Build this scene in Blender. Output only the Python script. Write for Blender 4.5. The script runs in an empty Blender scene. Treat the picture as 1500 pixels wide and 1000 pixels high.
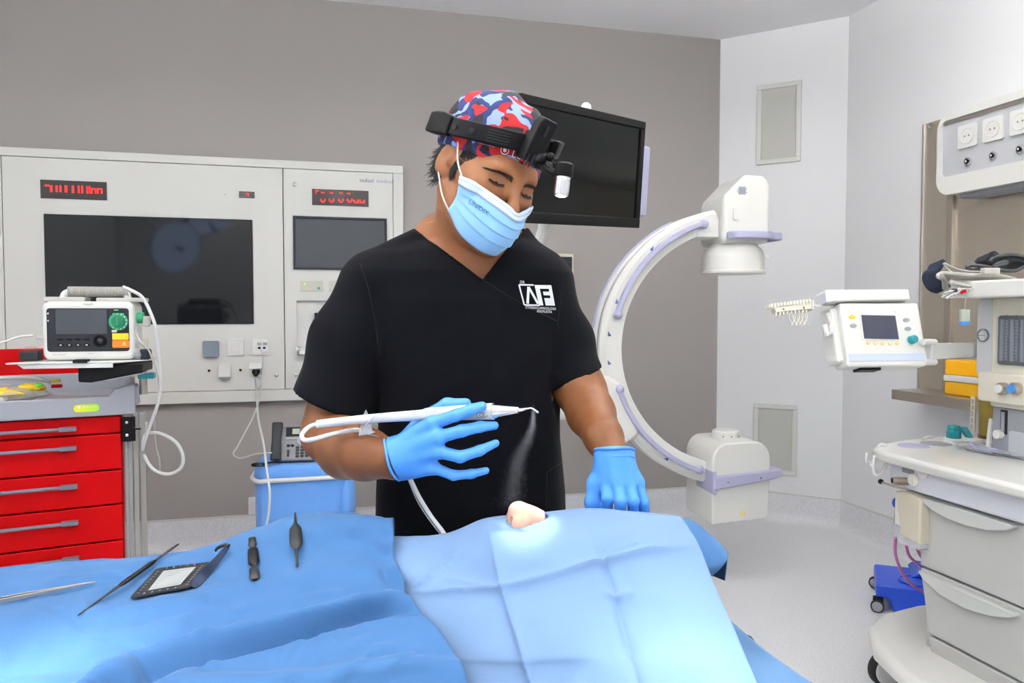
import bpy, bmesh, math, random
import numpy as np
from mathutils import Vector, Matrix, Euler
from mathutils.bvhtree import BVHTree
random.seed(7); np.random.seed(7)
C = bpy.context.scene.collection
R = math.radians
# ------------------------------------------------------------------ camera, world, exposure, lamps
F = 1100.0; PITCH = R(2.25); EYE = Vector((0, 0, 1.3))
cam = bpy.data.cameras.new('camera'); cam.sensor_width = 36; cam.lens = 36*F/1500; cam.clip_start = .05
co = bpy.data.objects.new('camera', cam); C.objects.link(co)
co.location = EYE; co.rotation_euler = (R(90)-PITCH, 0, 0)
bpy.context.scene.camera = co
w = bpy.data.worlds.new('world'); bpy.context.scene.world = w; w.use_nodes = True
w.node_tree.nodes['Background'].inputs[0].default_value = (.9, .95, 1, 1)
w.node_tree.nodes['Background'].inputs[1].default_value = .05
vs = bpy.context.scene.view_settings
vs.view_transform = 'Standard'; vs.look = 'None'; vs.gamma = 1; vs.use_curve_mapping = False; vs.exposure = 0.1
DOWN_W = 3.2; UP_W = 30.0      # radiance of the added, unseen luminaires
LAMP_W = 200.0     # surgical lamp spots
HEAD_W = 20.0      # headlamp spot
# ------------------------------------------------------------------ geometry helpers
def ray(px, py):
    x = (px-750)/F; y = -(py-500)/F
    return Vector((x, math.cos(PITCH)+y*math.sin(PITCH), -math.sin(PITCH)+y*math.cos(PITCH)))
def at(px, py, Y):
    d = ray(px, py); return EYE + d*(Y/d.y)
def px_of(p):
    q = Vector(p)-EYE
    f = Vector((0, math.cos(PITCH), -math.sin(PITCH))); u = Vector((0, math.sin(PITCH), math.cos(PITCH)))
    z = q.dot(f); return (750+F*q.x/z, 500-F*q.dot(u)/z)
def frame(o, xd, tilt=0):
    x = Vector((xd[0], xd[1], 0)).normalized(); y = Vector((-x.y, x.x, 0)); z = Vector((0, 0, 1))
    M = Matrix(((x.x, y.x, z.x, o[0]), (x.y, y.y, z.y, o[1]), (x.z, y.z, z.z, o[2]), (0, 0, 0, 1)))
    return M @ Matrix.Rotation(tilt, 4, 'X')
def hit(M, px, py, y=0.0):
    """point of the local plane y=const of frame M seen at a pixel, in M's coordinates"""
    Mi = M.inverted(); o = Mi @ EYE; d = Mi.to_3x3() @ ray(px, py)
    return o + d*((y-o.y)/d.y)
def hitz(M, px, py, z=0.0):
    Mi = M.inverted(); o = Mi @ EYE; d = Mi.to_3x3() @ ray(px, py)
    return o + d*((z-o.z)/d.z)
def catmull(pts, n=8, closed=False):
    P = [np.array(p, float) for p in pts]; out = []; m = len(P)
    rng = range(m if closed else m-1)
    for i in rng:
        if closed: a, b, c, d = P[(i-1) % m], P[i], P[(i+1) % m], P[(i+2) % m]
        else: a = P[i-1] if i else 2*P[0]-P[1]; b = P[i]; c = P[i+1]; d = P[i+2] if i+2 < m else 2*P[-1]-P[-2]
        for k in range(n):
            t = k/n
            out.append(.5*((2*b)+(-a+c)*t+(2*a-5*b+4*c-d)*t*t+(-a+3*b-3*c+d)*t**3))
    if not closed: out.append(P[-1])
    return out
# ------------------------------------------------------------------ materials
def lin(c): return tuple(((v/255)/12.92 if v/255 <= .04045 else ((v/255+.055)/1.055)**2.4) for v in c)
MATS = {}
def mat(name, rgb, rough=.5, metal=0, bump=0, scale=200, var=0, vscale=3, emit=0, trans=0, alpha=1, coat=0, sss=0, sheen=0, ior=1.5, detail=2, spec=.5):
    m = bpy.data.materials.new(name); m.use_nodes = True; nt = m.node_tree; b = nt.nodes['Principled BSDF']
    col = lin(rgb)+(1,)
    b.inputs['Base Color'].default_value = col
    b.inputs['Roughness'].default_value = rough; b.inputs['Metallic'].default_value = metal
    b.inputs['IOR'].default_value = ior; b.inputs['Specular IOR Level'].default_value = spec
    b.inputs['Transmission Weight'].default_value = trans; b.inputs['Alpha'].default_value = alpha
    b.inputs['Coat Weight'].default_value = coat; b.inputs['Sheen Weight'].default_value = sheen
    if sss: b.inputs['Subsurface Weight'].default_value = sss; b.inputs['Subsurface Radius'].default_value = (1, .35, .2); b.inputs['Subsurface Scale'].default_value = .006
    if emit: b.inputs['Emission Color'].default_value = col; b.inputs['Emission Strength'].default_value = emit
    tc = nt.nodes.new('ShaderNodeTexCoord')
    if bump:
        n = nt.nodes.new('ShaderNodeTexNoise'); n.inputs['Scale'].default_value = scale; n.inputs['Detail'].default_value = detail
        bm = nt.nodes.new('ShaderNodeBump'); bm.inputs['Strength'].default_value = bump; bm.inputs['Distance'].default_value = .002
        nt.links.new(tc.outputs['Object'], n.inputs['Vector']); nt.links.new(n.outputs['Fac'], bm.inputs['Height']); nt.links.new(bm.outputs[0], b.inputs['Normal'])
    if var:
        n = nt.nodes.new('ShaderNodeTexNoise'); n.inputs['Scale'].default_value = vscale; n.inputs['Detail'].default_value = 4
        nt.links.new(tc.outputs['Object'], n.inputs['Vector'])
        mr = nt.nodes.new('ShaderNodeMapRange'); mr.inputs['From Min'].default_value = .3; mr.inputs['From Max'].default_value = .7
        mr.inputs['To Min'].default_value = 1-var; mr.inputs['To Max'].default_value = 1+var
        mx = nt.nodes.new('ShaderNodeVectorMath'); mx.operation = 'SCALE'; mx.inputs[0].default_value = col[:3]
        nt.links.new(n.outputs['Fac'], mr.inputs['Value']); nt.links.new(mr.outputs[0], mx.inputs['Scale'])
        nt.links.new(mx.outputs[0], b.inputs['Base Color'])
    MATS[name] = m; return m
M_wallg = mat('taupe_wall', (152, 147, 144), .7, bump=.15, scale=400, var=.05, vscale=300)
M_wallw = mat('pale_wall', (236, 237, 238), .6, bump=.15, scale=350, var=.02, vscale=300)
M_ceil = mat('ceiling_white', (245, 245, 247), .8)
M_floor = mat('speckled_floor', (226, 227, 230), .42, var=.10, vscale=130, bump=.05, scale=90)
M_white = mat('white_plastic', (224, 224, 220), .35)
M_cream = mat('cream_plastic', (226, 222, 206), .4)
M_panel = mat('panel_white', (212, 212, 206), .35)
M_dark = mat('dark_plastic', (30, 33, 40), .45, spec=.35)
M_black = mat('black_plastic', (9, 9, 11), .45, spec=.18)
M_blackg = mat('black_gloss', (4, 5, 7), .09, coat=.3)
M_red = mat('red_enamel', (180, 0, 4), .5, spec=.12)
M_grey = mat('grey_plastic', (146, 149, 157), .45)
M_greym = mat('mid_grey', (130, 134, 142), .45)
M_alu = mat('aluminium', (190, 188, 182), .35, metal=.85)
M_steel = mat('brushed_steel', (186, 178, 166), .3, metal=.85)
M_chrome = mat('chrome', (222, 222, 226), .12, metal=1)
M_lav = mat('lavender_grip', (172, 172, 200), .5)
M_cw = mat('warm_white_gloss', (228, 228, 222), .3, coat=.2)
M_led = mat('red_led', (255, 22, 20), .5, emit=2.2)
M_ledback = mat('display_window', (28, 5, 8), .15)
M_slate = mat('slate_grey', (118, 128, 142), .5)
M_gap = mat('joint_grey', (150, 150, 142), .7)  # darker grey backing that shows in the panel joints
M_handle = mat('handle_grey', (104, 108, 122), .4)
M_cable = mat('white_cable', (206, 207, 205), .4)
M_cableg = mat('grey_cable', (176, 174, 166), .45)
M_teal = mat('teal_plastic', (12, 128, 138), .35)
M_green = mat('green_knob', (36, 150, 104), .4)
M_yellow = mat('yellow_plastic', (240, 200, 30), .4)
M_orange = mat('orange_plastic', (236, 120, 20), .4)
M_ink = mat('dark_ink', (60, 60, 70), .6)
M_rubber = mat('black_rubber', (22, 22, 24), .7)
# ------------------------------------------------------------------ mesh builder
class MB:
    def __init__(s): s.v = []; s.f = []; s.mi = []; s.cur = 0
    def add(s, vs, fs):
        o = len(s.v); s.v += [tuple(v) for v in vs]; s.f += [tuple(i+o for i in f) for f in fs]; s.mi += [s.cur]*len(fs); return s
    def box(s, a, b, M=None):
        x0, y0, z0 = a; x1, y1, z1 = b
        x0, x1 = min(x0, x1), max(x0, x1); y0, y1 = min(y0, y1), max(y0, y1); z0, z1 = min(z0, z1), max(z0, z1)
        vs = [Vector(p) for p in ((x0,y0,z0),(x1,y0,z0),(x1,y1,z0),(x0,y1,z0),(x0,y0,z1),(x1,y0,z1),(x1,y1,z1),(x0,y1,z1))]
        if M: vs = [M @ v for v in vs]
        return s.add(vs, [(0,3,2,1),(4,5,6,7),(0,1,5,4),(1,2,6,5),(2,3,7,6),(3,0,4,7)])
    def prism(s, poly, d0, d1, axis='y', M=None):
        """poly: 2D points; extruded along axis between d0 and d1"""
        def mk(p, d): return Vector((p[0], d, p[1])) if axis == 'y' else (Vector((p[0], p[1], d)) if axis == 'z' else Vector((d, p[0], p[1])))
        n = len(poly); vs = [mk(p, d0) for p in poly]+[mk(p, d1) for p in poly]
        if M: vs = [M @ v for v in vs]
        fs = [tuple(range(n)), tuple(range(2*n-1, n-1, -1))]+[(i, i+n, (i+1) % n+n, (i+1) % n) for i in range(n)]
        return s.add(vs, fs)
    def tube(s, pts, r, n=10, caps=True, flat=None, up=None, closed=False):
        pts = [Vector(p) for p in pts]; m = len(pts)
        rs = r if hasattr(r, '__len__') else [r]*m
        vs = []; fs = []; prev = None
        for i, p in enumerate(pts):
            if closed: t = (pts[(i+1) % m]-pts[i-1])
            else: t = (pts[min(i+1, m-1)]-pts[max(i-1, 0)])
            t = t.normalized() if t.length > 1e-9 else Vector((0, 0, 1))
            if up is not None: a = Vector(up)-t*t.dot(Vector(up)); a.normalize()
            elif prev is None: a = t.orthogonal().normalized()
            else: a = (prev-t*t.dot(prev)); a = a.normalized() if a.length > 1e-6 else t.orthogonal().normalized()
            prev = a; b = t.cross(a)
            for k in range(n):
                an = 2*math.pi*k/n
                fa = flat if flat else 1
                vs.append(p+a*(math.cos(an)*rs[i])+b*(math.sin(an)*rs[i]*fa))
        for i in range(m if closed else m-1):
            for k in range(n):
                j = (i+1) % m; fs.append((i*n+k, i*n+(k+1) % n, j*n+(k+1) % n, j*n+k))
        if caps and not closed: fs += [tuple(range(n-1, -1, -1)), tuple((m-1)*n+k for k in range(n))]
        return s.add(vs, fs)
    def cyl(s, a, b, r0, r1=None, n=24): return s.tube([a, b], [r0, r0 if r1 is None else r1], n)
    def strip(s, pts, w, t, up, M=None):
        """rectangular section w (along up) by t, swept along pts; up may be a list"""
        pts = [Vector(p) for p in pts]; m = len(pts); vs = []; fs = []
        for i, p in enumerate(pts):
            tg = (pts[min(i+1, m-1)]-pts[max(i-1, 0)]).normalized()
            u = Vector(up[i] if isinstance(up, list) else up); u = (u-tg*tg.dot(u)).normalized(); b = tg.cross(u)
            ww = w[i] if isinstance(w, list) else w; tt = t[i] if isinstance(t, list) else t
            vs += [p+u*ww/2+b*tt/2, p-u*ww/2+b*tt/2, p-u*ww/2-b*tt/2, p+u*ww/2-b*tt/2]
        for i in range(m-1):
            for k in range(4): fs.append((i*4+k, i*4+(k+1) % 4, i*4+4+(k+1) % 4, i*4+4+k))
        fs += [(3, 2, 1, 0), tuple((m-1)*4+k for k in range(4))]
        return s.add(vs, fs)
    def lathe(s, prof, M=None, n=28):
        """prof: (radius, height) along local z"""
        m = len(prof); vs = []; fs = []
        for r, h in prof:
            for k in range(n):
                a = 2*math.pi*k/n; v = Vector((r*math.cos(a), r*math.sin(a), h)); vs.append(M @ v if M else v)
        for i in range(m-1):
            for k in range(n): fs.append((i*n+k, i*n+(k+1) % n, (i+1)*n+(k+1) % n, (i+1)*n+k))
        fs += [tuple(range(n-1, -1, -1)), tuple((m-1)*n+k for k in range(n))]
        return s.add(vs, fs)
    def ball(s, c, r, n=12):
        rr = r if hasattr(r, '__len__') else (r, r, r); c = Vector(c); vs = [c+Vector((0, 0, rr[2]))]; fs = []
        h = n//2
        for i in range(1, h):
            for k in range(n):
                a = math.pi*i/h; b = 2*math.pi*k/n
                vs.append(c+Vector((rr[0]*math.sin(a)*math.cos(b), rr[1]*math.sin(a)*math.sin(b), rr[2]*math.cos(a))))
        vs.append(c-Vector((0, 0, rr[2])))
        for k in range(n):
            fs.append((0, 1+k, 1+(k+1) % n)); fs.append((len(vs)-1, 1+(h-2)*n+(k+1) % n, 1+(h-2)*n+k))
            for i in range(h-2): fs.append((1+i*n+k, 1+(i+1)*n+k, 1+(i+1)*n+(k+1) % n, 1+i*n+(k+1) % n))
        return s.add(vs, fs)
WM = {}
def link(name, me, mats, parent=None, smooth=None, bevel=0, segs=2, subsurf=0, M=None):
    """M: frame in which the mesh was written (default: the parent's own frame)"""
    o = bpy.data.objects.new(name, me); C.objects.link(o)
    for m in (mats if isinstance(mats, (list, tuple)) else [mats]): me.materials.append(m)
    if parent is not None:
        o.parent = parent
        if M is not None: me.transform(WM[parent].inverted() @ M)
        WM[o] = WM[parent].copy()
    elif M is not None:
        # origin at the foot of the mesh
        o.matrix_world = M; WM[o] = M.copy()
    else: WM[o] = Matrix.Identity(4)
    if smooth is not None:
        try: me.shade_smooth()
        except Exception: me.polygons.foreach_set('use_smooth', [True]*len(me.polygons))
        if smooth < 180:
            bm = bmesh.new(); bm.from_mesh(me)
            lim = R(smooth)
            for e in bm.edges:
                if len(e.link_faces) == 2 and e.calc_face_angle(0) > lim: e.smooth = False
            bm.to_mesh(me); bm.free()
    if bevel:
        b = o.modifiers.new('bevel', 'BEVEL'); b.width = bevel; b.segments = segs; b.limit_method = 'ANGLE'; b.angle_limit = R(35); b.harden_normals = False
        me.polygons.foreach_set('use_smooth', [True]*len(me.polygons))
        b.harden_normals = True
    if subsurf:
        s_ = o.modifiers.new('sub', 'SUBSURF'); s_.levels = subsurf; s_.render_levels = subsurf
    return o
def mk(name, mb, mats, parent=None, smooth=None, bevel=0, segs=2, subsurf=0, M=None):
    me = bpy.data.meshes.new(name); me.from_pydata([tuple(v) for v in mb.v], [], mb.f)
    bm = bmesh.new(); bm.from_mesh(me); bmesh.ops.recalc_face_normals(bm, faces=bm.faces); bm.to_mesh(me); bm.free()
    if isinstance(mats, (list, tuple)) and len(mats) > 1: me.polygons.foreach_set('material_index', mb.mi)
    me.update()
    return link(name, me, mats, parent, smooth, bevel, segs, subsurf, M)
def tag(o, label, cat=None, group=None, kind=None):
    if label: o['label'] = label
    if cat: o['category'] = cat
    if group: o['group'] = group
    if kind: o['kind'] = kind
    return o
def thing(name, label, cat, M, group=None):
    o = bpy.data.objects.new(name, None); C.objects.link(o); o.empty_display_size = .1
    if not isinstance(M, Matrix): M = Matrix.Translation(M)
    o.matrix_world = M; WM[o] = M.copy(); return tag(o, label, cat, group)
def struct(name, mb, m, **k):
    o = mk(name, mb, m, **k); o['kind'] = 'structure'; return o
def rrect(x0, z0, x1, z1, r, n=5):
    x0, x1 = min(x0, x1), max(x0, x1); z0, z1 = min(z0, z1), max(z0, z1)
    out = []
    for cx, cz, a0 in ((x1-r, z1-r, 0), (x0+r, z1-r, 90), (x0+r, z0+r, 180), (x1-r, z0+r, 270)):
        for k in range(n+1):
            a = R(a0+90*k/n); out.append((cx+r*math.cos(a), cz+r*math.sin(a)))
    return out
_txt = {}
def text_geo(s, size, align='CENTER'):
    cu = bpy.data.curves.new('t', 'FONT'); cu.body = s; cu.size = size; cu.align_x = align; cu.align_y = 'CENTER'; cu.resolution_u = 2
    o = bpy.data.objects.new('t', cu); C.objects.link(o); bpy.context.view_layer.update()
    me = o.to_mesh(); vs = [tuple(v.co) for v in me.vertices]; fs = [tuple(p.vertices) for p in me.polygons]
    o.to_mesh_clear(); bpy.data.objects.remove(o); bpy.data.curves.remove(cu)
    return vs, fs
def text_on(mb, s, size, M, sx=1, shear=0):
    """flat lettering in the x-z plane of M, facing -y"""
    vs, fs = text_geo(s, size)
    return mb.add([M @ Vector((v[0]*sx+v[1]*shear, 0, v[1])) for v in vs], fs)
# ------------------------------------------------------------------ signed distance sculpting on a rectilinear grid
class SDF:
    def __init__(s, xs, ys, zs):
        s.xs = np.asarray(xs, np.float32); s.ys = np.asarray(ys, np.float32); s.zs = np.asarray(zs, np.float32)
        s.D = np.full((len(xs), len(ys), len(zs)), 1.0, np.float32)
    def sub(s, lo, hi):
        sl = []
        for ax, l, h in zip((s.xs, s.ys, s.zs), lo, hi):
            a = max(int(np.searchsorted(ax, l))-1, 0); b = min(int(np.searchsorted(ax, h))+1, len(ax)); sl.append(slice(a, max(b, a)))
        X = s.xs[sl[0]][:, None, None]; Y = s.ys[sl[1]][None, :, None]; Z = s.zs[sl[2]][None, None, :]
        return tuple(sl), X, Y, Z
    def put(s, sl, d, k, op):
        A = s.D[sl]
        if op == 'add':
            if k > 0: h = np.clip(.5+.5*(A-d)/k, 0, 1); s.D[sl] = A*(1-h)+d*h-k*h*(1-h)
            else: s.D[sl] = np.minimum(A, d)
        elif op == 'cut':
            if k > 0: h = np.clip(.5-.5*(A+d)/k, 0, 1); s.D[sl] = A*(1-h)-d*h+k*h*(1-h)
            else: s.D[sl] = np.maximum(A, -d)
    def cap(s, a, b, ra, rb=None, k=0, op='add', mar=.02):
        rb = ra if rb is None else rb; a = np.array(a, float); b = np.array(b, float); r = max(ra, rb)+k+mar
        sl, X, Y, Z = s.sub(np.minimum(a, b)-r, np.maximum(a, b)+r)
        ba = b-a; L2 = max(float(ba @ ba), 1e-9)
        t = np.clip(((X-a[0])*ba[0]+(Y-a[1])*ba[1]+(Z-a[2])*ba[2])/L2, 0, 1)
        d = np.sqrt((X-a[0]-t*ba[0])**2+(Y-a[1]-t*ba[1])**2+(Z-a[2]-t*ba[2])**2)-(ra+(rb-ra)*t)
        s.put(sl, d, k, op)
    def ell(s, c, r, k=0, op='add', Mx=None, mar=.02):
        """ellipsoid centre c radii r; Mx: 3x3 whose columns are its axes"""
        c = np.array(c, float); m = max(r)+k+mar
        sl, X, Y, Z = s.sub(c-m, c+m)
        dx, dy, dz = X-c[0], Y-c[1], Z-c[2]
        if Mx is None: a, b, e = dx, dy, dz
        else:
            Mx = np.array(Mx); a = dx*Mx[0, 0]+dy*Mx[1, 0]+dz*Mx[2, 0]; b = dx*Mx[0, 1]+dy*Mx[1, 1]+dz*Mx[2, 1]; e = dx*Mx[0, 2]+dy*Mx[1, 2]+dz*Mx[2, 2]
        k0 = np.sqrt((a/r[0])**2+(b/r[1])**2+(e/r[2])**2); k1 = np.sqrt((a/r[0]**2)**2+(b/r[1]**2)**2+(e/r[2]**2)**2)
        s.put(sl, k0*(k0-1)/np.maximum(k1, 1e-6), k, op)
    def chain(s, pts, k=0, op='add'):
        for (a, ra), (b, rb) in zip(pts[:-1], pts[1:]): s.cap(a, b, ra, rb, k, op)
    def stack(s, secs, k=0, grow=0):
        """vertical stack of ellipses: (z, cx, cy, rx, ry)"""
        secs = sorted(secs); zz = [q[0] for q in secs]
        sl, X, Y, Z = s.sub((-9, -9, zz[0]-.03), (9, 9, zz[-1]+.03))
        zf = s.zs[sl[2]]
        g = [np.interp(zf, zz, [q[i] for q in secs]).astype(np.float32)[None, None, :] for i in (1, 2, 3, 4)]
        rx = g[2]+grow; ry = g[3]+grow
        a = (X-g[0])/rx; b = (Y-g[1])/ry
        d = (np.sqrt(np.sqrt(a**4+b**4+1.2*a*a*b*b))-1)*np.minimum(rx, ry)
        d = np.maximum(d, np.maximum(Z-zz[-1], zz[0]-Z))
        s.put(sl, d, k, 'add')
    def plane(s, p, n, op='cut', k=0):
        """remove everything on the side n points to"""
        n = np.array(Vector(n).normalized()); sl, X, Y, Z = s.sub((-9,)*3, (9,)*3)
        d = (X-p[0])*n[0]+(Y-p[1])*n[1]+(Z-p[2])*n[2]
        s.put(sl, -d, k, 'cut')
    def mesh(s, name, smooth_it=1):
        D = s.D; S = D < 0
        nx, ny, nz = D.shape
        cs = np.zeros((nx-1, ny-1, nz-1), np.uint8)
        for i in (0, 1):
            for j in (0, 1):
                for l in (0, 1): cs += S[i:nx-1+i, j:ny-1+j, l:nz-1+l]
        act = (cs > 0) & (cs < 8); idx = np.argwhere(act)
        ids = np.full(act.shape, -1, np.int32); ids[tuple(idx.T)] = np.arange(len(idx))
        acc = np.zeros((len(idx), 3)); cnt = np.zeros(len(idx))
        ax = (s.xs, s.ys, s.zs); I = idx
        for d in range(3):
            e = [(0, 0), (0, 1), (1, 0), (1, 1)]; o1, o2 = [q for q in range(3) if q != d]
            for u, v in e:
                A = I.copy(); A[:, o1] += u; A[:, o2] += v; B = A.copy(); B[:, d] += 1
                da = D[A[:, 0], A[:, 1], A[:, 2]]; db = D[B[:, 0], B[:, 1], B[:, 2]]
                m = (da < 0) != (db < 0); t = np.where(m, da/np.where(m, da-db, 1), 0)
                P = np.stack([ax[q][A[:, q]] for q in range(3)], 1).astype(float)
                P[:, d] += t*(ax[d][B[:, d]]-ax[d][A[:, d]])
                acc[m] += P[m]; cnt[m] += 1
        V = acc/cnt[:, None]
        quads = []
        for d in range(3):
            o1, o2 = [q for q in range(3) if q != d]
            sa = [slice(None)]*3; sb = [slice(None)]*3; sa[d] = slice(0, -1); sb[d] = slice(1, None)
            X = S[tuple(sa)] != S[tuple(sb)]
            E = np.argwhere(X); E = E[(E[:, o1] > 0) & (E[:, o2] > 0) & (E[:, o1] < D.shape[o1]-1) & (E[:, o2] < D.shape[o2]-1)]
            q = []
            for u, v in ((0, 0), (-1, 0), (-1, -1), (0, -1)):
                A = E.copy(); A[:, o1] += u; A[:, o2] += v; q.append(ids[A[:, 0], A[:, 1], A[:, 2]])
            q = np.stack(q, 1); flip = S[E[:, 0], E[:, 1], E[:, 2]] ^ (d == 1)
            q[~flip] = q[~flip][:, ::-1]; quads.append(q)
        Q = np.concatenate(quads); Q = Q[(Q >= 0).all(1)]
        e = np.concatenate([Q[:, [0, 1]], Q[:, [1, 2]], Q[:, [2, 3]], Q[:, [3, 0]]])
        for _ in range(smooth_it):
            a2 = np.zeros_like(V); c2 = np.zeros(len(V))
            for c_ in range(3):
                a2[:, c_] = np.bincount(e[:, 0], V[e[:, 1], c_], len(V))+np.bincount(e[:, 1], V[e[:, 0], c_], len(V))
            c2 = np.bincount(e[:, 0], minlength=len(V))+np.bincount(e[:, 1], minlength=len(V))
            V = .5*V+.5*a2/np.maximum(c2, 1)[:, None]
        me = bpy.data.meshes.new(name)
        me.vertices.add(len(V)); me.vertices.foreach_set('co', V.ravel())
        me.loops.add(Q.size); me.loops.foreach_set('vertex_index', Q.ravel().astype(np.int32))
        me.polygons.add(len(Q)); me.polygons.foreach_set('loop_start', np.arange(0, Q.size, 4, dtype=np.int32))
        me.update(calc_edges=True); me.validate()
        me.polygons.foreach_set('use_smooth', [True]*len(me.polygons))
        return me
def grid(lo, hi, h, fine=()):
    """coordinates lo..hi spaced h, but finer inside (a,b,hf) ranges"""
    out = [lo]
    while out[-1] < hi:
        x = out[-1]; st = h
        for a, b, hf in fine:
            if a <= x <= b: st = min(st, hf)
        out.append(x+st)
    return np.array(out)
def bvh_of(obj_or_me, M=Matrix.Identity(4)):
    me = obj_or_me
    return BVHTree.FromPolygons([M @ v.co for v in me.vertices], [tuple(p.vertices) for p in me.polygons])
def cast(bvh, px, py):
    d = ray(px, py).normalized(); h = bvh.ray_cast(EYE, d)
    return h[0], h[1]
# ------------------------------------------------------------------ room shell
H = 3.03; A = R(14.5)
C1 = Vector((1.327, 4.85, 0)); XB = Vector((math.cos(A), math.sin(A), 0)); YB = Vector((-XB.y, XB.x, 0))
XC = Vector((math.cos(R(45)-A), -math.sin(R(45)-A), 0)); XR = -YB
C2 = C1+XC*.7513
FB = frame(C1, XB); FC = frame(C1, XC); FR = frame(C2, XR)
LEFT = -5.0; DEEP = 6.4
BL = C1+XB*LEFT; FLc = BL-YB*DEEP; FRc = C2+XR*(DEEP-.7513*math.sin(R(45)))
foot = [BL, C1, C2, FRc, FLc]
t = .12
struct('floor', MB().prism([(p.x, p.y) for p in foot], -.1, 0, 'z'), M_floor)
struct('ceiling', MB().prism([(p.x, p.y) for p in foot], H, H+.1, 'z'), M_ceil)
struct('wall_back', MB().box((LEFT, 0, 0), (0, t, H)), M_wallg, M=FB)
struct('wall_corner', MB().box((0, 0, 0), (.7513, t, H)), M_wallw, M=FC)
RL = (FRc-C2).length
struct('wall_right', MB().box((0, 0, 0), (RL, t, H)), M_wallw, M=FR)
FL_ = frame(FLc, YB); struct('wall_left', MB().box((0, 0, 0), (DEEP, t, H)), M_wallw, M=FL_)
FF_ = frame(FRc, -XB); struct('wall_front', MB().box((0, 0, 0), ((FRc-FLc).length, t, H)), M_wallw, M=FF_)
def cove(name, Fm, x0, x1):
    prof = [(0, 0), (-.062, 0), (-.058, .002), (-.04, .008), (-.024, .02), (-.012, .04), (-.006, .065), (-.004, .17), (0, .17)]
    o = struct(name, MB().prism(prof, x0, x1, 'x'), M_floor, M=Fm, smooth=50)
    struct('trim_'+name.split('_')[-1], MB().box((x0, -.008, .168), (x1, 0, .178)), M_panel, M=Fm)
cove('baseboard_back', FB, LEFT, 0); cove('baseboard_corner', FC, 0, .7513); cove('baseboard_right', FR, 0, RL)
cove('baseboard_left', FL_, 0, DEEP); cove('baseboard_front', FF_, 0, (FRc-FLc).length)
# added luminaires, unseen above and behind the camera, shining down and up
M_lum = mat('added_panel_glow', (255, 253, 250), .5, emit=DOWN_W); M_lumu = mat('added_uplight_glow', (255, 253, 250), .5, emit=UP_W)
lums = [(-4.3, -2.6), (-3.6, -3.9), (-3.6, -5.6), (-2.1, -2.6), (-2.1, -4.9), (-.6, -2.2), (-.5, -4.9)]
words = ['over the red cart', 'left of the table', 'by the door side left', 'over the surgeon', 'behind the photographer', 'over the anaesthesia machine', 'in the rear right corner']
for (x, y), wd in zip(lums, words):
    L = thing('added_light_panel', 'added unseen light panel '+wd, 'ceiling light', FB @ Matrix.Translation((x, y, H-(.30 if y == -2.2 else .45))))
    mk('diffuser', MB().box((-.3, -.3, .0), (.3, .3, .012)), M_lum, L)
    mk('added_uplight', MB().box((-.3, -.3, .02), (.3, .3, .03)), M_lumu, L); mk('wire', MB().box((-.004, -.004, .03), (.004, .004, .29 if y == -2.2 else .44)), M_alu, L)  # upward glow added only to brighten the ceiling
    fr = MB()
    for a, b in (((-.33, -.33), (.33, -.3)), ((-.33, .3), (.33, .33)), ((-.33, -.3), (-.3, .3)), ((.3, -.3), (.33, .3))): fr.box((a[0], a[1], -.004), (b[0], b[1], .02))
    mk('frame', fr, M_white, L, bevel=.002)
# ------------------------------------------------------------------ air vents in the corner wall
M_mesh = mat('vent_mesh', (196, 196, 190), .6, bump=.5, scale=300, var=.08, vscale=300, detail=0)
for (x0, y0, x1, y1), lb in (((1110, 123, 1173, 238), 'framed grey mesh air vent high on the pale corner wall'), ((1105, 586, 1167, 699), 'framed grey mesh air vent low on the pale corner wall')):
    a = hit(FC, x0, (y0+4)); b = hit(FC, x1, y1-2)
    V = thing('air_vent', lb, 'vent', FC @ Matrix.Translation((a.x, 0, b.z)))
    W_ = b.x-a.x; Hh = a.z-b.z; f = .028
    fr = MB()
    for p, q in (((0, 0), (W_, f)), ((0, Hh-f), (W_, Hh)), ((0, f), (f, Hh-f)), ((W_-f, f), (W_, Hh-f))): fr.box((p[0], -.016, p[1]), (q[0], 0, q[1]))
    mk('frame', fr, M_panel, V, bevel=.003)
    me_ = MB().box((f, -.006, f), (W_-f, 0, Hh-f)); mk('mesh_panel', me_, M_mesh, V)
    g = MB()
    n = 44
    for i in range(n): z = f+(Hh-2*f)*(i+.5)/n; g.box((f, -.0075, z-.0012), (W_-f, -.006, z+.0012))
    tag(mk('mesh_wires', g, M_mesh, V), None, kind='stuff')
# ------------------------------------------------------------------ white technical wall panel
def P(px, py, y=0): return hit(FB, px, py, y)
TB = -.045
pz0 = P(300, 590, TB).z; pz1 = P(300, 229, TB).z; pxr = P(591, 400, TB).x; pxl = P(-24, 400, TB).x
WP = thing('wall_panel', 'large white built-in equipment wall panel holding two dark screens', 'wall panel', FB @ Matrix.Translation((pxl, 0, pz0)))
def wp(name, mb, m, **k): return mk(name, mb, m, WP, M=FB, **k)
ix0 = P(3, 300, TB).x; ix1 = P(576, 300, TB).x; iz0 = P(300, 573, TB).z; iz1 = P(300, 241, TB).z
xm = P(416, 400, TB).x
nz0, nz1, nx0 = P(455, 520, TB).z, P(455, 440, TB).z, P(435, 480, TB).x   # recess for gas outlets
fr = MB()
for a, b in (((pxl, pz0), (pxr, iz0)), ((pxl, iz1), (pxr, pz1)), ((pxl, iz0), (ix0, iz1)), ((ix1, iz0), (pxr, iz1))): fr.box((a[0], TB-.004, a[1]), (b[0], 0, b[1]))
wp('surround', fr, M_panel, bevel=.003)
g = .0025
wp('face_plate', MB().box((ix0+g, TB, iz0+g), (xm-g, -.01, iz1-g)), M_panel, bevel=.0015)
fp = MB()
nx1 = ix1-.03
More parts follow.
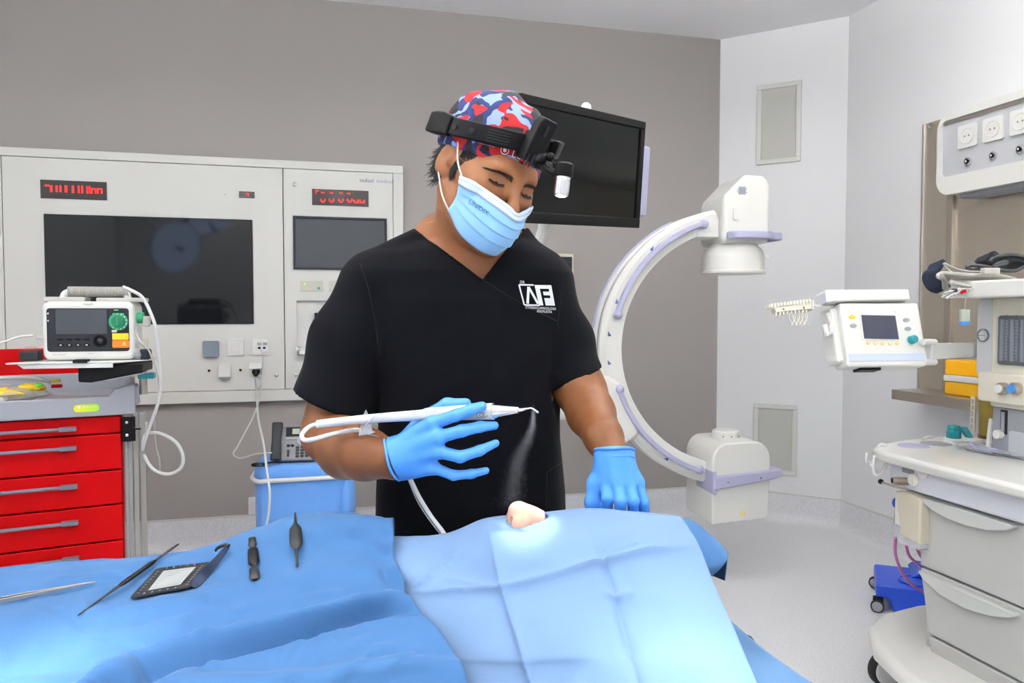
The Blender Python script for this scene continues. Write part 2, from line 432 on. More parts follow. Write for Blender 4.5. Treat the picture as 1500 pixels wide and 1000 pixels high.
for a, b in (((xm+g, nz1), (ix1-g, iz1-g)), ((xm+g, iz0+g), (ix1-g, nz0)), ((xm+g, nz0), (nx0, nz1)), ((nx1, nz0), (ix1-g, nz1))): fp.box((a[0], TB, a[1]), (b[0], -.01, b[1]))
wp('face_plate', fp, M_panel)
wp('backing', MB().box((ix0, -.012, iz0), (ix1, -.004, iz1)), M_gap)
wp('recess_back', MB().box((nx0, -.016, nz0), (nx1, -.011, nz1)), M_white)
kn = []
for px, py in ((432, 270), (405, 549), (434, 549)):
    q = P(px, py, TB); o = wp('lock_screw', MB().tube([(q.x, TB+.001, q.z), (q.x, TB-.006, q.z), (q.x, TB-.009, q.z)], [.011, .011, .007], 20), M_alu, smooth=40)
q = P(549, 265, TB); tm = MB(); text_on(tm, 'tedisel', .030, Matrix.Translation((q.x-.045, TB-.0008, q.z)));
wp('lettering', tm, mat('violet_ink', (70, 66, 120), .6))
tm = MB(); text_on(tm, 'medical', .030, Matrix.Translation((q.x+.055, TB-.0008, q.z))); wp('lettering', tm, mat('pale_violet_ink', (150, 148, 180), .6))
q = P(330, 285, TB); wp('sensor_dot', MB().cyl((q.x, TB+.001, q.z), (q.x, TB-.002, q.z), .003), M_greym)
# screens
def screen(name, label, c, bez, m_face, inset=.0, glass=M_blackg, depth=.012):
    a = P(c[0], c[1], TB); b = P(c[2], c[3], TB)
    S = thing(name, label, 'screen', FB @ Matrix.Translation(((a.x+b.x)/2, TB, b.z)))
    x0, x1, z0, z1 = a.x, b.x, b.z, a.z
    if bez:
        fr = MB()
        for p, q in (((x0, z0), (x1, z0+bez)), ((x0, z1-bez), (x1, z1)), ((x0, z0+bez), (x0+bez, z1-bez)), ((x1-bez, z0+bez), (x1, z1-bez))): fr.box((p[0], TB-depth, p[1]), (q[0], TB, q[1]))
        mk('bezel', fr, M_dark, S, M=FB, bevel=.002)
    mk('glass', MB().box((x0+bez, TB-.004, z0+bez), (x1-bez, TB-.0005, z1-bez)), m_face, S, M=FB)
    return S
M_tv = mat('tv_glass', (8, 12, 17), .06, spec=.30)
screen('wall_screen', 'large black glossy screen flush in the white wall panel', (64, 313, 372, 474.5), .004, M_tv, depth=.005)
M_lcd = mat('lcd_grey', (66, 70, 76), .4, spec=.3)
screen('wall_screen', 'smaller grey screen with black bezel behind the surgeon shoulder', (429, 316, 567, 396), .012, M_lcd)
# led displays
def display(label, c, bars, name='led_display'):
    a = P(c[0], c[1], TB); b = P(c[2], c[3], TB)
    S = thing(name, label, 'display', FB @ Matrix.Translation(((a.x+b.x)/2, TB, b.z)))
    mk('window', MB().box((a.x, TB-.004, b.z), (b.x, TB-.0005, a.z)), M_ledback, S, M=FB, bevel=.001)
    for x0, y0, x1, y1 in bars:
        p = P(x0, y0, TB-.004); q = P(x1, y1, TB-.004); mk('led_segment', MB().box((p.x, TB-.0052, q.z), (q.x, TB-.0035, p.z)), M_led, S, M=FB)
def cr(l, s, ox, oy): return [(ox+a/s, oy+b/s, ox+c/s, oy+d/s) for a, b, c, d in l]
b1 = [(220,235,240,243),(244,238,256,270),(272,238,281,270),(291,238,300,270),(316,238,328,272),(351,240,361,275),(380,240,388,276),(397,240,406,276),(422,243,430,277),(434,243,442,277)]
for x in (446, 476): b1 += [(x, 252, x+20, 259), (x-2, 254, x+5, 278), (x+17, 254, x+24, 278)]
display('red LED clock display at left of the white wall panel', (59, 263, 157, 293.5), cr(b1, 3.333, 0, 200))
b2 = [(141,178,152,182),(141,180,145,189),(161,185,171,189),(189,185,199,189),(222,186,232,190),(246,187,257,191)]
for x in (157, 186, 217, 246): b2 += [(x, 207, x+4, 214), (x+4, 214, x+14, 219), (x+14, 207, x+18, 214)]
for x in (268, 288): b2 += [(x, 211, x+5, 219), (x+3, 217, x+16, 222), (x+13, 211, x+18, 221)]
display('red LED timer display above the small wall screen', (457, 276.5, 540, 303), cr(b2, 2.2727, 400, 200))
S = display('tiny black LED indicator above the large wall screen', (350, 280, 373, 290.5), [(361, 283, 363, 285.5), (363.5, 283, 364.5, 287)], 'small_indicator')
# sockets and switches on the panel
def plate(name, label, cat, c, m, d=.010, r=.006):
    a = P(c[0], c[1], TB); b = P(c[2], c[3], TB)
    S = thing(name, label, cat, FB @ Matrix.Translation(((a.x+b.x)/2, TB, b.z)))
    mk('cover', MB().prism(rrect(a.x, b.z, b.x, a.z, r), TB-d, TB-.0005), m, S, M=FB, bevel=.002)
    return S, a, b
S, a, b = plate('covered_socket', 'slate grey flip-cover socket on the white wall panel', 'socket', (298, 499, 321, 522), M_slate, .03)
S, a, b = plate('switch_plate', 'blank white square wall plate on the panel', 'wall plate', (333, 496, 357.5, 520.5), M_white)
mk('insert', MB().box((a.x+.022, TB-.0125, b.z+.02), (b.x-.022, TB-.009, a.z-.02)), M_white, S, M=FB, bevel=.001)
S, a, b = plate('data_socket', 'white data socket plate with one cable plugged in', 'socket', (369.5, 495.5, 394, 520), M_white)
for i in (0, 1):
    x = a.x+.03+i*.026; mk('port', MB().box((x, TB-.011, b.z+.035), (x+.013, TB-.009, b.z+.047)), M_black, S, M=FB)
for i in (0, 1):
    x = a.x+.026+i*.03; mk('label_window', MB().box((x, TB-.0115, b.z+.055), (x+.022, TB-.0095, b.z+.07)), M_grey, S, M=FB)
S, a, b = plate('covered_socket', 'white flip-cover socket below the slate grey one', 'socket', (320.5, 534, 338.5, 552), M_white, .028)
mk('lip', MB().box((a.x+.004, TB-.03, b.z-.006), (b.x-.004, TB-.002, b.z+.004)), M_greym, S, M=FB)
a = P(365.5, 533, TB); b = P(384, 552, TB)
S = thing('power_socket', 'white power socket with lifted cover and black plug', 'socket', FB @ Matrix.Translation(((a.x+b.x)/2, TB, b.z)))
mk('base', MB().box((a.x+.004, TB-.008, b.z), (b.x-.002, TB-.0005, a.z)), M_white, S, M=FB, bevel=.002)
mk('lifted_cover', MB().prism([(TB-.002, a.z-.002), (TB-.04, a.z-.026), (TB-.042, a.z-.021), (TB-.01, a.z+.006), (TB-.002, a.z+.006)], a.x, b.x, 'x'), M_white, S, M=FB, bevel=.001)
q = P(375, 545, TB-.02)
mk('plug', MB().tube([(q.x, TB-.008, q.z+.004), (q.x, TB-.03, q.z), (q.x, TB-.042, q.z-.018)], [.021, .02, .009], 16), M_black, S, M=FB, smooth=40)
for px, py, w_ in ((306.5, 542.5, 'left'), (352.5, 541.5, 'right')):
    q = P(px, py, TB); S = thing('earth_terminal', 'small brass earthing stud '+w_+' of the white flip-cover socket', 'terminal', FB @ Matrix.Translation((q.x, TB, q.z)))
    mk('ring', MB().lathe([(.010, 0), (.010, .003), (.008, .004)], Matrix.Rotation(R(90), 4, 'X')), mat('brass', (200, 190, 150), .35, metal=.8), S, smooth=40)
    mk('pin', MB().lathe([(.006, .003), (.006, .010), (.004, .011)], Matrix.Rotation(R(90), 4, 'X')), M_black, S, smooth=40)
# small modules above recess
S, a, b = plate('alarm_module', 'small beige indicator module with green light below the small screen', 'module', (440, 411, 473.5, 426.5), mat('beige_plate', (196, 194, 180), .5), .005, .003)
q = P(446.5, 416, TB-.005); mk('green_light', MB().ball((q.x, TB-.006, q.z), .005), mat('green_light', (140, 230, 60), .4, emit=1), S, M=FB)
q = P(467, 422, TB-.005); mk('button', MB().box((q.x-.006, TB-.008, q.z-.006), (q.x+.006, TB-.004, q.z+.006)), M_teal, S, M=FB)
S, a, b = plate('alarm_module', 'beige module partly behind the surgeon sleeve', 'module', (482, 411, 515, 426.5), MATS['beige_plate'], .005, .003)
# gas outlet in the recess
q = P(452, 512, TB); GO = thing('gas_outlet', 'white gas outlet block with clear fittings in the panel recess', 'outlet', FB @ Matrix.Translation((q.x, TB, q.z)))
mk('shelf_block', MB().box((-.05, -.05, -.025), (.09, .03, .0)), M_white, GO, bevel=.004)
M_clear = mat('clear_plastic', (236, 240, 245), .15, alpha=.38)
mk('clear_cup', MB().lathe([(.02, 0), (.028, .004), (.03, .05), (.026, .055)], Matrix.Translation((.03, -.015, 0))), M_clear, GO, smooth=40)
mk('knob', MB().lathe([(.012, 0), (.014, .012), (.008, .02)], Matrix.Translation((-.055, -.045, 0))), M_clear, GO, smooth=40)
q = P(466, 462, -.02); mk('black_clip', MB().box((q.x-.02, -.05, q.z-.02), (q.x+.06, -.017, q.z+.015)), M_black, GO, M=FB, bevel=.002)
# beige outlet plates behind the cart
S, a, b = plate('gas_plate', 'beige gas outlet plate partly hidden behind the defibrillator tray', 'wall plate', (190, 496, 218, 552), MATS['beige_plate'], .008, .004)
S, a, b = plate('gas_plate', 'narrow beige plate left of the defibrillator', 'wall plate', (37, 506, 56, 520), MATS['beige_plate'], .008, .004)
# loose wall items on the taupe wall
q = hit(FB, 371.5, 740); S = thing('wall_socket', 'white socket plate low on the taupe wall beside the draped bin', 'socket', FB @ Matrix.Translation((q.x, 0, q.z)))
mk('cover', MB().prism(rrect(-.028, -.047, .05, .047, .005), -.010, 0), M_white, S, bevel=.002); mk('insert', MB().box((-.012, -.013, -.02), (.034, -.009, .02)), M_white, S, bevel=.001)
q = hit(FB, 832, 405); S = thing('wall_holder', 'dark box in a beige frame behind the surgeon right shoulder', 'wall holder', FB @ Matrix.Translation((q.x, 0, q.z)))
mk('frame', MB().box((-.16, -.05, -.06), (.02, 0, .135)), mat('beige_frame', (205, 200, 178), .5), S, bevel=.006)
mk('dark_inset', MB().box((-.14, -.075, -.05), (.002, -.045, .115)), M_dark, S, bevel=.006)
# ------------------------------------------------------------------ cables of the data and power sockets
def cable(name, label, pts, r, m, Y=None, parent=None, n=8, M=None):
    mb = MB().tube([Vector(p) for p in catmull(pts, n)], r, 8)
    o = mk(name, mb, m, parent, smooth=180, M=M)
    if label: tag(o, label, 'cable')
    return o
wy = lambda px, py, off: FB @ hit(FB, px, py, off)
cable('data_cable', 'thin white data cable hanging in a loop to the phone', [wy(382, 512, TB-.012), wy(384, 520, TB-.03), wy(383, 560, TB-.04), at(375, 600, 3.75), at(350, 650, 3.6), at(342, 664, 3.5), at(352, 671, 3.4), at(375, 665, 3.35), at(398, 663, 3.33)], .0035, M_cable)
cable('power_cable', 'pale grey power cable hanging straight past the draped bin', [wy(374, 552, TB-.04), wy(376, 575, TB-.04), at(378, 610, 3.7), at(386, 650, 3.35), at(391, 690, 3.2), at(395, 720, 3.15), at(393, 755, 3.15), at(384, 800, 3.15), at(376, 900, 3.2)], .0055, M_cable)
# ------------------------------------------------------------------ draped bin with the phone
M_blue = mat('blue_nonwoven', (92, 148, 218), .75, bump=.35, scale=900, var=.04, vscale=12, sheen=.2)
FBin = frame(at(372, 700, 3.3)*1, (math.cos(R(12)), math.sin(R(12)))); FBin.translation.z = 0
bw = .40; bd = .34; bh = 1.3-(688-457)/F*3.3
DB = thing('draped_bin', 'blue draped bin with a white band below the phone', 'bin', FBin)
mb = MB()
def ringpts(z, g, fold):
    pts = []
    base = rrect(-g, -g, bw+g, bd+g, .05+g, 6)
    for i, (x, y) in enumerate(base):
        a = i*1.7; pts.append((x+fold*math.sin(a*2.1), y+fold*math.cos(a*1.3), z))
    return pts
rings = [ringpts(.0, -.02, .012), ringpts(.2, -.006, .009), ringpts(bh*.7, .004, .006), ringpts(bh-.05, .0, .002), ringpts(bh-.04, .006, 0), ringpts(bh-.005, .004, 0), ringpts(bh+.006, -.004, .001), ringpts(bh+.008, -.06, 0)]
n = len(rings[0]); vs = [p for r_ in rings for p in r_]
fs = [(i*n+k, i*n+(k+1) % n, (i+1)*n+(k+1) % n, (i+1)*n+k) for i in range(len(rings)-1) for k in range(n)]+[tuple((len(rings)-1)*n+k for k in range(n))]
mb.add(vs, fs); mk('drape', mb, M_blue, DB, smooth=180, subsurf=1)
mb = MB(); base = rrect(-.012, -.012, bw+.012, bd+.012, .06, 6)
mb.tube([(x, y, bh-.052+.006*math.sin(i*.6)) for i, (x, y) in enumerate(base)], .010, 8, closed=True); mk('white_band', mb, M_white, DB, smooth=180)
# bulging side of the drape
mb = MB().ball((bw+.0, .1, bh-.17), (.045, .12, .13), 16); mk('drape_fold', mb, M_blue, DB, smooth=180)
mk('feet', MB().box((.03, .03, 0), (bw-.03, bd-.03, .02)), M_dark, DB)
# phone
FPh = frame(at(393, 681, 3.36), (math.cos(R(10)), math.sin(R(10)))); FPh.translation.z = bh+.009
PH = thing('desk_phone', 'grey desk telephone with handset on the draped bin', 'telephone', FPh)
ti = Matrix.Translation((0, 0, .012)) @ Matrix.Rotation(R(-28), 4, 'X')
M_ph = mat('phone_grey', (112, 114, 118), .45)
mk('body', MB().box((.02, 0, 0), (.21, .022, .165), ti), M_ph, PH, bevel=.006)
mk('stand', MB().prism([(.012, 0), (.12, 0), (.095, .12), (.075, .12)], .04, .2, 'x'), M_dark, PH, bevel=.003)
mk('handset', MB().strip([ti @ Vector((.034, -.012-.012*math.sin(math.pi*i/10), -.002+.018*i)) for i in range(11)], [.04+.008*abs(i-5)/5 for i in range(11)], .025, (1, 0, 0)), M_dark, PH, bevel=.008, segs=3)
mk('display', MB().box((.072, -.003, .115), (.2, .005, .158), ti), M_black, PH); mk('display_glass', MB().box((.10, -.0045, .124), (.18, .0, .15), ti), mat('phone_lcd', (150, 165, 150), .3), PH)
mk('trim_arc', MB().box((.072, -.0035, .098), (.2, .004, .108), ti), M_grey, PH, bevel=.002)
mk('nav_button', MB().lathe([(.02, 0), (.018, .006)], ti @ Matrix.Translation((.14, 0, .09)) @ Matrix.Rotation(R(90), 4, 'X')), M_grey, PH, smooth=40)
for i in range(3):
    for j in range(4):
        mk('key', MB().box((.118+i*.021, -.005, .014+j*.014), (.133+i*.021, .002, .024+j*.014), ti), M_dark, PH, bevel=.0015)
for i in range(2): mk('key', MB().ball(ti @ Vector((.085+i*.018, -.002, .07)), (.008, .004, .007)), M_dark, PH, smooth=180)
mk('key', MB().box((.08, -.005, .02), (.09, .002, .05), ti), M_dark, PH, bevel=.001)
coil = [(.03+.03*math.cos(a)*1.0-.03+.004*math.cos(a*18), -.05+.022*math.sin(a)+.004*math.sin(a*18), .008+.003*math.sin(a*18)) for a in [2*math.pi*i/160 for i in range(160)]]
mk('coiled_cord', MB().tube([Vector((x-.03, y, z)) for x, y, z in coil], .0022, 5), M_black, PH, smooth=180)
mk('cord_end', MB().tube([Vector(p) for p in catmull([(-.01, -.03, .01), (.03, -.02, .012), (.05, 0, .015)], 5)], .004, 6), M_black, PH, smooth=180)
# ------------------------------------------------------------------ people: shared head sculpt
def head_sdf(S, O, X, Y, Z, s=1.0, ears=True, neck=None):
    """O centre between the ears; X to the person's left, Y out of the face, Z to the crown"""
    Mx = np.array([[X[i], Y[i], Z[i]] for i in range(3)])
    def p(x, y, z): return np.array(O)+Mx @ np.array((x, y, z))*s
    e = lambda c, r, k=.015, op='add', M=None: S.ell(p(*c), [q*s for q in r], k, op, Mx if M is None else M)
    c = lambda a, b, ra, rb=None, k=.012, op='add': S.cap(p(*a), p(*b), ra*s, (ra if rb is None else rb)*s, k, op)
    e((0, -.018, .040), (.077, .098, .084), 0)
    e((0, .030, .010), (.066, .066, .070), .02)
    e((0, .030, -.040), (.058, .056, .074), .03)
    for q in (-1, 1):
        c((q*.056, -.002, -.050), (q*.022, .070, -.104), .017, .017, .03)
        e((q*.043, .060, -.026), (.024, .022, .022), .03)
        c((q*.058, .045, -.012), (q*.068, .0, -.008), .012, .010, .02)
    e((0, .077, -.104), (.022, .018, .017), .02)
    c((-.030, .080, .019), (.030, .080, .019), .0145, .0145, .018)
    e((0, .080, -.070), (.028, .020, .022), .02)
    for q in (-1, 1):
        e((q*.033, .103, .002), (.019, .014, .013), .014, 'cut')
        e((q*.032, .0745, .000), (.0145, .0145, .0135), .004)
        c((q*.019, .0865, .0035), (q*.045, .0775, .003), .0052, .0045, .005)          # lowered upper lid
        c((q*.020, .085, -.008), (q*.044, .077, -.007), .003, .003, .006)
    c((0, .091, .012), (0, .112, -.026), .0075, .0095, .014)
    e((0, .1165, -.034), (.0125, .0125, .0105), .008)
    for q in (-1, 1):
        e((q*.0115, .105, -.038), (.0085, .0105, .0085), .006)
        c((q*.0065, .112, -.0475), (q*.0065, .103, -.040), .0036, .003, .003, 'cut')
    c((-.018, .093, -.066), (.018, .093, -.066), .0062, .0062, .006)
    c((-.015, .092, -.076), (.015, .092, -.076), .0068, .0068, .006)
    if ears:
        for q in (-1, 1):
            rot = Mx @ np.array(Matrix.Rotation(R(q*22), 3, 'Z') @ Matrix.Rotation(R(-12), 3, 'X'))
            e((q*.078, -.012, -.006), (.0085, .018, .031), .006, 'add', rot)
            e((q*.076, -.004, -.026), (.007, .010, .012), .006, 'add', rot)
            e((q*.088, -.007, .004), (.0065, .010, .017), .004, 'cut', rot)
            e((q*.080, .0035, -.008), (.006, .006, .008), .004)
    return p, Mx
def surf_pt(bvh, o, d):
    h = bvh.ray_cast(Vector(o), Vector(d).normalized())
    return h[0], h[1]
# ------------------------------------------------------------------ the surgeon
HO = at(713, 252, 1.36)
hy = Vector((.51, -.75, -.42)).normalized(); hx = Vector((.745, .63, -.222)); hx = (hx-hy*hx.dot(hy)).normalized(); hz = hy.cross(hx)
def w_(px, py, Y, r): return (tuple(at(px, py, Y)), r*Y/F)          # joint + radius given in pixels
# hand that holds the handpiece
wrist = w_(572, 672, 1.185, 30)
def hand_a(S, g, fl=1.0):
    W0 = at(572, 672, 1.19); 
    mcp = {'i': at(634, 620, 1.145), 'm': at(643, 640, 1.135), 'r': at(641, 661, 1.14), 'l': at(633, 684, 1.155)}
    wr = {'i': at(578, 656, 1.185), 'm': at(576, 666, 1.18), 'r': at(576, 678, 1.182), 'l': at(580, 690, 1.19)}
    for q in 'imrl':
        S.cap(wr[q], mcp[q], .0150+g, .0125+g, .010)
    S.cap(at(590, 668, 1.19), at(628, 652, 1.165), .019+g, .017+g, .012)
    fg = {'i': [(634, 620, 1.145, 10.5), (668, 608, 1.128, 9.6), (690, 600, 1.128, 9.2), (706, 595, 1.132, 8.2)],
          'm': [(643, 640, 1.135, 10.5), (676, 631, 1.125, 10), (703, 625, 1.14, 9.0), (724, 623, 1.15, 7.4)],
          'r': [(641, 661, 1.14, 10.5), (674, 669, 1.125, 9.6), (702, 660, 1.13, 8.6), (726, 649, 1.14, 6.6)],
          'l': [(633, 684, 1.155, 9.5), (664, 696, 1.145, 8.2), (690, 694, 1.145, 7.6), (712, 689, 1.15, 6.0)]}
    for q, v in fg.items():
        S.chain([(tuple(at(a, b, Y)), r*Y/F-.0008+g) for a, b, Y, r in v], .004)
    S.chain([(tuple(at(588, 655, 1.195)), .017+g), (tuple(at(622, 612, 1.21)), .0125+g), (tuple(at(655, 593, 1.198)), .0105+g), (tuple(at(682, 591, 1.184)), .0088+g)], .008)
# resting hand, fingers pointing down behind the drape
def hand_b(S, g):
    wr = [(893, 672), (897, 672), (903, 672), (908, 672)]
    mc = [(889, 705, 1.205), (905, 708, 1.195), (921, 708, 1.20), (934, 706, 1.21)]
    for (a, b), (c, d, Y) in zip(wr, mc): S.cap(at(a, b, 1.215), at(c, d, Y), .0165+g, .0122+g, .010)
    S.cap(at(899, 680, 1.22), at(909, 700, 1.215), .020+g, .020+g, .012)
    fg = [[(889, 705, 1.205, 10.5), (890, 730, 1.19, 9.6), (889, 752, 1.21, 8.4), (889, 765, 1.225, 7.5)],
          [(905, 708, 1.195, 10.5), (909, 733, 1.18, 9.8), (908, 756, 1.20, 8.6), (906, 770, 1.22, 7.5)],
          [(921, 708, 1.20, 10), (928, 733, 1.185, 9.4), (927, 756, 1.205, 8.4), (925, 770, 1.22, 7.4)],
          [(934, 706, 1.21, 9), (943, 735, 1.20, 8.3), (944, 746, 1.205, 7.8), (939, 765, 1.22, 6.8)]]
    for v in fg: S.chain([(tuple(at(a, b, Y)), r*Y/F-.0005+g) for a, b, Y, r in v], .003)
    S.chain([(tuple(at(888, 680, 1.225)), .018+g), (tuple(at(873, 708, 1.22)), .0135+g), (tuple(at(868, 735, 1.215)), .0115+g), (tuple(at(868, 756, 1.22)), .0095+g)], .010)
# arms
armA = [w_(550, 426, 1.44, 40), w_(506, 520, 1.42, 43), w_(484, 632, 1.38, 41)]
foreA = [w_(484, 636, 1.38, 42), w_(508, 658, 1.30, 42.5), w_(535, 665, 1.245, 38), w_(572, 672, 1.19, 29)]
armB = [w_(786, 424, 1.46, 32), w_(832, 510, 1.44, 34), w_(851, 572, 1.41, 36)]
foreB = [w_(851, 572, 1.41, 37), w_(866, 606, 1.36, 35), w_(884, 640, 1.27, 28), w_(899, 672, 1.215, 24)]
neck0 = HO+hx*0+hy*.0-hz*.055
TY = 1.455
def mrow(py, cx, hw, ry, Y=TY):
    a = at(cx, py, Y); return (a.z, a.x, a.y, hw*Y/F, ry)
torso = [mrow(352, 700, 45, .060), mrow(372, 694, 95, .080), mrow(400, 690, 128, .098), mrow(440, 690, 132, .108), mrow(500, 688, 129, .108), mrow(560, 687, 124, .105), mrow(640, 688, 124, .105), mrow(720, 690, 130, .108), mrow(800, 690, 132, .11), mrow(860, 690, 120, .10)]
S = SDF(grid(-.42, .36, .005, [(HO.x-.12, HO.x+.14, .0022)]), grid(1.02, 1.62, .005, [(1.22, 1.47, .0025)]), grid(-.0, 1.80, .014, [(.72, 1.80, .005), (HO.z-.17, HO.z+.16, .0022)]))
S.stack(torso, 0)
sh1 = w_(552, 414, 1.45, 46); sh2 = w_(786, 412, 1.46, 40)
S.cap(at(660, 356, 1.47), armA[0][0], .040, .050, .05); S.cap(at(740, 360, 1.47), armB[0][0], .040, .042, .05)
for ch in (armA, foreA, armB, foreB): S.chain(ch, .012)
nk = at(683, 372, 1.46)
S.cap(nk, HO-hz*.045-hy*.022, .067, .060, .035); S.cap(at(700, 385, 1.42), HO-hz*.080+hy*.015, .052, .046, .03)
S.cap(nk, at(640, 352, 1.48), .05, .045, .04)                        # trapezius
p_, Mh = head_sdf(S, HO, hx, hy, hz, 1.02)
hand_a(S, -.0022); hand_b(S, -.0022)
# legs, feet
for q, fx in ((-1, -.19), (1, .03)):
    hip = (fx+.02*q*-1, 1.47, .86)
    S.chain([(hip, .085), ((fx, 1.46, .48), .058), ((fx, 1.48, .09), .038)], .03)
    S.cap((fx, 1.47, .045), (fx+.02*q, 1.33, .03), .038, .03, .02)
S.stack([(.74, -.085, 1.465, .145, .09), (.95, -.08, 1.46, .145, .09)], .03)
skin_me = S.mesh('body', 2)
# skin: brown arms, light warm face
def skin_mat(name, rgb, var=.10):
    m = mat(name, rgb, .46, var=var, vscale=22, bump=.12, scale=700, sss=.05, spec=.35); return m
M_skin = skin_mat('skin_tan', (120, 74, 42))
def face_tone(m, c):
    nt = m.node_tree; b = nt.nodes['Principled BSDF']; src = b.inputs['Base Color'].links[0].from_socket; tc = nt.nodes['Texture Coordinate']
    sp = nt.nodes.new('ShaderNodeSeparateXYZ'); mr = nt.nodes.new('ShaderNodeMapRange'); mr.inputs['From Min'].default_value = 1.36; mr.inputs['From Max'].default_value = 1.50
    mx = nt.nodes.new('ShaderNodeMix'); mx.data_type = 'RGBA'; mx.inputs['B'].default_value = lin(c)+(1,)
    nt.links.new(tc.outputs['Object'], sp.inputs[0]); nt.links.new(sp.outputs['Z'], mr.inputs['Value']); nt.links.new(mr.outputs[0], mx.inputs['Factor']); nt.links.new(src, mx.inputs['A']); nt.links.new(mx.outputs['Result'], b.inputs['Base Color'])
face_tone(M_skin, (148, 97, 62))
M_skinp = skin_mat('skin_pale', (226, 178, 152), .05)
SG = thing('person', 'surgeon in black scrubs, patterned cap and blue mask looking down at the patient', 'person', (-.08, 1.47, 0))
body = mk  # (keeps the name free)
BODY = link('body', skin_me, M_skin, SG, M=Matrix.Identity(4))
W2 = lambda me: [v.co.copy() for v in me.vertices]
bv_body = BVHTree.FromPolygons([WM[SG] @ v.co for v in skin_me.vertices], [tuple(p.vertices) for p in skin_me.polygons])
hp = lambda x, y, z: HO+(hx*x+hy*y+hz*z)*1.02
HM = Matrix(((hx.x, hy.x, hz.x, HO.x), (hx.y, hy.y, hz.y, HO.y), (hx.z, hy.z, hz.z, HO.z), (0, 0, 0, 1)))
# ---- scrub top
M_scrub = mat('black_scrub_cloth', (11, 12, 17), .8, bump=.7, scale=26, sheen=.03, detail=5, spec=.07)
S = SDF(grid(-.46, .34, .004), grid(1.18, 1.64, .0045), grid(.66, 1.56, .004))
S.stack([(z, cx, cy, rx, ry) for z, cx, cy, rx, ry in torso[:-1]]+[(.70, -.08, 1.455, .178, .118)], 0, .012)
S.cap(at(655, 352, 1.47), sh1[0], .048, .064, .05); S.cap(at(742, 356, 1.47), sh2[0], .048, .056, .05)
slA = [w_(546, 426, 1.45, 50), w_(512, 500, 1.43, 56), w_(487, 590, 1.40, 55), w_(480, 612, 1.39, 56)]
slB = [w_(786, 416, 1.46, 42), w_(826, 500, 1.45, 42), w_(846, 556, 1.42, 36), w_(850, 575, 1.41, 36)]
S.chain(slA, .022); S.chain(slB, .022)
def stroke(S, pts, r, k, op='cut'):
    """groove or ridge line along pixels laid on the front of the cloth"""
    for a, b in zip(pts[:-1], pts[1:]): S.cap(a, b, r, r, k, op)
# hems: cut the sleeve ends with planes and hollow them
def hem(pa, pb, Y, inner):
    a = at(pa[0], pa[1], Y); b = at(pb[0], pb[1], Y); d = (b-a).normalized()
    n = Vector((-d.z, 0, d.x)); n = n if n.z < 0 else -n
    return a, n, (a+b)/2, inner
for pa, pb, Y, ch, lo in (((430, 570), (532, 612), 1.39, armA, 'A'), ((815, 567), (877, 540), 1.42, armB, 'B')):
    a, n, mid, _ = hem(pa, pb, Y, 0)
    sl, X, Y_, Z = S.sub(mid-Vector((.085, .11, .12)), mid+Vector((.085, .11, .12)))
    d = (X-a.x)*n.x+(Z-a.z)*n.z
    # only cut near the arm axis so the torso stays whole
    ax = np.array(ch[1][0]); bx = np.array(ch[2][0]); ba = bx-ax
    t_ = ((X-ax[0])*ba[0]+(Y_-ax[1])*ba[1]+(Z-ax[2])*ba[2])/(ba @ ba)
    rr = np.sqrt((X-ax[0]-t_*ba[0])**2+(Y_-ax[1]-t_*ba[1])**2+(Z-ax[2]-t_*ba[2])**2)
    reg = rr-.088 if lo == 'A' else rr-.060
    S.put(sl, np.maximum(-d, reg), 0, 'cut')
    # hollow: inner cylinder just above the hem
    r_in = (.058 if lo == 'A' else .041)
    S.put(sl, np.maximum(np.maximum(rr-r_in, -(d+.03)), -1e3), .002, 'cut')
# crease between sleeve and chest
stroke(S, [at(548, 470, 1.345), at(554, 530, 1.345), at(556, 600, 1.36)], .006, .012)
stroke(S, [at(816, 470, 1.37), at(814, 540, 1.38)], .005, .01)
# V neck: remove the cloth over the neck and the wedge below it
def vcut(S, grow=0):
    sl, X, Y_, Z = S.sub((-.30, 1.0, 1.2), (.16, 1.66, 1.7))
    vt = at(707, 409, 1.35); vl = at(604, 332, 1.42); vr = at(763, 340, 1.40)
    d = vl-vt; n1 = Vector((d.z, 0, -d.x)).normalized(); d = vr-vt; n2 = Vector((-d.z, 0, d.x)).normalized()
    ins = np.minimum((X-vt.x)*n1.x+(Z-vt.z)*n1.z, (X-vt.x)*n2.x+(Z-vt.z)*n2.z)+0*Y_
    S.put(sl, np.maximum(-ins, Y_-1.49), 0, 'cut')
vcut(S)
S.cap(at(683, 372, 1.48), at(688, 300, 1.46), .062, .08, .004, 'cut')
scrub_me = S.mesh('scrub_top', 1)
SCRUB = link('scrub_top', scrub_me, M_scrub, SG, M=Matrix.Identity(4))
bv_scrub = BVHTree.FromPolygons([WM[SG] @ v.co for v in scrub_me.vertices], [tuple(p.vertices) for p in scrub_me.polygons])
def on(bv, pts, off=.0005):
    out = []
    for px, py in pts:
        h, n = cast(bv, px, py)
        if h is not None: out.append(h-ray(px, py).normalized()*off)
    return out
def line_on(bv, pts, r, m, name, parent, n=6, off=.0):
    q = on(bv, [tuple(p) for p in catmull(pts, n)], off)
    return mk(name, MB().tube(q, r, 6), m, parent, smooth=180, M=Matrix.Identity(4))
M_seam = mat('seam_thread', (6, 6, 8), .9)
line_on(bv_scrub, [(709, 411), (735, 428), (762, 444), (790, 458), (815, 470)], .0011, M_seam, 'wrap_seam', SG)
line_on(bv_scrub, [(528, 386), (540, 425), (549, 470), (556, 520)], .0011, M_seam, 'shoulder_seam', SG)
line_on(bv_scrub, [(818, 372), (823, 400), (821, 440), (816, 480)], .0010, M_seam, 'shoulder_seam', SG)
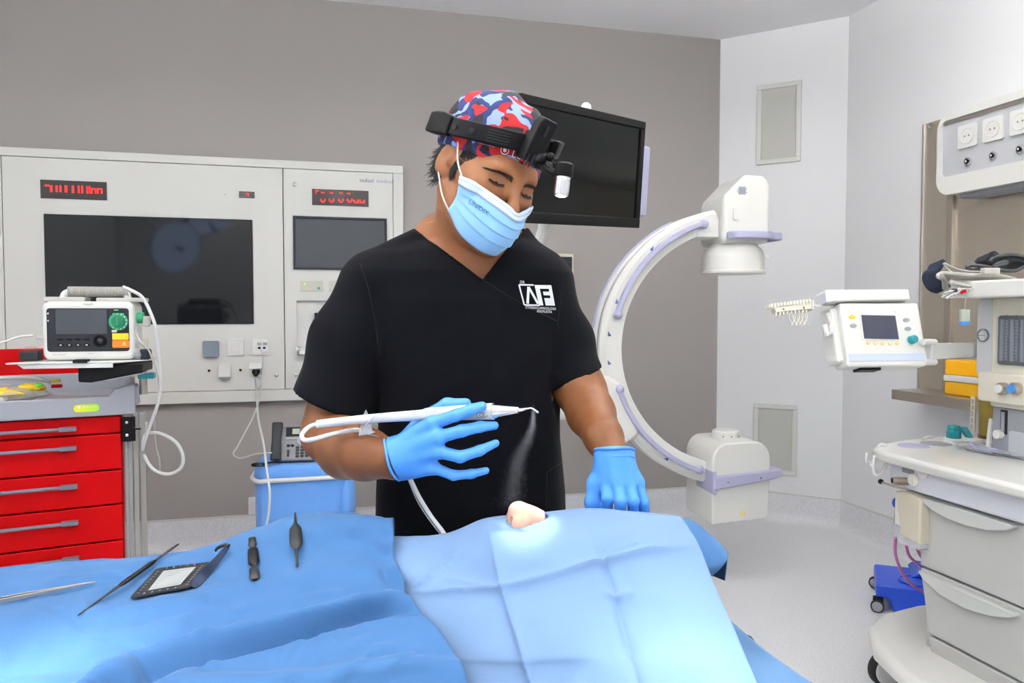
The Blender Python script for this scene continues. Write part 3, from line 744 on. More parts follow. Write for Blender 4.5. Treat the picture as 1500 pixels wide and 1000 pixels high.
line_on(bv_scrub, [(800, 745), (801, 700), (803, 690), (826, 676)], .0010, M_seam, 'pocket_seam', SG)
# neckline facing
nl = on(bv_scrub, [tuple(p) for p in catmull([(604, 338), (640, 362), (675, 388), (706, 412)], 6)], .0)
if len(nl) > 3: mk('neck_binding', MB().tube(nl, .0022, 6), M_scrub, SG, smooth=180, M=Matrix.Identity(4))
nl = on(bv_scrub, [tuple(p) for p in catmull([(708, 412), (728, 386), (748, 362), (762, 346)], 6)], .0)
if len(nl) > 3: mk('neck_binding', MB().tube(nl, .0022, 6), M_scrub, SG, smooth=180, M=Matrix.Identity(4))
# ---- embroidered emblem: letters A and F in a box
M_thread = mat('white_thread', (228, 229, 232), .7)
def decal(polys, bv, name, parent, m, off=.0028, sub=6):
    """polys: pixel polygons laid onto a surface as thin patches"""
    mb = MB()
    for poly in polys:
        q = on(bv, poly, off)
        if len(q) == len(poly): mb.add(q, [tuple(range(len(q)))])
    return mk(name, mb, m, parent, M=Matrix.Identity(4))
def lerp2(q, u, v):
    (x0, y0), (x1, y1), (x2, y2), (x3, y3) = q
    return ((x0*(1-u)+x1*u)*(1-v)+(x3*(1-u)+x2*u)*v, (y0*(1-u)+y1*u)*(1-v)+(y3*(1-u)+y2*u)*v)
Q = ((760.3, 417), (807.5, 417.5), (813, 447.5), (768, 446.5))
def uvp(l): return [lerp2(Q, u, v) for u, v in l]
L_ = []
def seg(a, b, w, asp=1.55):
    d = Vector(((b[0]-a[0])*asp, b[1]-a[1])).normalized(); n = Vector((-d.y/asp, d.x))*w/2
    return uvp([(a[0]+n.x, a[1]+n.y), (b[0]+n.x, b[1]+n.y), (b[0]-n.x, b[1]-n.y), (a[0]-n.x, a[1]-n.y)])
bd_ = [seg((0, 0), (.46, 0), .07), seg((0, 1), (.5, 1), .07), seg((0, 0), (0, 1), .07), seg((.12, .93), (.28, .1), .12), seg((.28, .1), (.46, .93), .12)]
# white field with an F left open: tile the field around the strokes
cells = [(.48, 0, 1.0, .18), (.48, .18, .62, 1.0), (.90, .18, 1.0, .32), (.70, .32, 1.0, .50), (.90, .50, 1.0, .64), (.70, .64, 1.0, 1.0)]
for a, b, c, d in cells: bd_.append(uvp([(a, b), (c, b), (c, d), (a, d)]))
decal(bd_, bv_scrub, 'emblem', SG, M_thread)
def text_px(s, c, size, slope, bv, off=.0022, sx=1, shear=0):
    vs, fs = text_geo(s, size); cs, sn = math.cos(slope), math.sin(slope)
    q = []
    for v in vs:
        x, y = v[0]*sx+v[1]*shear, v[1]; h, n = cast(bv, c[0]+x*cs+y*sn, c[1]+x*sn-y*cs)
        if h is None: h = at(c[0], c[1], 1.3)
        q.append(h-ray(c[0], c[1]).normalized()*off)
    return MB().add(q, fs)
mk('emblem_text', text_px('OTORRINOLARINGOLOGIA', (792, 451.3), 5.4, .05, bv_scrub, sx=.66), M_thread, SG, M=Matrix.Identity(4))
mk('emblem_text', text_px('RINOPLASTIA', (797.5, 456.3), 5.4, .05, bv_scrub, sx=.66), M_thread, SG, M=Matrix.Identity(4))
mk('emblem_text', text_px('DR.', (765.5, 413.3), 6, .05, bv_scrub, sx=.85), M_thread, SG, M=Matrix.Identity(4))
# ---- trousers and shoes
S = SDF(grid(-.36, .22, .01), grid(1.26, 1.62, .01), grid(.02, .92, .012))
for q, fx in ((-1, -.19), (1, .03)):
    S.chain([((fx+.02*q*-1, 1.47, .84), .098), ((fx, 1.46, .48), .080), ((fx, 1.48, .12), .068)], .02)
S.stack([(.76, -.085, 1.465, .175, .11), (.9, -.08, 1.46, .17, .11)], .04)
S.plane((0, 0, .08), (0, 0, -1))
link('trousers', S.mesh('trousers', 1), M_scrub, SG, M=Matrix.Identity(4))
for q, fx in ((-1, -.19), (1, .03)):
    S = SDF(grid(fx-.08, fx+.08, .005), grid(1.22, 1.58, .005), grid(-.01, .13, .005))
    S.cap((fx, 1.49, .052), (fx+.015*q, 1.32, .036), .048, .044, .02); S.cap((fx, 1.50, .06), (fx, 1.49, .09), .045, .043, .02)
    S.plane((0, 0, .003), (0, 0, -1)); link('shoe', S.mesh('shoe', 1), M_rubber, SG, M=Matrix.Identity(4))
# ---- surgical gloves
M_glove = mat('nitrile_blue', (78, 150, 230), .42, bump=.35, scale=55, detail=3, sss=.0, spec=.45, var=.03, vscale=30)
gA = at(640, 645, 1.16)
S = SDF(grid(gA.x-.125, gA.x+.115, .0017), grid(1.07, 1.25, .0017), grid(gA.z-.10, gA.z+.085, .0017))
hand_a(S, 0)
S.cap(at(562, 673, 1.19), at(602, 668, 1.18), .0345, .0300, .012)
ga, gb = at(563, 642, 1.17), at(586, 706, 1.17); d = gb-ga; n = Vector((d.z, 0, -d.x)).normalized(); n = n if n.x < 0 else -n
S.plane(ga, n)
glA_me = S.mesh('glove', 2); link('glove', glA_me, M_glove, SG, M=Matrix.Identity(4))
bv_glA = BVHTree.FromPolygons([WM[SG] @ v.co for v in glA_me.vertices], [tuple(p.vertices) for p in glA_me.polygons])
gB = at(905, 710, 1.2)
S = SDF(grid(gB.x-.065, gB.x+.065, .0017), grid(1.10, 1.31, .0017), grid(gB.z-.09, gB.z+.075, .0017))
hand_b(S, 0)
S.cap(at(900, 664, 1.222), at(902, 690, 1.22), .0325, .029, .014)
ga, gb = at(872, 662, 1.2), at(928, 660, 1.2); S.plane(at(900, 655, 1.21), Vector((0, .35, 1)))
glB_me = S.mesh('glove', 2); link('glove', glB_me, M_glove, SG, M=Matrix.Identity(4))
bv_glB = BVHTree.FromPolygons([WM[SG] @ v.co for v in glB_me.vertices], [tuple(p.vertices) for p in glB_me.polygons])
def ring(c, ax, r, thick, name, wob=.0012, el=1):
    ax = Vector(ax).normalized(); u = ax.orthogonal().normalized(); v = ax.cross(u)
    pts = [Vector(c)+(u*math.cos(a)+v*math.sin(a)*el)*r+ax*wob*math.sin(3*a) for a in [2*math.pi*i/40 for i in range(40)]]
    return mk(name, MB().tube(pts, thick, 8, closed=True), M_glove, SG, smooth=180, M=Matrix.Identity(4))
ring(at(575, 673, 1.188), n, .0345, .0022, 'glove_cuff'); 
ring(at(900, 660, 1.219), (0, .35, 1), .0322, .0022, 'glove_cuff')
ring(at(902, 671, 1.219), (.05, .35, 1), .0318, .0012, 'glove_fold')
# ---- patterned cap
def camo():
    m = bpy.data.materials.new('camouflage_cloth'); m.use_nodes = True; nt = m.node_tree; b = nt.nodes['Principled BSDF']; b.inputs['Roughness'].default_value = .8
    tc = nt.nodes.new('ShaderNodeTexCoord'); prev = None
    layers = [((20, 38, 92), 0, None), ((128, 150, 212), 11.3, .545), ((172, 14, 20), 37.7, .55), ((24, 24, 28), 71.9, .58)]
    for col, off, th in layers:
        if th is None:
            rgb = nt.nodes.new('ShaderNodeRGB'); rgb.outputs[0].default_value = lin(col)+(1,); prev = rgb.outputs[0]; continue
        mp = nt.nodes.new('ShaderNodeMapping'); mp.inputs['Location'].default_value = (off, off*.7, off*1.3)
        nz = nt.nodes.new('ShaderNodeTexNoise'); nz.inputs['Scale'].default_value = 29; nz.inputs['Detail'].default_value = 0; nz.inputs['Distortion'].default_value = .9
        gt = nt.nodes.new('ShaderNodeMath'); gt.operation = 'GREATER_THAN'; gt.inputs[1].default_value = th
        mx = nt.nodes.new('ShaderNodeMix'); mx.data_type = 'RGBA'
        nt.links.new(tc.outputs['Object'], mp.inputs[0]); nt.links.new(mp.outputs[0], nz.inputs['Vector']); nt.links.new(nz.outputs['Fac'], gt.inputs[0])
        nt.links.new(gt.outputs[0], mx.inputs['Factor']); nt.links.new(prev, mx.inputs['A']); mx.inputs['B'].default_value = lin(col)+(1,)
        prev = mx.outputs['Result']
    nt.links.new(prev, b.inputs['Base Color']); return m
M_camo = camo()
def local_grid(S, k=1.02):
    X = S.xs[:, None, None]-HO.x; Y_ = S.ys[None, :, None]-HO.y; Z = S.zs[None, None, :]-HO.z
    return [(X*a.x+Y_*a.y+Z*a.z)/k for a in (hx, hy, hz)]
cc = hp(-.002, -.02, .045)
S = SDF(grid(cc.x-.13, cc.x+.13, .0022), grid(cc.y-.13, cc.y+.13, .0022), grid(cc.z-.13, cc.z+.13, .0022))
S.ell(hp(.002, -.020, .040), (.090, .112, .094), 0, 'add', Mh); S.ell(hp(.008, -.030, .055), (.086, .098, .086), .02, 'add', Mh)
lx, ly, lz = local_grid(S)
fold = .0022*np.sin(lx*95+2.5*np.sin(ly*40))*np.clip((lz-.06)*22, 0, 1)+.0016*np.sin(ly*70+lx*60+1)*np.clip((lz-.05)*18, 0, 1)
rim = .010+.10*ly-.08*lx
band = np.where(lz-rim < .024, .0022, 0)*1.0
S.D = (S.D+fold-band).astype(np.float32)
S.D = np.maximum(S.D, rim-lz).astype(np.float32)
cap_me = S.mesh('surgical_cap', 1); link('surgical_cap', cap_me, M_camo, SG, M=Matrix.Identity(4))
bv_cap = BVHTree.FromPolygons([WM[SG] @ v.co for v in cap_me.vertices], [tuple(p.vertices) for p in cap_me.polygons])
mk('cap_lettering', text_px('Lenve', (768, 229), 21, .30, bv_cap, off=.0012, sx=.75), M_thread, SG, M=Matrix.Identity(4))
mk('cap_lettering', text_px('THE PROCEDURE', (697, 206), 6.5, .30, bv_cap, off=.001, sx=1.15), mat('pale_print', (206, 170, 190), .7), SG, M=Matrix.Identity(4))
rg = on(bv_cap, [(739.5+5.6*math.cos(a), 220+6.2*math.sin(a)) for a in [2*math.pi*i/24 for i in range(24)]], .001)
mk('cap_badge', MB().tube(rg, .0009, 5, closed=True), M_thread, SG, smooth=180, M=Matrix.Identity(4))
rg = on(bv_cap, [(739.5+2.6*math.cos(a), 220+3*math.sin(a)) for a in [2*math.pi*i/16 for i in range(16)]], .001)
mk('cap_badge', MB().add(rg, [tuple(range(16))]), M_thread, SG, M=Matrix.Identity(4))
# ---- hair, brows, lashes
M_hair = mat('dark_hair', (24, 20, 19), .55, bump=.4, scale=400)
mb = MB(); rnd = random.Random(3)
def strand(mb, p, d, L, r=.0009, curl=.25, n=4):
    p = Vector(p); d = Vector(d).normalized(); side = Vector((rnd.uniform(-1, 1), rnd.uniform(-1, 1), rnd.uniform(-1, 1)))*curl; pts = []; q = p.copy()
    for i in range(n+1):
        pts.append(q.copy()); q = q+d*L/n; d = (d+side/n).normalized()
    mb.tube(pts, [r*(1-.85*i/n) for i in range(n+1)], 3, caps=False)
for i in range(900):
    a = rnd.uniform(-1, 1); sgn = -1 if a < 0 else 1; f = abs(a)
    x = sgn*(.070-.070*(1-f)**1.2); y = -.062-.048*(1-f)**.6+rnd.uniform(-.012, .012)*f; z = rnd.uniform(-.045, .012)
    y = -.018-.100*math.sqrt(max(0, 1-(x/.079)**2))*math.sqrt(max(.2, 1-((z-.04)/.10)**2))
    if abs(x) > .05: y = max(y, -.075)+rnd.uniform(0, .030)*1
    x = sgn*min(abs(x), .076)
    d = hx*sgn*rnd.uniform(-.1, .45)*f-hy*rnd.uniform(.2, .9)-hz*rnd.uniform(.7, 1.2)
    strand(mb, hp(x, y, z), d, rnd.uniform(.012, .032), .0014, .8)
for q in (-1, 1):                                                     # sideburns
    for i in range(620):
        z = rnd.uniform(-.026, .030); y = rnd.uniform(.014+.10*(z+.026), .022+.55*(z+.026))
        o = hp(q*.12, y, z); h, nn = surf_pt(bv_body, o, -hx*q)
        if h is None: continue
        strand(mb, h, -hz+hx*q*.15-hy*rnd.uniform(-.1, .3), rnd.uniform(.007, .014), .0008, .2)
tag(mk('hair', mb, M_hair, SG, M=Matrix.Identity(4)), None, kind='stuff')
S = SDF(grid(HO.x-.12, HO.x+.1, .003), grid(HO.y-.1, HO.y+.13, .003), grid(HO.z-.10, HO.z+.1, .003))
S.ell(hp(0, -.026, .030), (.0785, .096, .088), 0, 'add', Mh)
lx, ly, lz = local_grid(S)
S.D = np.maximum(np.maximum(S.D, ly+.030+.35*np.clip(-lz, 0, 1)), np.maximum(lz-.03, -.050-lz+.0*lx)).astype(np.float32)
link('hair', S.mesh('hair', 1), M_hair, SG, M=Matrix.Identity(4))
mb = MB()
for q in (-1, 1):
    for i in range(190):
        t_ = rnd.random(); x = q*(.012+.042*t_); z = .0130+.0045*math.sin(min(t_*1.2, 1)*math.pi*.6)-.012*max(0, t_-.6)+rnd.uniform(-.0034, .0034)*(1-.65*t_)
        h, nn = surf_pt(bv_body, hp(x, .15, z-.003), -hy)
        if h is None: continue
        strand(mb, h+nn*.0004, hx*q*(.7+.4*t_)+hz*(.55-.8*t_)+nn*.25, rnd.uniform(.007, .011), .00055, .15, 3)
for q in (-1, 1): mk('eye', MB().ball(hp(q*.032, .0768, -.0030), .0128, 16), mat('eye_dark', (34, 24, 20), .15) if 'eye_dark' not in MATS else MATS['eye_dark'], SG, smooth=180, M=Matrix.Identity(4))
tag(mk('eyebrows', mb, mat('brow_hair', (62, 44, 34), .7), SG, M=Matrix.Identity(4)), None, kind='stuff')
mb = MB()
for q in (-1, 1):
    lp = []
    for i in range(40):
        t_ = i/39; x = q*(.019+.027*t_); z = -.0022-.0025*math.sin(t_*math.pi)
        h, nn = surf_pt(bv_body, hp(x, .15, z), -hy)
        if h is None: continue
        lp.append(h+nn*.0003)
        strand(mb, h, nn*1.0-hz*.8+hx*q*.4*(t_-.3), .0075, .0004, .1, 3)
    if len(lp) > 3: mb.tube(lp, .0011, 5)
tag(mk('eyelashes', mb, M_hair, SG, M=Matrix.Identity(4)), None, kind='stuff')
# ---- face mask
M_mask = mat('mask_blue', (140, 192, 236), .8, bump=.15, scale=900, sheen=.2)
M_maskw = mat('mask_white', (214, 226, 242), .8)
Tm = [(-.066, .047, -.018), (-.050, .088, -.020), (-.016, .122, -.027), (0, .1285, -.033), (.016, .122, -.027), (.050, .088, -.020), (.066, .047, -.018)]
Mm = [(-.066, .046, -.052), (-.050, .097, -.062), (-.024, .124, -.070), (0, .1325, -.072), (.024, .124, -.070), (.048, .092, -.066), (.068, .040, -.058)]
Bm = [(-.062, .036, -.082), (-.048, .070, -.106), (-.024, .098, -.116), (0, .106, -.118), (.024, .098, -.116), (.048, .070, -.106), (.062, .036, -.082)]
T2, M2, B2 = [catmull(l, 8) for l in (Tm, Mm, Bm)]; NV = 40
def mask_pt(i, v, out=0):
    T, Mi, B = T2[i], M2[i], B2[i]
    q = T*(1-v)*(1-2*v)+Mi*4*v*(1-v)+B*v*(2*v-1)
    u = i/(len(T2)-1)*2-1; fade = (1-abs(u)**6)
    pl = 0
    for v0 in (.34, .54, .74):
        if v0-.17 < v < v0: pl += .0035*(v-v0+.17)/.17
    nn = np.array((u*.8, .8, -.55*v)); nn /= np.linalg.norm(nn)
    p = hp(*q); lo, no, ii, dd = bv_body.find_nearest(p)
    if lo is not None:
        side_ = (p-lo).dot(no)
        if side_ < .0022: p = lo+no*.0022
    nw = hx*nn[0]+hy*nn[1]+hz*nn[2]
    return p+nw*(pl*fade+out)
nu = len(T2)
def mask_mesh(v0, v1, nv, out=0):
    vs = [mask_pt(i, v0+(v1-v0)*j/nv, out) for j in range(nv+1) for i in range(nu)]
    return MB().add(vs, [(j*nu+i, j*nu+i+1, (j+1)*nu+i+1, (j+1)*nu+i) for j in range(nv) for i in range(nu-1)])
o = mk('face_mask', mask_mesh(.0, 1, NV), M_mask, SG, smooth=60, M=Matrix.Identity(4)); sd = o.modifiers.new('s', 'SOLIDIFY'); sd.thickness = .0012; sd.offset = 0
mask_me = o.data; bv_mask = BVHTree.FromPolygons([WM[SG] @ v.co for v in mask_me.vertices], [tuple(p.vertices) for p in mask_me.polygons])
o2 = mk('mask_band', mask_mesh(-.005, .17, 6, .0018), M_maskw, SG, smooth=60, M=Matrix.Identity(4)); sd = o2.modifiers.new('s', 'SOLIDIFY'); sd.thickness = .001; sd.offset = 0
mb = MB()
for v in (.06, .15, .19, .965): 
    for i in range(nu-1):
        for t_ in (0, .5): a = mask_pt(i, v, .0026)*(1-t_)+mask_pt(i+1, v, .0026)*t_; b = mask_pt(i, v, .0026)*(.7-t_)+mask_pt(i+1, v, .0026)*(.3+t_); mb.tube([a, b], .0004, 4)
tag(mk('mask_stitching', mb, M_slate, SG, M=Matrix.Identity(4)), None, kind='stuff')
mk('mask_lettering', text_px('UNIDIX', (701, 304), 9.5, .56, bv_mask, .0035, sx=1.05), mat('mask_ink', (50, 88, 140), .7), SG, M=Matrix.Identity(4))
def strap(a, b, ear, q):
    pts = catmull([a, (a*.6+ear*.4)+hx*q*.006, ear], 6)
    return mk('mask_strap', MB().tube([Vector(p) for p in pts], .0016, 6), M_white, SG, smooth=180, M=Matrix.Identity(4))
for q in (-1, 1):
    i = 1 if q < 0 else nu-2
    strap(mask_pt(i, .02), 0, hp(q*.083, .006, .030), q); strap(mask_pt(i, .97), 0, hp(q*.082, -.012, -.034), q)
# ------------------------------------------------------------------ headlamp
HL = thing('headlamp', 'black surgical headlamp strapped around the patterned cap', 'headlamp', hp(0, .02, .08))
def band_pts(l, off, n=6):
    out = []
    for q in catmull(l, n):
        h, nn = cast(bv_cap, q[0], q[1]); out.append(h-ray(q[0], q[1]).normalized()*.0+nn*off if h is not None else None)
    return out
upv = (hz*.97-hy*.05).normalized()
I4 = Matrix.Identity(4)
def lb(cx, cy, cz): return hp(cx, cy, cz)
def arc(y0, zf, rx, ry, a0, a1, n=16, tilt=.30):
    """points of an inclined ellipse around the head, angle 0 = front, -90 = his right"""
    out = []
    for i in range(n+1):
        a = R(a0+(a1-a0)*i/n); x = rx*math.sin(a); y = y0+ry*math.cos(a); out.append(hp(x, y, zf+.12*(y-y0)+.20*x))
    return out
BT = 0; ZB = .065
M_hl = mat('headlamp_black', (9, 9, 11), .42, spec=.16)
mk('strap', MB().strip(arc(-.022, ZB, .093, .117, -8, -352, 60, BT), .020, .004, upv), M_hl, HL, smooth=30, M=I4)
mk('side_arm', MB().strip(arc(-.022, ZB-.002, .101, .124, -12, -80, 16, BT), .030, .012, upv), M_hl, HL, bevel=.0025, M=I4)
mk('side_arm', MB().strip(arc(-.022, ZB-.002, .101, .124, 84, 25, 16, BT), .030, .012, upv), M_hl, HL, bevel=.0025, M=I4)
mk('battery_pack', MB().strip([hp(-.102, .002, ZB-.020), hp(-.104, -.022, ZB-.022), hp(-.101, -.050, ZB-.026), hp(-.094, -.082, ZB-.030)], [.034, .040, .040, .036], [.014, .016, .016, .014], upv), M_hl, HL, bevel=.004, M=I4)
for a in (-58, -74):
    c_ = arc(-.022, ZB-.002, .108, .131, a, a+1, 1, BT)[0]; d_ = (c_-hp(0, -.022, ZB)).normalized()
    mk('screw', MB().cyl(c_-d_*.002, c_+d_*.0015, .005, .0045, 16), M_rubber, HL, smooth=40, M=I4)
mb = MB()
for i in range(5): mb.strip(arc(-.022, ZB-.011+.0045*i, .1075, .1305, -27, -45, 6, BT), .0016, .002, upv)
tag(mk('ribs', mb, M_rubber, HL, M=I4), None, kind='stuff')
# front plate with raised block
fa = math.radians(-6); fo = hp(-.010, .100, ZB-.003)
FM = Matrix(((hx.x, hy.x, hz.x, fo.x), (hx.y, hy.y, hz.y, fo.y), (hx.z, hy.z, hz.z, fo.z), (0, 0, 0, 1)))
mk('front_plate', MB().box((-.020, -.006, -.014), (.026, .010, .034), FM), M_hl, HL, bevel=.004, M=I4)
mk('front_block', MB().prism([(-.020, -.014), (.016, -.014), (.016, .062), (-.014, .062), (-.020, .050)], .004, .024, 'y', FM), M_hl, HL, bevel=.003, M=I4)
mk('vent_slot', MB().box((-.004, .023, .034), (.001, .0262, .052), FM), M_rubber, HL, M=I4)
mk('vent_slot', MB().box((-.014, .023, -.020), (-.011, .0255, .0), FM), M_rubber, HL, M=I4); mk('vent_slot', MB().box((-.004, .023, -.018), (-.001, .0255, .002), FM), M_rubber, HL, M=I4)
kx = hx
mk('hinge_knob', MB().cyl(FM @ Vector((.012, .020, -.006)), FM @ Vector((.036, .020, -.006)), .011, .011, 20), M_rubber, HL, smooth=40, M=I4)
mk('clip', MB().tube([FM @ Vector(p) for p in ((.034, .024, .004), (.046, .028, .002), (.046, .030, -.014), (.034, .026, -.016))], .0022, 8), M_hl, HL, smooth=180, M=I4)
jp = [at(792, 232, 1.235), at(800, 246, 1.225), at(812, 252, 1.215), at(823, 248, 1.21)]
mk('joint_arm', MB().tube([Vector(p) for p in catmull(jp, 5)], .0058, 10), M_hl, HL, smooth=60, M=I4)
mk('joint_ball', MB().ball(at(793, 233, 1.225), .0095, 14), M_hl, HL, smooth=180, M=I4); mk('joint_ball', MB().ball(at(806, 230, 1.222), .0075, 14), M_hl, HL, smooth=180, M=I4)
la = at(827, 244, 1.205); tgt = at(775, 762, 1.10); ld = (tgt-la).normalized(); ld2 = (at(821.5, 288, 1.205)-la).normalized()
LM = ld2.to_track_quat('Z', 'Y').to_matrix().to_4x4(); LM.translation = la
mk('lamp_housing', MB().lathe([(.011, -.006), (.0145, -.003), (.0150, .014), (.0138, .0165)], LM), M_hl, HL, smooth=40, M=I4)
mk('lamp_barrel', MB().lathe([(.0118, .0165), (.0120, .021), (.0112, .0215), (.0112, .023), (.0120, .0235), (.0122, .040), (.0112, .046), (.0092, .0465)], LM), M_chrome, HL, smooth=40, M=I4)
mk('lamp_lens', MB().lathe([(.0092, .0462), (.006, .0482), (.001, .0488)], LM), mat('lamp_glow', (255, 255, 255), .3, emit=12), HL, smooth=60, M=I4)
sp = bpy.data.lights.new('headlamp_beam', 'SPOT'); sp.energy = HEAD_W; sp.spot_size = R(13); sp.spot_blend = .8; sp.shadow_soft_size = .008; sp.color = (1, .98, .95)
so = bpy.data.objects.new('headlamp_beam', sp); C.objects.link(so); so.location = la+ld2*.052; so.rotation_euler = (tgt-so.location).to_track_quat('-Z', 'Y').to_euler(); so.parent = HL; so.matrix_parent_inverse = WM[HL].inverted()
# ------------------------------------------------------------------ operating table, patient, drapes
OT = thing('operating_table', 'operating table under the blue drapes', 'operating table', (-.6, 1.08, 0))
mk('table_top', MB().box((-1.75, .84, .70), (.42, 1.30, .745)), M_black, OT, bevel=.02, M=I4)
mk('column', MB().box((-.85, .95, .12), (-.45, 1.2, .70)), M_steel, OT, bevel=.01, M=I4); mk('base', MB().box((-1.1, .8, 0), (-.2, 1.3, .12)), M_white, OT, bevel=.02, M=I4)
pz = Vector((.91, .32, .15)).normalized(); py_ = Vector((-.16, -.10, .97)); py_ = (py_-pz*py_.dot(pz)).normalized(); px_ = pz.cross(py_)
tip = at(757, 741, 1.12); PO = tip-py_*.129+pz*.034
S = SDF(grid(-1.85, .34, .012, [(PO.x-.13, PO.x+.14, .0025), (tip.x-.03, tip.x+.06, .0013)]), grid(.86, 1.34, .009, [(tip.y-.03, tip.y+.03, .0013)]), grid(.66, 1.06, .006, [(tip.z-.07, tip.z+.01, .0013)]))
pp, Mp = head_sdf(S, PO, px_, py_, pz, 1.0)
S.cap(PO-pz*.06-py_*.02, PO-pz*.15-py_*.05, .055, .06, .03)
e_ = lambda c, r, k=.008, op='add': S.ell(pp(*c), r, k, op, Mp)
S.cap(pp(0, .094, .014), pp(0, .121, -.028), .0095, .0115, .010); e_((0, .1205, -.035), (.0135, .0135, .0125), .008)
e_((0, .104, -.024), (.0165, .018, .024), .012)
for q in (-1, 1):
    e_((q*.0125, .1055, -.0375), (.0085, .0115, .0115), .009)
for q in (-1, 1):
    e_((q*.0085, .109, -.0475), (.0048, .0090, .0052), .0015, 'cut')
ch = Vector((-.42, 1.09, .83)); S.ell((-.38, 1.09, .82), (.22, .17, .085), .05); S.ell((-.68, 1.09, .80), (.24, .15, .065), .06)
for q in (-1, 1):
    S.chain([((-.25, 1.09+q*.14, .80), .05), ((-.55, 1.09+q*.18, .78), .038), ((-.80, 1.09+q*.17, .78), .03)], .02)
    S.chain([((-.85, 1.09+q*.075, .79), .075), ((-1.25, 1.09+q*.08, .78), .055), ((-1.62, 1.09+q*.08, .77), .038)], .04)
    S.cap((-1.66, 1.09+q*.08, .77), (-1.68, 1.09+q*.09, .86), .035, .028, .02)
PT = thing('person', 'patient lying under the blue drapes with only the nose showing', 'person', (-.6, 1.09, .745))
S.plane((0, 0, .748), (0, 0, -1))
link('body', S.mesh('body', 1), M_skinp, PT, M=I4)
def net(rows, nu, nv):
    """smooth surface through a grid of sight points; returns vertex arrays and parameters"""
    cols = [catmull([(a, b, c) for a, b, c in r], nu) for r in rows]
    out = [catmull([cols[i][k] for i in range(len(rows))], nv) for k in range(len(cols[0]))]
    G = np.array([[tuple(at(*p)) for p in col] for col in out])             # [u][v][3]
    PX = np.array([[p[:2] for p in col] for col in out])
    return G, PX
def normals(G):
    du = np.gradient(G, axis=0); dv = np.gradient(G, axis=1); n = np.cross(du, dv); n /= np.linalg.norm(n, axis=2)[..., None]+1e-12
    d = np.array(EYE)-G; s = np.sign((n*d).sum(2)); return n*s[..., None]
def fbm(G, sc, seed):
    r = np.random.RandomState(seed); out = np.zeros(G.shape[:2])
    for i in range(14):
        k = r.normal(size=3)*sc*(1+.18*i); out += np.sin(G @ k+r.rand()*6.28)/(1+.18*i)
    return out/4
def seg_d(PX, pts):
    """signed pixel distance to a polyline and fade at the ends (positive above the line)"""
    best = np.full(PX.shape[:2], 1e9); sg = np.ones(PX.shape[:2]); tt = np.zeros(PX.shape[:2]); L = 0; tot = sum(math.dist(a, b) for a, b in zip(pts[:-1], pts[1:]))
    for a, b in zip(pts[:-1], pts[1:]):
        a = np.array(a, float); b = np.array(b, float); ba = b-a; l = np.linalg.norm(ba)
        t = np.clip(((PX-a) @ ba)/(l*l), 0, 1); q = PX-a-t[..., None]*ba; d = np.linalg.norm(q, axis=2)
        cr = ba[0]*(PX[..., 1]-a[1])-ba[1]*(PX[..., 0]-a[0]); m = d < best
        best = np.where(m, d, best); sg = np.where(m, -np.sign(cr), sg); tt = np.where(m, (L+t*l)/tot, tt); L += l
    return best*sg, np.clip(np.minimum(tt, 1-tt)*6, 0, 1)
def cloth(name, label, rows, nu, nv, m, disp, hole=None, parent=None):
    G, PX = net(rows, nu, nv); N = normals(G); G = G+N*disp(G, PX)[..., None]
    U, V = G.shape[:2]; vs = G.reshape(-1, 3); fs = []
    for i in range(U-1):
        for j in range(V-1):
            if hole and hole(PX[i, j]): continue
            fs.append((i*V+j, i*V+j+1, (i+1)*V+j+1, (i+1)*V+j))
    mb = MB().add([tuple(v) for v in vs], fs); o = mk(name, mb, m, parent, smooth=180)
    bm = bmesh.new(); bm.from_mesh(o.data); bmesh.ops.delete(bm, geom=[v for v in bm.verts if not v.link_faces], context='VERTS'); bm.to_mesh(o.data); bm.free()
    sd = o.modifiers.new('thickness', 'SOLIDIFY'); sd.thickness = .0012; sd.offset = -1
    if label: tag(o, label, 'drape')
    return o, BVHTree.FromPolygons([tuple(v) for v in vs], fs), G, PX
def weave(name, rgb, sc=2600):
    m = mat(name, rgb, .78, sheen=.08, spec=.25, var=.03, vscale=9); nt = m.node_tree; b = nt.nodes['Principled BSDF']
    tc = nt.nodes['Texture Coordinate']; v1 = nt.nodes.new('ShaderNodeTexVoronoi'); v1.inputs['Scale'].default_value = 420; n2 = nt.nodes.new('ShaderNodeTexNoise'); n2.inputs['Scale'].default_value = 60; n2.inputs['Detail'].default_value = 5
    ad = nt.nodes.new('ShaderNodeMath'); ad.operation = 'MULTIPLY_ADD'; ad.inputs[1].default_value = .35
    bp = nt.nodes.new('ShaderNodeBump'); bp.inputs['Strength'].default_value = .22; bp.inputs['Distance'].default_value = .0015
    nt.links.new(tc.outputs['Object'], v1.inputs['Vector']); nt.links.new(tc.outputs['Object'], n2.inputs['Vector'])
    nt.links.new(v1.outputs['Distance'], ad.inputs[0]); nt.links.new(n2.outputs['Fac'], ad.inputs[2]); nt.links.new(ad.outputs[0], bp.inputs['Height']); nt.links.new(bp.outputs[0], b.inputs['Normal'])
    return m
M_dl = weave('pale_blue_drape', (114, 144, 182)); M_dd = weave('mid_blue_drape', (64, 108, 156))
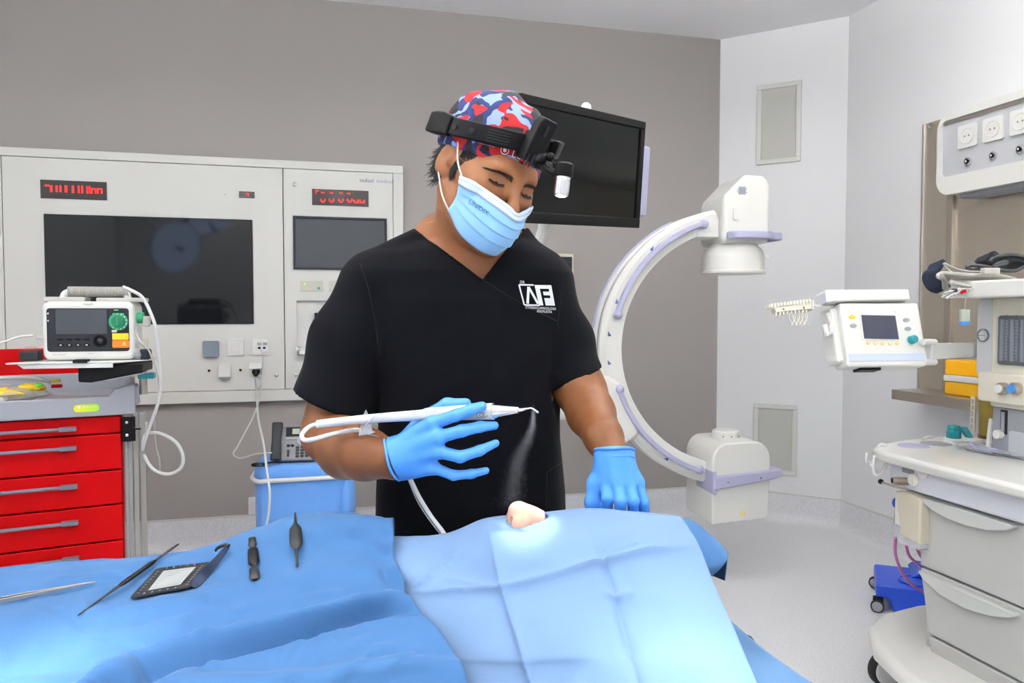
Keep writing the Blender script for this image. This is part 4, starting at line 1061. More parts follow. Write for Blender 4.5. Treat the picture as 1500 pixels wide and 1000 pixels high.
# pale drape over the head
rowsR = [
 [(560,850,1.28),(650,850,1.28),(715,840,1.28),(772,835,1.28),(862,830,1.28),(930,832,1.28),(1000,840,1.26)],
 [(560,800,1.22),(650,798,1.21),(715,775,1.19),(772,768,1.18),(862,761,1.19),(930,765,1.19),(1000,772,1.18)],
 [(563,788,1.17),(650,783,1.16),(712,760,1.145),(772,756,1.135),(862,747,1.14),(930,751,1.14),(998,757,1.13)],
 [(570,830,1.10),(650,830,1.08),(722,803,1.06),(785,795,1.055),(870,785,1.055),(945,778,1.06),(1012,780,1.07)],
 [(585,868,1.07),(660,866,1.035),(735,865,1.015),(800,848,1.01),(882,822,1.015),(955,808,1.02),(1024,800,1.04)],
 [(600,915,1.03),(680,915,.99),(750,915,.97),(820,905,.96),(900,880,.965),(975,862,.97),(1048,858,.99)],
 [(620,960,.99),(690,960,.955),(765,960,.93),(835,955,.92),(917,945,.92),(1000,930,.925),(1080,930,.935)],
 [(640,1010,.95),(705,1010,.93),(781,1010,.91),(850,1010,.90),(936,1010,.88),(1025,1010,.88),(1114,1010,.88)],
 [(600,1250,.82),(700,1260,.81),(790,1270,.80),(870,1270,.79),(970,1270,.78),(1090,1260,.78),(1220,1250,.78)],
 [(560,1800,.78),(680,1810,.77),(790,1810,.77),(890,1810,.76),(1000,1810,.75),(1150,1810,.75),(1320,1790,.75)]]
def creaseline(d, w=5.0, a=.004): return a*2.1*np.exp(-np.abs(d)/(w*.8))
def dispR(G, PX):
    D = fbm(G, 9, 5)*.0030+fbm(G, 26, 6)*.0010
    for pts, a, w in (([(712,764),(722,803),(736,865),(751,915),(766,960),(782,1012),(800,1200)], .0045, 7), ([(861,756),(871,785),(883,822),(901,880),(918,945),(937,1012),(960,1200)], -.0045, 8),
                      ([(590,869),(660,867),(736,864),(800,847),(883,822),(955,808),(1022,799)], .0045, 7), ([(736,865),(690,852),(640,840)], .002, 6), ([(600,868),(640,840),(690,795)], .0035, 9), ([(883,822),(900,808),(940,795)], .002, 6), ([(883,870),(905,872),(930,868)], .003, 7)):
        d, f = seg_d(PX, pts); D += creaseline(d, w, a)*f+np.where(d > 0, 1, -1)*a*.35*np.exp(-(d/26)**2)*f
    # panels between creases bow slightly
    for cx, cy, sx, sy, a in ((665, 830, 40, 30, -.008), (800, 905, 50, 40, .006), (950, 900, 50, 40, -.006), (800, 820, 45, 18, .003), (650, 950, 50, 40, -.006), (1000, 975, 40, 30, .008)):
        D += a*np.exp(-((PX[..., 0]-cx)/sx)**2-((PX[..., 1]-cy)/sy)**2)
    return D
def holeR(p): return ((p[0]-773)/33)**2+((p[1]-763)/9.5)**2 < 1 
DR, bvR, GR, PXR = cloth('fenestrated_drape', 'pale blue creased drape with an opening around the patient nose', rowsR, 26, 16, M_dl, dispR)
# cut the opening in the real surface around the nose (in plan view)
bm = bmesh.new(); bm.from_mesh(DR.data)
nc = tip+pz*.018
kill = [f for f in bm.faces if ((f.calc_center_median()-nc).dot(pz)/.029)**2+((f.calc_center_median()-nc).dot(px_)/.019)**2 < 1 and abs((f.calc_center_median()-nc).dot(py_)) < .06]
bmesh.ops.delete(bm, geom=kill, context='FACES'); bm.to_mesh(DR.data); bm.free()
# the head and body stay below the cloth everywhere but at the nose
pb = [o for o in PT.children if o.name.startswith('body')][0]; Wp = WM[PT]; Wi = Wp.inverted(); pm = pb.data
def settle(bvs):
    for v in pm.vertices:
        p = Wp @ v.co
        if (p-tip).length < .046 or p.z < .80: continue
        for k in range(8):
            d = EYE-p
            if any(b.ray_cast(p, d.normalized(), d.length)[0] is not None for b in bvs): break
            p = p-Vector((0, 0, .008))+Vector((0, .003, 0))
        else: continue
        if k: v.co = Wi @ (p-Vector((0, 0, .004)))
# mid blue instrument drape over the chest
rowsL = [
 [(-900,960,1.42),(-560,930,1.40),(-260,925,1.40),(-120,920,1.40),(0,915,1.39),(130,905,1.38),(270,890,1.36),(380,860,1.34),(440,845,1.33),(500,842,1.32),(578,850,1.28)],
 [(-900,875,1.26),(-560,866,1.26),(-260,860,1.26),(-120,852,1.26),(0,844,1.26),(130,832,1.26),(270,819,1.26),(380,785,1.25),(440,766,1.24),(500,763,1.23),(577,772,1.20)],
 [(-900,872,1.20),(-560,860,1.20),(-260,852,1.20),(-120,845,1.20),(0,837,1.20),(130,825,1.20),(270,811,1.19),(380,776,1.18),(440,758,1.17),(500,755,1.17),(576,765,1.15)],
 [(-900,900,1.12),(-560,890,1.12),(-260,882,1.12),(-120,880,1.12),(0,872,1.12),(130,862,1.12),(270,850,1.11),(380,825,1.10),(440,812,1.10),(505,808,1.10),(580,822,1.10)],
 [(-900,930,1.02),(-560,920,1.02),(-260,915,1.02),(-120,915,1.02),(0,910,1.02),(130,905,1.02),(275,895,1.01),(385,880,1.01),(450,868,1.01),(520,862,1.02),(600,874,1.04)],
 [(-900,965,.95),(-560,958,.95),(-260,950,.95),(-120,950,.95),(0,950,.95),(130,948,.94),(285,940,.94),(395,930,.94),(470,920,.95),(545,912,.97),(628,905,1.0)],
 [(-900,990,.88),(-560,985,.88),(-260,985,.88),(-120,985,.88),(0,985,.88),(130,985,.87),(300,980,.87),(410,975,.88),(490,965,.89),(570,955,.91),(664,955,.94)],
 [(-900,1050,.80),(-560,1040,.80),(-260,1040,.80),(-120,1040,.80),(0,1040,.80),(130,1040,.79),(300,1030,.80),(420,1020,.82),(505,1015,.84),(590,1010,.86),(687,1010,.90)],
 [(-1000,1350,.72),(-620,1350,.72),(-300,1350,.72),(-140,1350,.72),(0,1350,.72),(130,1350,.72),(300,1330,.73),(430,1320,.74),(520,1310,.76),(610,1300,.78),(720,1290,.80)],
 [(-1000,1800,.70),(-620,1800,.70),(-300,1800,.70),(-140,1800,.70),(0,1800,.70),(130,1800,.70),(300,1800,.71),(430,1790,.72),(520,1790,.73),(610,1790,.75),(730,1780,.77)]]
def dispL(G, PX):
    D = fbm(G, 7, 11)*.006+fbm(G, 22, 12)*.0022
    def fold(pts, a, w, both=.5):
        d, f = seg_d(PX, pts); return 1.5*f*(a*np.exp(-((d-w)/w)**2)*np.where(d > -w*.2, 1, 1)-a*both*np.exp(-((d+w*.55)/(w*.6))**2))
    D += fold([(60,1060),(160,1008),(250,974),(350,944),(440,918),(530,890),(580,884),(640,895)], .013, 10, 1.2)
    D += fold([(95,893),(130,912),(190,905),(270,890)], .0035, 12)
    D += fold([(180,918),(240,900),(300,885),(350,872)], .003, 9)
    D += fold([(160,950),(210,943),(290,930)], .0035, 12)
    D += fold([(420,870),(470,845),(520,842),(570,862)], .004, 14)
    D += fold([(440,800),(490,780),(540,775),(578,782)], .0035, 14)
    D += fold([(505,775),(540,790),(572,815)], .003, 10)
    D += fold([(0,870),(60,862),(130,858)], .002, 8)
    D += fold([(275,945),(300,960),(300,985)], .003, 10)
    D += fold([(470,1000),(540,990),(640,975)], .003, 14)
    D += fold([(560,830),(590,858),(632,880)], .006, 10, .8)
    rw = random.Random(4)
    for i in range(26):
        x0, y0 = rw.uniform(-20, 560), rw.uniform(845, 1010); L = rw.uniform(40, 130); an = rw.gauss(-.30, .35)
        D += .7*fold([(x0, y0), (x0+L*.5*math.cos(an), y0+L*.5*math.sin(an)+rw.uniform(-5, 5)), (x0+L*math.cos(an), y0+L*math.sin(an))], rw.uniform(.0012, .0026), rw.uniform(4, 7))
    # chest rise and hanging side folds
    D += .006*np.sin(PX[..., 0]*.035)*np.clip((PX[..., 1]-1040)/200, 0, 1)
    return D
DLo, bvL, GL, PXL = cloth('instrument_drape', 'mid blue wrinkled drape carrying the instruments', rowsL, 22, 16, M_dd, dispL)
settle((bvR, bvL))
# under-sheet: roll end beyond the head and skirt below right
rowsU = [
 [(900,835,1.26),(960,838,1.25),(1010,838,1.24),(1040,842,1.23),(1062,850,1.21)],
 [(900,770,1.25),(960,766,1.24),(1012,768,1.22),(1045,790,1.21),(1066,812,1.19)],
 [(900,780,1.20),(960,770,1.20),(1006,766,1.19),(1042,792,1.18),(1067,814,1.17)],
 [(900,800,1.15),(960,800,1.15),(1005,800,1.15),(1038,815,1.15),(1064,822,1.155)],
 [(900,835,1.125),(960,835,1.125),(1005,835,1.13),(1030,836,1.135),(1054,834,1.15)],
 [(900,858,1.13),(960,858,1.13),(1005,856,1.14),(1028,850,1.15),(1043,843,1.165)],
 [(900,870,1.17),(960,870,1.17),(1005,866,1.18),(1026,856,1.185),(1038,846,1.19)]]
cloth('head_rest_cover', 'mid blue rolled cover edge at the head end of the table', rowsU, 10, 8, M_dd, lambda G, PX: fbm(G, 12, 3)*.002)
rowsS = [
 [(930,880,1.16),(990,880,1.15),(1040,884,1.14),(1052,893,1.12)],
 [(930,915,1.10),(990,915,1.09),(1050,912,1.08),(1080,917,1.06)],
 [(930,960,1.04),(1000,960,1.03),(1070,955,1.03),(1128,957,1.0)],
 [(930,1010,.97),(1000,1010,.97),(1100,1010,.96),(1195,1003,.95)],
 [(930,1100,.90),(1000,1100,.90),(1110,1100,.90),(1290,1070,.92)],
 [(930,1600,.86),(1000,1600,.86),(1130,1600,.86),(1340,1500,.90)]]
M_du = weave('under_sheet_blue', (100, 138, 178))
cloth('table_sheet', 'light blue table sheet edge hanging below the creased drape', rowsS, 12, 10, M_du, lambda G, PX: fbm(G, 10, 4)*.002)
mb = MB().ball(PO+py_*.078+px_*.028+pz*.010, (.014, .010, .005), 14); mk('eye_patch', mb, mat('deep_blue_film', (24, 40, 120), .3), PT, smooth=180, M=I4)
mb = MB().add([tip+pz*.028+py_*-.022+px_*a+pz*b for a, b in ((-.010, -.004), (.008, -.006), (.010, .016), (-.008, .016))], [(0, 1, 2, 3)])
mk('tape', mb, MATS['deep_blue_film'], PT, M=I4)
# ------------------------------------------------------------------ piezo handpiece
M_hp = mat('handpiece_white', (228, 228, 226), .3, coat=.2)
HPc = thing('handpiece', 'white corded bone-surgery handpiece held in the gloved hand', 'handpiece', at(640, 606, 1.17))
def hpx(l): return [at(a, b, Y) for a, b, Y, r in l], [r*Y/F for a, b, Y, r in l]
p_, r_ = hpx([(606, 608.5, 1.178, 7.6), (622, 607, 1.175, 8), (623, 607, 1.175, 9.5), (650, 605.3, 1.168, 10.2), (690, 603.6, 1.158, 11.6), (720, 602.4, 1.150, 12.4), (723, 602.2, 1.149, 12.2)])
mk('grip', MB().tube(p_, r_, 24), M_hp, HPc, smooth=40, M=I4)
p_, r_ = hpx([(465.5, 621, 1.215, 6.2), (510, 616, 1.20, 6.4), (560, 611.6, 1.19, 6.9), (590, 609.6, 1.182, 7.5), (607, 608.5, 1.178, 7.9)])
mk('sleeve', MB().tube(catmull(p_, 5), np.interp(np.linspace(0, 4, 21), range(5), r_), 20), M_hp, HPc, smooth=40, M=I4)
p_, r_ = hpx([(723, 602.2, 1.149, 11.4), (731, 601.8, 1.147, 10), (741, 601.3, 1.144, 8), (759, 600.4, 1.139, 5.2), (760, 600.4, 1.139, 3)])
mk('nose_cone', MB().tube(p_, r_, 24), M_chrome, HPc, smooth=40, M=I4)
p_, r_ = hpx([(759, 600.4, 1.139, 3), (765, 600, 1.138, 2.6), (770, 598.8, 1.136, 1.7), (778, 597.6, 1.133, 1.3), (783, 600.2, 1.131, 1.3), (788, 604, 1.129, 1.9), (788.6, 604.6, 1.129, .8)])
mk('working_tip', MB().tube(p_, r_, 12), M_chrome, HPc, smooth=60, M=I4)
gm = frame(at(706, 608, 1.1395), (1, 0)); ovl = [(math.cos(a)*.0085, math.sin(a)*.0042) for a in [2*math.pi*i/24 for i in range(24)]]
mk('logo_ring', MB().tube([gm @ Vector((x, 0, z)) for x, z in ovl], .0004, 5, closed=True), M_ink, HPc, M=I4)
tm = MB(); text_on(tm, 'CE', .0075, gm); mk('logo_text', tm, M_ink, HPc, M=I4)
hose = [(467, 621, 1.216), (455, 624, 1.212), (445, 632, 1.20), (442, 639, 1.195), (447, 644.5, 1.19), (462, 642.5, 1.19), (483, 636.5, 1.205), (505, 631.5, 1.215), (524, 629.5, 1.22), (545, 634, 1.225), (565, 646, 1.23), (582, 668, 1.235), (595, 690, 1.235), (603, 706, 1.235), (615, 730, 1.23), (632, 757, 1.22), (650, 781, 1.21), (665, 810, 1.22)]
mk('hose', MB().tube([Vector(p) for p in catmull([tuple(at(*p)) for p in hose], 8)], .0038, 12), M_hp, HPc, smooth=180, M=I4)
mk('saline_line', MB().tube([Vector(p) for p in catmull([tuple(at(*p)) for p in [(592, 690, 1.228), (600, 708, 1.228), (611, 733, 1.222), (628, 760, 1.212), (648, 786, 1.205)]], 6)], .0010, 6), M_clear, HPc, smooth=180, M=I4)
mk('saline_line', MB().tube([Vector(p) for p in catmull([tuple(at(*p)) for p in [(640, 601, 1.158), (610, 603, 1.168), (575, 605, 1.176), (555, 607, 1.178), (540, 618, 1.186), (530, 630, 1.2), (535, 634, 1.21), (556, 640, 1.205)]], 6)], .0012, 6), M_clear, HPc, smooth=180, M=I4)
mk('hose_clip', MB().prism([(0, .02), (.004, .012), (.012, -.018), (-.012, -.022), (-.005, .01)], -.001, .001, 'y', frame(at(536, 618, 1.20), (1, 0))), M_clear, HPc, M=I4)
# ------------------------------------------------------------------ instruments lying on the drape
def pl(px, py, off=.003):
    h, n = cast(bvL, px, py)
    if h is None:
        k = py
        while h is None: k += 2; h, n = cast(bvL, px, k)
        h = at(px, py, h.y)
    if n.z < 0: n = -n
    return h+n*off, n
def bar_obj(name, m, a, b, prof, flat, parent, lift=.004, n=10):
    """straight tapered bar between two points, prof: [(t, radius)]"""
    pts = [a.lerp(b, t) for t, r in prof]; return mk(name, MB().tube(pts, [r for t, r in prof], n, flat=flat, up=(b-a).cross(Vector((0, -.3, 1)))), m, parent, smooth=50, M=I4)
M_inst = mat('black_instrument', (26, 28, 32), .33, metal=.5); M_instg = mat('dark_grey_instrument', (58, 60, 62), .38, metal=.6)
# 1 steel forceps
a, n1 = pl(-40, 893, .006); b, n2 = pl(142, 856.5, .006)
T = thing('tweezers', 'steel tweezers at the left edge of the drape', 'tweezers', a)
sd_ = (b-a).cross(n1).normalized()
for s_ in (-1, 1): mk('arm', MB().strip([a+sd_*.006*s_, a.lerp(b, .35)+sd_*.0055*s_, a.lerp(b, .8)+sd_*.002*s_, b+sd_*.0005*s_], [.006, .007, .004, .0018], [.0022, .0022, .0022, .0016], n1), M_steel, T, bevel=.0006, M=I4)
mk('joint', MB().box(a-Vector((.01, .006, .003)), a+Vector((.004, .006, .003))), M_steel, T, bevel=.001, M=I4)
# 2 long black elevator resting over the card
a, n1 = pl(116, 904, .004); b, n2 = pl(265, 804, .010); mid = a.lerp(b, .5)
T = thing('elevator', 'long black double-ended elevator lying across the dark card', 'surgical instrument', a)
bar_obj('handle', M_inst, a, b, [(.36, .0022), (.39, .0042), (.42, .0048), (.68, .0048), (.71, .0042), (.74, .0022)], .62, T)
bar_obj('blade', M_instg, a, b, [(0, .0008), (.02, .0019), (.1, .0022), (.28, .0024), (.37, .0030)], .55, T); bar_obj('blade', M_instg, a, b, [(.73, .0030), (.82, .0022), (.9, .0030), (.98, .0024), (1, .0008)], .4, T)
tm = MB(); u = (b-a).normalized(); vN = (n1-u*n1.dot(u)).normalized(); vU = vN.cross(u)
vs_, fs_ = text_geo('Dr. Instrument', .004); o_ = a.lerp(b, .55)+vN*.0036
tm.add([o_+u*v[0]+vU*v[1] for v in vs_], fs_); mk('engraving', tm, M_grey, T, M=I4)
# 3 dark card with scale
cq = [pl(*p, .004)[0] for p in ((231, 836), (310, 826), (279, 864), (190, 881))]
T = thing('measuring_card', 'dark rectangular scale card with a light grey centre', 'card', cq[3])
o_ = cq[3]; U_ = (cq[2]-cq[3]); V_ = (cq[0]-cq[3]); Nn = U_.cross(V_).normalized(); Nn = Nn if Nn.z > 0 else -Nn
def cp(u, v, h=0): return o_+U_*u*(1-v)+ (cq[1]-cq[0])*u*v+V_*v+Nn*h
def slab(l, h0, h1):
    n = len(l); vs = [cp(u, v, h0) for u, v in l]+[cp(u, v, h1) for u, v in l]; return MB().add(vs, [tuple(range(n)), tuple(range(2*n-1, n-1, -1))]+[(i, (i+1) % n, (i+1) % n+n, i+n) for i in range(n)])
mk('plate', slab(rrect(0, 0, 1, 1, .06), -.001, .0012), M_instg, T, M=I4)
mk('centre_field', slab([(.24, .16), (.78, .16), (.80, .84), (.20, .84)], .0012, .0016), mat('field_grey', (168, 172, 170), .4), T, M=I4)
mb = MB()
for i in range(9):
    for u in (.08, .90): q = slab([(u-.015, .12+i*.09), (u+.03, .12+i*.09), (u+.03, .135+i*.09), (u-.015, .135+i*.09)], .0012, .0017); mb.add(q.v, q.f)
for i in range(5):
    for v in (.06, .93): q = slab([(.2+i*.13, v), (.225+i*.13, v), (.225+i*.13, v+.03), (.2+i*.13, v+.03)], .0012, .0017); mb.add(q.v, q.f)
for i in range(8):
    q = slab([(.27, .21+i*.08), (.73, .21+i*.08), (.73, .216+i*.08), (.27, .216+i*.08)], .0016, .0018); mb.add(q.v, q.f)
tag(mk('scale_marks', mb, M_grey, T, M=I4), None, kind='stuff')
# curved retractor blade
T = thing('retractor', 'dark navy curved retractor with hooked end beside the card', 'surgical instrument', pl(283, 862)[0])
pts = catmull([tuple(pl(283, 863, .003)[0]), tuple(pl(300, 848, .006)[0]), tuple(pl(322, 828, .010)[0]), tuple(pl(340, 810, .014)[0])], 6)
mk('blade', MB().strip([Vector(p) for p in pts], [.006, .010, .0135, .015, .0155, .0155, .015, .0145, .014, .013, .0125, .012, .011, .0105, .010, .0095, .009, .008, .007][:len(pts)], .0016, (.7, .3, -.2)), mat('navy_steel', (16, 34, 58), .25, metal=.6), T, smooth=40, M=I4)
hk = [pl(342, 809, .014)[0], pl(336, 809, .016)[0], pl(324, 812, .013)[0], pl(320, 814, .010)[0]]
mk('hook', MB().tube([Vector(p) for p in catmull(hk, 4)], .0034, 10, flat=.6), M_inst, T, smooth=60, M=I4)
# 4, 5 chisels
a, n1 = pl(371, 790, .004); b, n2 = pl(374.5, 852, .004)
T = thing('rasp', 'short black three-section rasp handle lying right of the retractor', 'surgical instrument', b)
bar_obj('handle', M_inst, a, b, [(.26, .003), (.29, .0068), (.31, .0076), (.62, .0080), (.64, .0070), (.67, .0035)], .5, T)
bar_obj('upper_end', M_instg, a, b, [(0, .004), (.01, .0055), (.2, .0060), (.22, .004), (.27, .0032)], .45, T); bar_obj('lower_end', M_instg, a, b, [(.66, .0034), (.74, .0045), (.76, .0068), (.97, .0072), (1, .004)], .45, T)
a, n1 = pl(433, 756, .006); b, n2 = pl(436.5, 834, .004)
T = thing('elevator', 'dark grey pointed elevator with flat wide middle, rightmost on the drape', 'surgical instrument', b)
bar_obj('handle', M_instg, a, b, [(.18, .0022), (.25, .005), (.30, .0088), (.33, .0094), (.55, .0096), (.62, .009), (.67, .0045), (.70, .0028)], .45, T)
bar_obj('tip', M_instg, a, b, [(0, .001), (.02, .0016), (.12, .002), (.2, .0026)], .7, T); bar_obj('tip', M_instg, a, b, [(.69, .0028), (.8, .0022), (.93, .0018), (.96, .0026), (1, .0012)], .7, T)
# ------------------------------------------------------------------ surgical lamps (out of frame; one mirrors in the wall screen)
def op_lamp(label, c, target, energy, size, rad=.30, glow=3):
    d = (Vector(target)-Vector(c)).normalized(); Mq = (-d).to_track_quat('Z', 'Y').to_matrix().to_4x4(); Mq.translation = Vector(c)
    L = thing('surgical_lamp', label, 'surgical lamp', Mq)
    mk('dish', MB().lathe([(rad*.98, 0), (rad, .02), (rad*.9, .07), (.08, .11), (.03, .12)]), M_white, L, smooth=40)
    mk('glass', MB().lathe([(rad*.93, -.006), (rad*.93, .002), (.01, .002)]), mat('lamp_glass', (196, 218, 255), .3, emit=glow), L, smooth=40)
    mk('handle', MB().lathe([(.018, -.12), (.02, -.11), (.016, -.01)]), M_grey, L, smooth=40)
    up = Vector(c)-d*.12; mk('arm', MB().tube([up, up+Vector((-.25, -.2, .35)), Vector((up.x-.25, up.y-.2, H))], .025, 12), M_white, L, smooth=60, M=I4)
    if not energy: return
    sp = bpy.data.lights.new('lamp_beam', 'SPOT'); sp.energy = energy; sp.spot_size = R(size); sp.spot_blend = 1; sp.shadow_soft_size = .09; sp.color = (.93, .97, 1)
    so = bpy.data.objects.new('lamp_beam', sp); C.objects.link(so); so.matrix_world = Matrix.Translation(Vector(c)+d*.02) @ (d.to_track_quat('-Z', 'Y').to_matrix().to_4x4())
    so.parent = L; so.matrix_parent_inverse = WM[L].inverted()
pw = FB @ P(258, 362, TB); dr = (pw-EYE).normalized(); nW = -YB; rr_ = dr-2*dr.dot(nW)*nW; lc = pw+rr_*2.9
op_lamp('round surgical lamp over the foot end of the table', (-1.15, .35, 2.2), at(10, 985, .86), LAMP_W*1.8, 11)
op_lamp('parked surgical lamp head tilted towards the wall screen', lc, pw+Vector((1.6, .0, -.6)), 0, 20, .24, 2.5)
op_lamp('round surgical lamp above the photographer', (.55, -.15, 2.15), at(1030, 1000, .87), LAMP_W*1.2, 9)
# fine spray below the working tip: droplets
mb = MB(); rs = random.Random(8); path = [at(781, 603, 1.13), at(772, 640, 1.13), at(762, 675, 1.13), at(752, 710, 1.13), at(743, 742, 1.13)]; pc = [Vector(p) for p in catmull(path, 10)]
for i in range(8500):
    t_ = rs.random()**1.1; p = pc[int(t_*(len(pc)-1))]; s_ = .0012+.0095*t_; r = rs.uniform(.00003, .000085)
    c_ = p+Vector((rs.gauss(0, s_)+.004*math.sin(t_*9), rs.gauss(0, s_), rs.gauss(0, .006)))
    vs = [c_+Vector(q)*r for q in ((1, 1, 1), (1, -1, -1), (-1, 1, -1), (-1, -1, 1))]; mb.add(vs, [(0, 1, 2), (0, 3, 1), (0, 2, 3), (1, 3, 2)])
o = mk('water_spray', mb, mat('water_mist', (240, 245, 255), .5), None); tag(o, 'faint water mist falling from the handpiece tip', 'spray', kind='stuff')
# ------------------------------------------------------------------ mobile imaging C-arm
CX, CY = 1.072, 3.65; cz = lambda py: EYE.z-(py-457)/F*CY
FCa = frame((CX, CY, 0), (math.cos(R(10)), math.sin(R(10))))
lx_ = lambda px: (px-1073)/F*CY/math.cos(R(10))
CA = thing('imaging_c_arm', 'large white C-shaped imaging arm with lavender grips before the grey wall', 'imaging arm', FCa)
zc = cz(508); RA = .622
def arcpt(deg, rad, y, ex=1.04): a = R(deg); return Vector((rad*math.cos(a)*ex, y, zc+rad*math.sin(a)))
def arcstrip(sec, a0, a1, n=60, mb=None):
    """sec: (radius, depth) polygon swept round the C"""
    mb = mb or MB(); m = len(sec); vs = []
    for i in range(n+1):
        for r, y in sec: vs.append(arcpt(a0+(a1-a0)*i/n, r, y))
    fs = [(i*m+k, i*m+(k+1) % m, (i+1)*m+(k+1) % m, (i+1)*m+k) for i in range(n) for k in range(m)]
    return mb.add(vs, fs+[tuple(range(m)), tuple(n*m+k for k in range(m))])
T0, T1 = 101, 257
mk('arc_frame', arcstrip([(RA-.058, -.075), (RA+.020, -.085), (RA+.040, -.06), (RA+.040, -.035), (RA+.024, -.03), (RA+.024, .03), (RA+.040, .035), (RA+.040, .07), (RA+.02, .085), (RA-.058, .075)], T0, T1), M_cw, CA, smooth=30)
mk('groove', arcstrip([(RA+.020, -.032), (RA+.027, -.032), (RA+.027, .032), (RA+.020, .032)], T0+6, T1-8), M_grey, CA, smooth=30)
mk('edge_rail', arcstrip([(RA+.036, .055), (RA+.047, .055), (RA+.047, .072), (RA+.036, .072)], 115, 172), M_lav, CA, smooth=30)
for a0, a1 in ((107, 166), (196, 252)): mk('grip_rail', arcstrip([(RA-.022, -.112), (RA+.000, -.112), (RA+.000, -.078), (RA-.022, -.078)], a0, a1), M_lav, CA, bevel=.005)
for a in (108, 165, 198, 251): mk('rail_end', MB().ball(arcpt(a, RA-.014, -.095), (.022, .024, .022), 12), M_lav, CA, smooth=180)
for a in (133, 160, 174, 186, 216, 236):
    mk('scale_mark', MB().add([arcpt(a-1.4, RA+.012, -.0865), arcpt(a+.8, RA+.012, -.0865), arcpt(a+.6, RA-.006, -.083)], [(0, 1, 2)]), mat('blue_mark', (96, 104, 170), .5) if 'blue_mark' not in MATS else MATS['blue_mark'], CA)
# x-ray source housing
def pf(l): return [(lx_(a), cz(b)) for a, b in l]
mk('source_housing', MB().prism(pf([(1040, 360), (1110, 360), (1110, 278), (1106, 268), (1098, 263.5), (1072, 263), (1040, 296)]), -.12, .14), M_cw, CA, bevel=.022, segs=4)
mk('arc_joint', MB().box((lx_(1006), -.08, cz(352)), (lx_(1040), .08, cz(322))), M_cw, CA, bevel=.008)
cM = Matrix.Translation((lx_(1073), 0, cz(402)))
mk('collimator', MB().lathe([(.136, 0), (.150, .002), (.151, .012), (.146, .016), (.144, .08), (.136, .112), (.112, .135), (.110, .15)], cM, 48), M_cw, CA, smooth=40)
hr = [(lx_(1046), -.13), (lx_(1056), -.175), (lx_(1095), -.175), (lx_(1112), -.13), (lx_(1128), -.1), (lx_(1128), .02), (lx_(1112), .03)]
mk('grip_handle', MB().strip([Vector((a, b, cz(349.5))) for a, b in [tuple(q) for q in catmull(hr, 5)]], .034, .022, (0, 0, 1)), M_lav, CA, bevel=.006)
mk('grip_handle', MB().box((lx_(1045), -.14, cz(354)), (lx_(1106), -.11, cz(345))), M_lav, CA, bevel=.006)
q = Matrix.Translation((lx_(1057), -.1255, cz(319))); mk('oval_button', MB().prism(rrect(-.011, -.03, .011, .03, .0105), -.004, .004, 'y', q), M_white, CA, bevel=.002)
tm = MB(); text_on(tm, 'OEC', .027, Matrix.Translation((lx_(1067), -.1225, cz(287)))); mk('badge_text', tm, M_slate, CA)
mk('badge', MB().box((lx_(1062), -.1215, cz(292)), (lx_(1072.5), -.119, cz(281))), M_grey, CA)
mk('screw', MB().lathe([(.008, 0), (.008, .004)], Matrix.Translation((lx_(1103), -.138, cz(378))) @ Matrix.Rotation(R(90), 4, 'X')), M_cw, CA, smooth=40)
# detector
dome = [(lx_(1024), cz(757)), (lx_(1108), cz(752)), (lx_(1111), cz(668))]
for k in range(9):
    a = R(0+90*k/8); dome.append((lx_(1086)+.083*math.cos(a), cz(667)+.088*math.sin(a)))
for k in range(9):
    a = R(90+90*k/8); dome.append((lx_(1046)+.075*math.cos(a), cz(668)+.088*math.sin(a)))
mk('detector_housing', MB().prism(dome, -.15, .16), M_cw, CA, bevel=.012, segs=3)
mk('detector_disc', MB().lathe([(.065, 0), (.065, .035), (.060, .04), (.01, .042)], Matrix.Translation((lx_(1064), .0, cz(642))), 40), M_cw, CA, smooth=40)
for k in range(3): mk('screw', MB().ball((lx_(1052)+k*.04, -.066+.006*abs(k-1), cz(637)), .004), M_greym, CA)
mk('detector_belt', MB().prism(pf([(1024, 688), (1112, 681), (1126, 680), (1126, 690), (1112, 694), (1024, 706)]), -.172, .0), M_lav, CA, bevel=.006)
mk('belt_clamp', MB().box((lx_(1022), -.168, cz(712)), (lx_(1028), .02, cz(681))), M_lav, CA, bevel=.003)
mk('warning_triangle', MB().prism([(-.011, -.009), (.011, -.009), (0, .011)], -.1525, -.1495, 'y', Matrix.Translation((lx_(1069), 0, cz(741)))), mat('warning_yellow', (220, 190, 40), .5), CA)
for px in (1044, 1093): mk('screw', MB().ball((lx_(px), -.172, cz(695-(px-1044)*.08)), .005), M_slate, CA)
# carriage, horizontal column and mobile base (mostly behind the surgeon)
mk('carriage', MB().prism([(-.80, zc-.30), (-.60, zc-.46), (-.50, zc-.40), (-.59, zc-.16), (-.66, zc-.12), (-.80, zc-.14)], -.10, .10), M_cw, CA, bevel=.02, segs=3)
mk('cross_arm', MB().tube([(-.74, 0, zc-.26), (-1.25, -.02, zc-.30)], .065, 24), M_cw, CA, smooth=40)
mk('column', MB().box((-1.42, -.13, .35), (-1.16, .13, zc-.14)), M_cw, CA, bevel=.03, segs=3)
mk('cart_body', MB().box((-1.62, -.22, .14), (-1.02, .22, .62)), M_cw, CA, bevel=.04, segs=3)
for x in (-1.5, -1.12):
    for y in (-.19, .19): mk('wheel', MB().tube([(x, y-.02, .07), (x, y+.02, .07)], .07, 24), M_rubber, CA, smooth=40)
mk('steering_bar', MB().tube([(-1.62, -.15, .7), (-1.70, -.15, .85), (-1.70, .15, .85), (-1.62, .15, .7)], .012, 10), M_lav, CA, smooth=60)
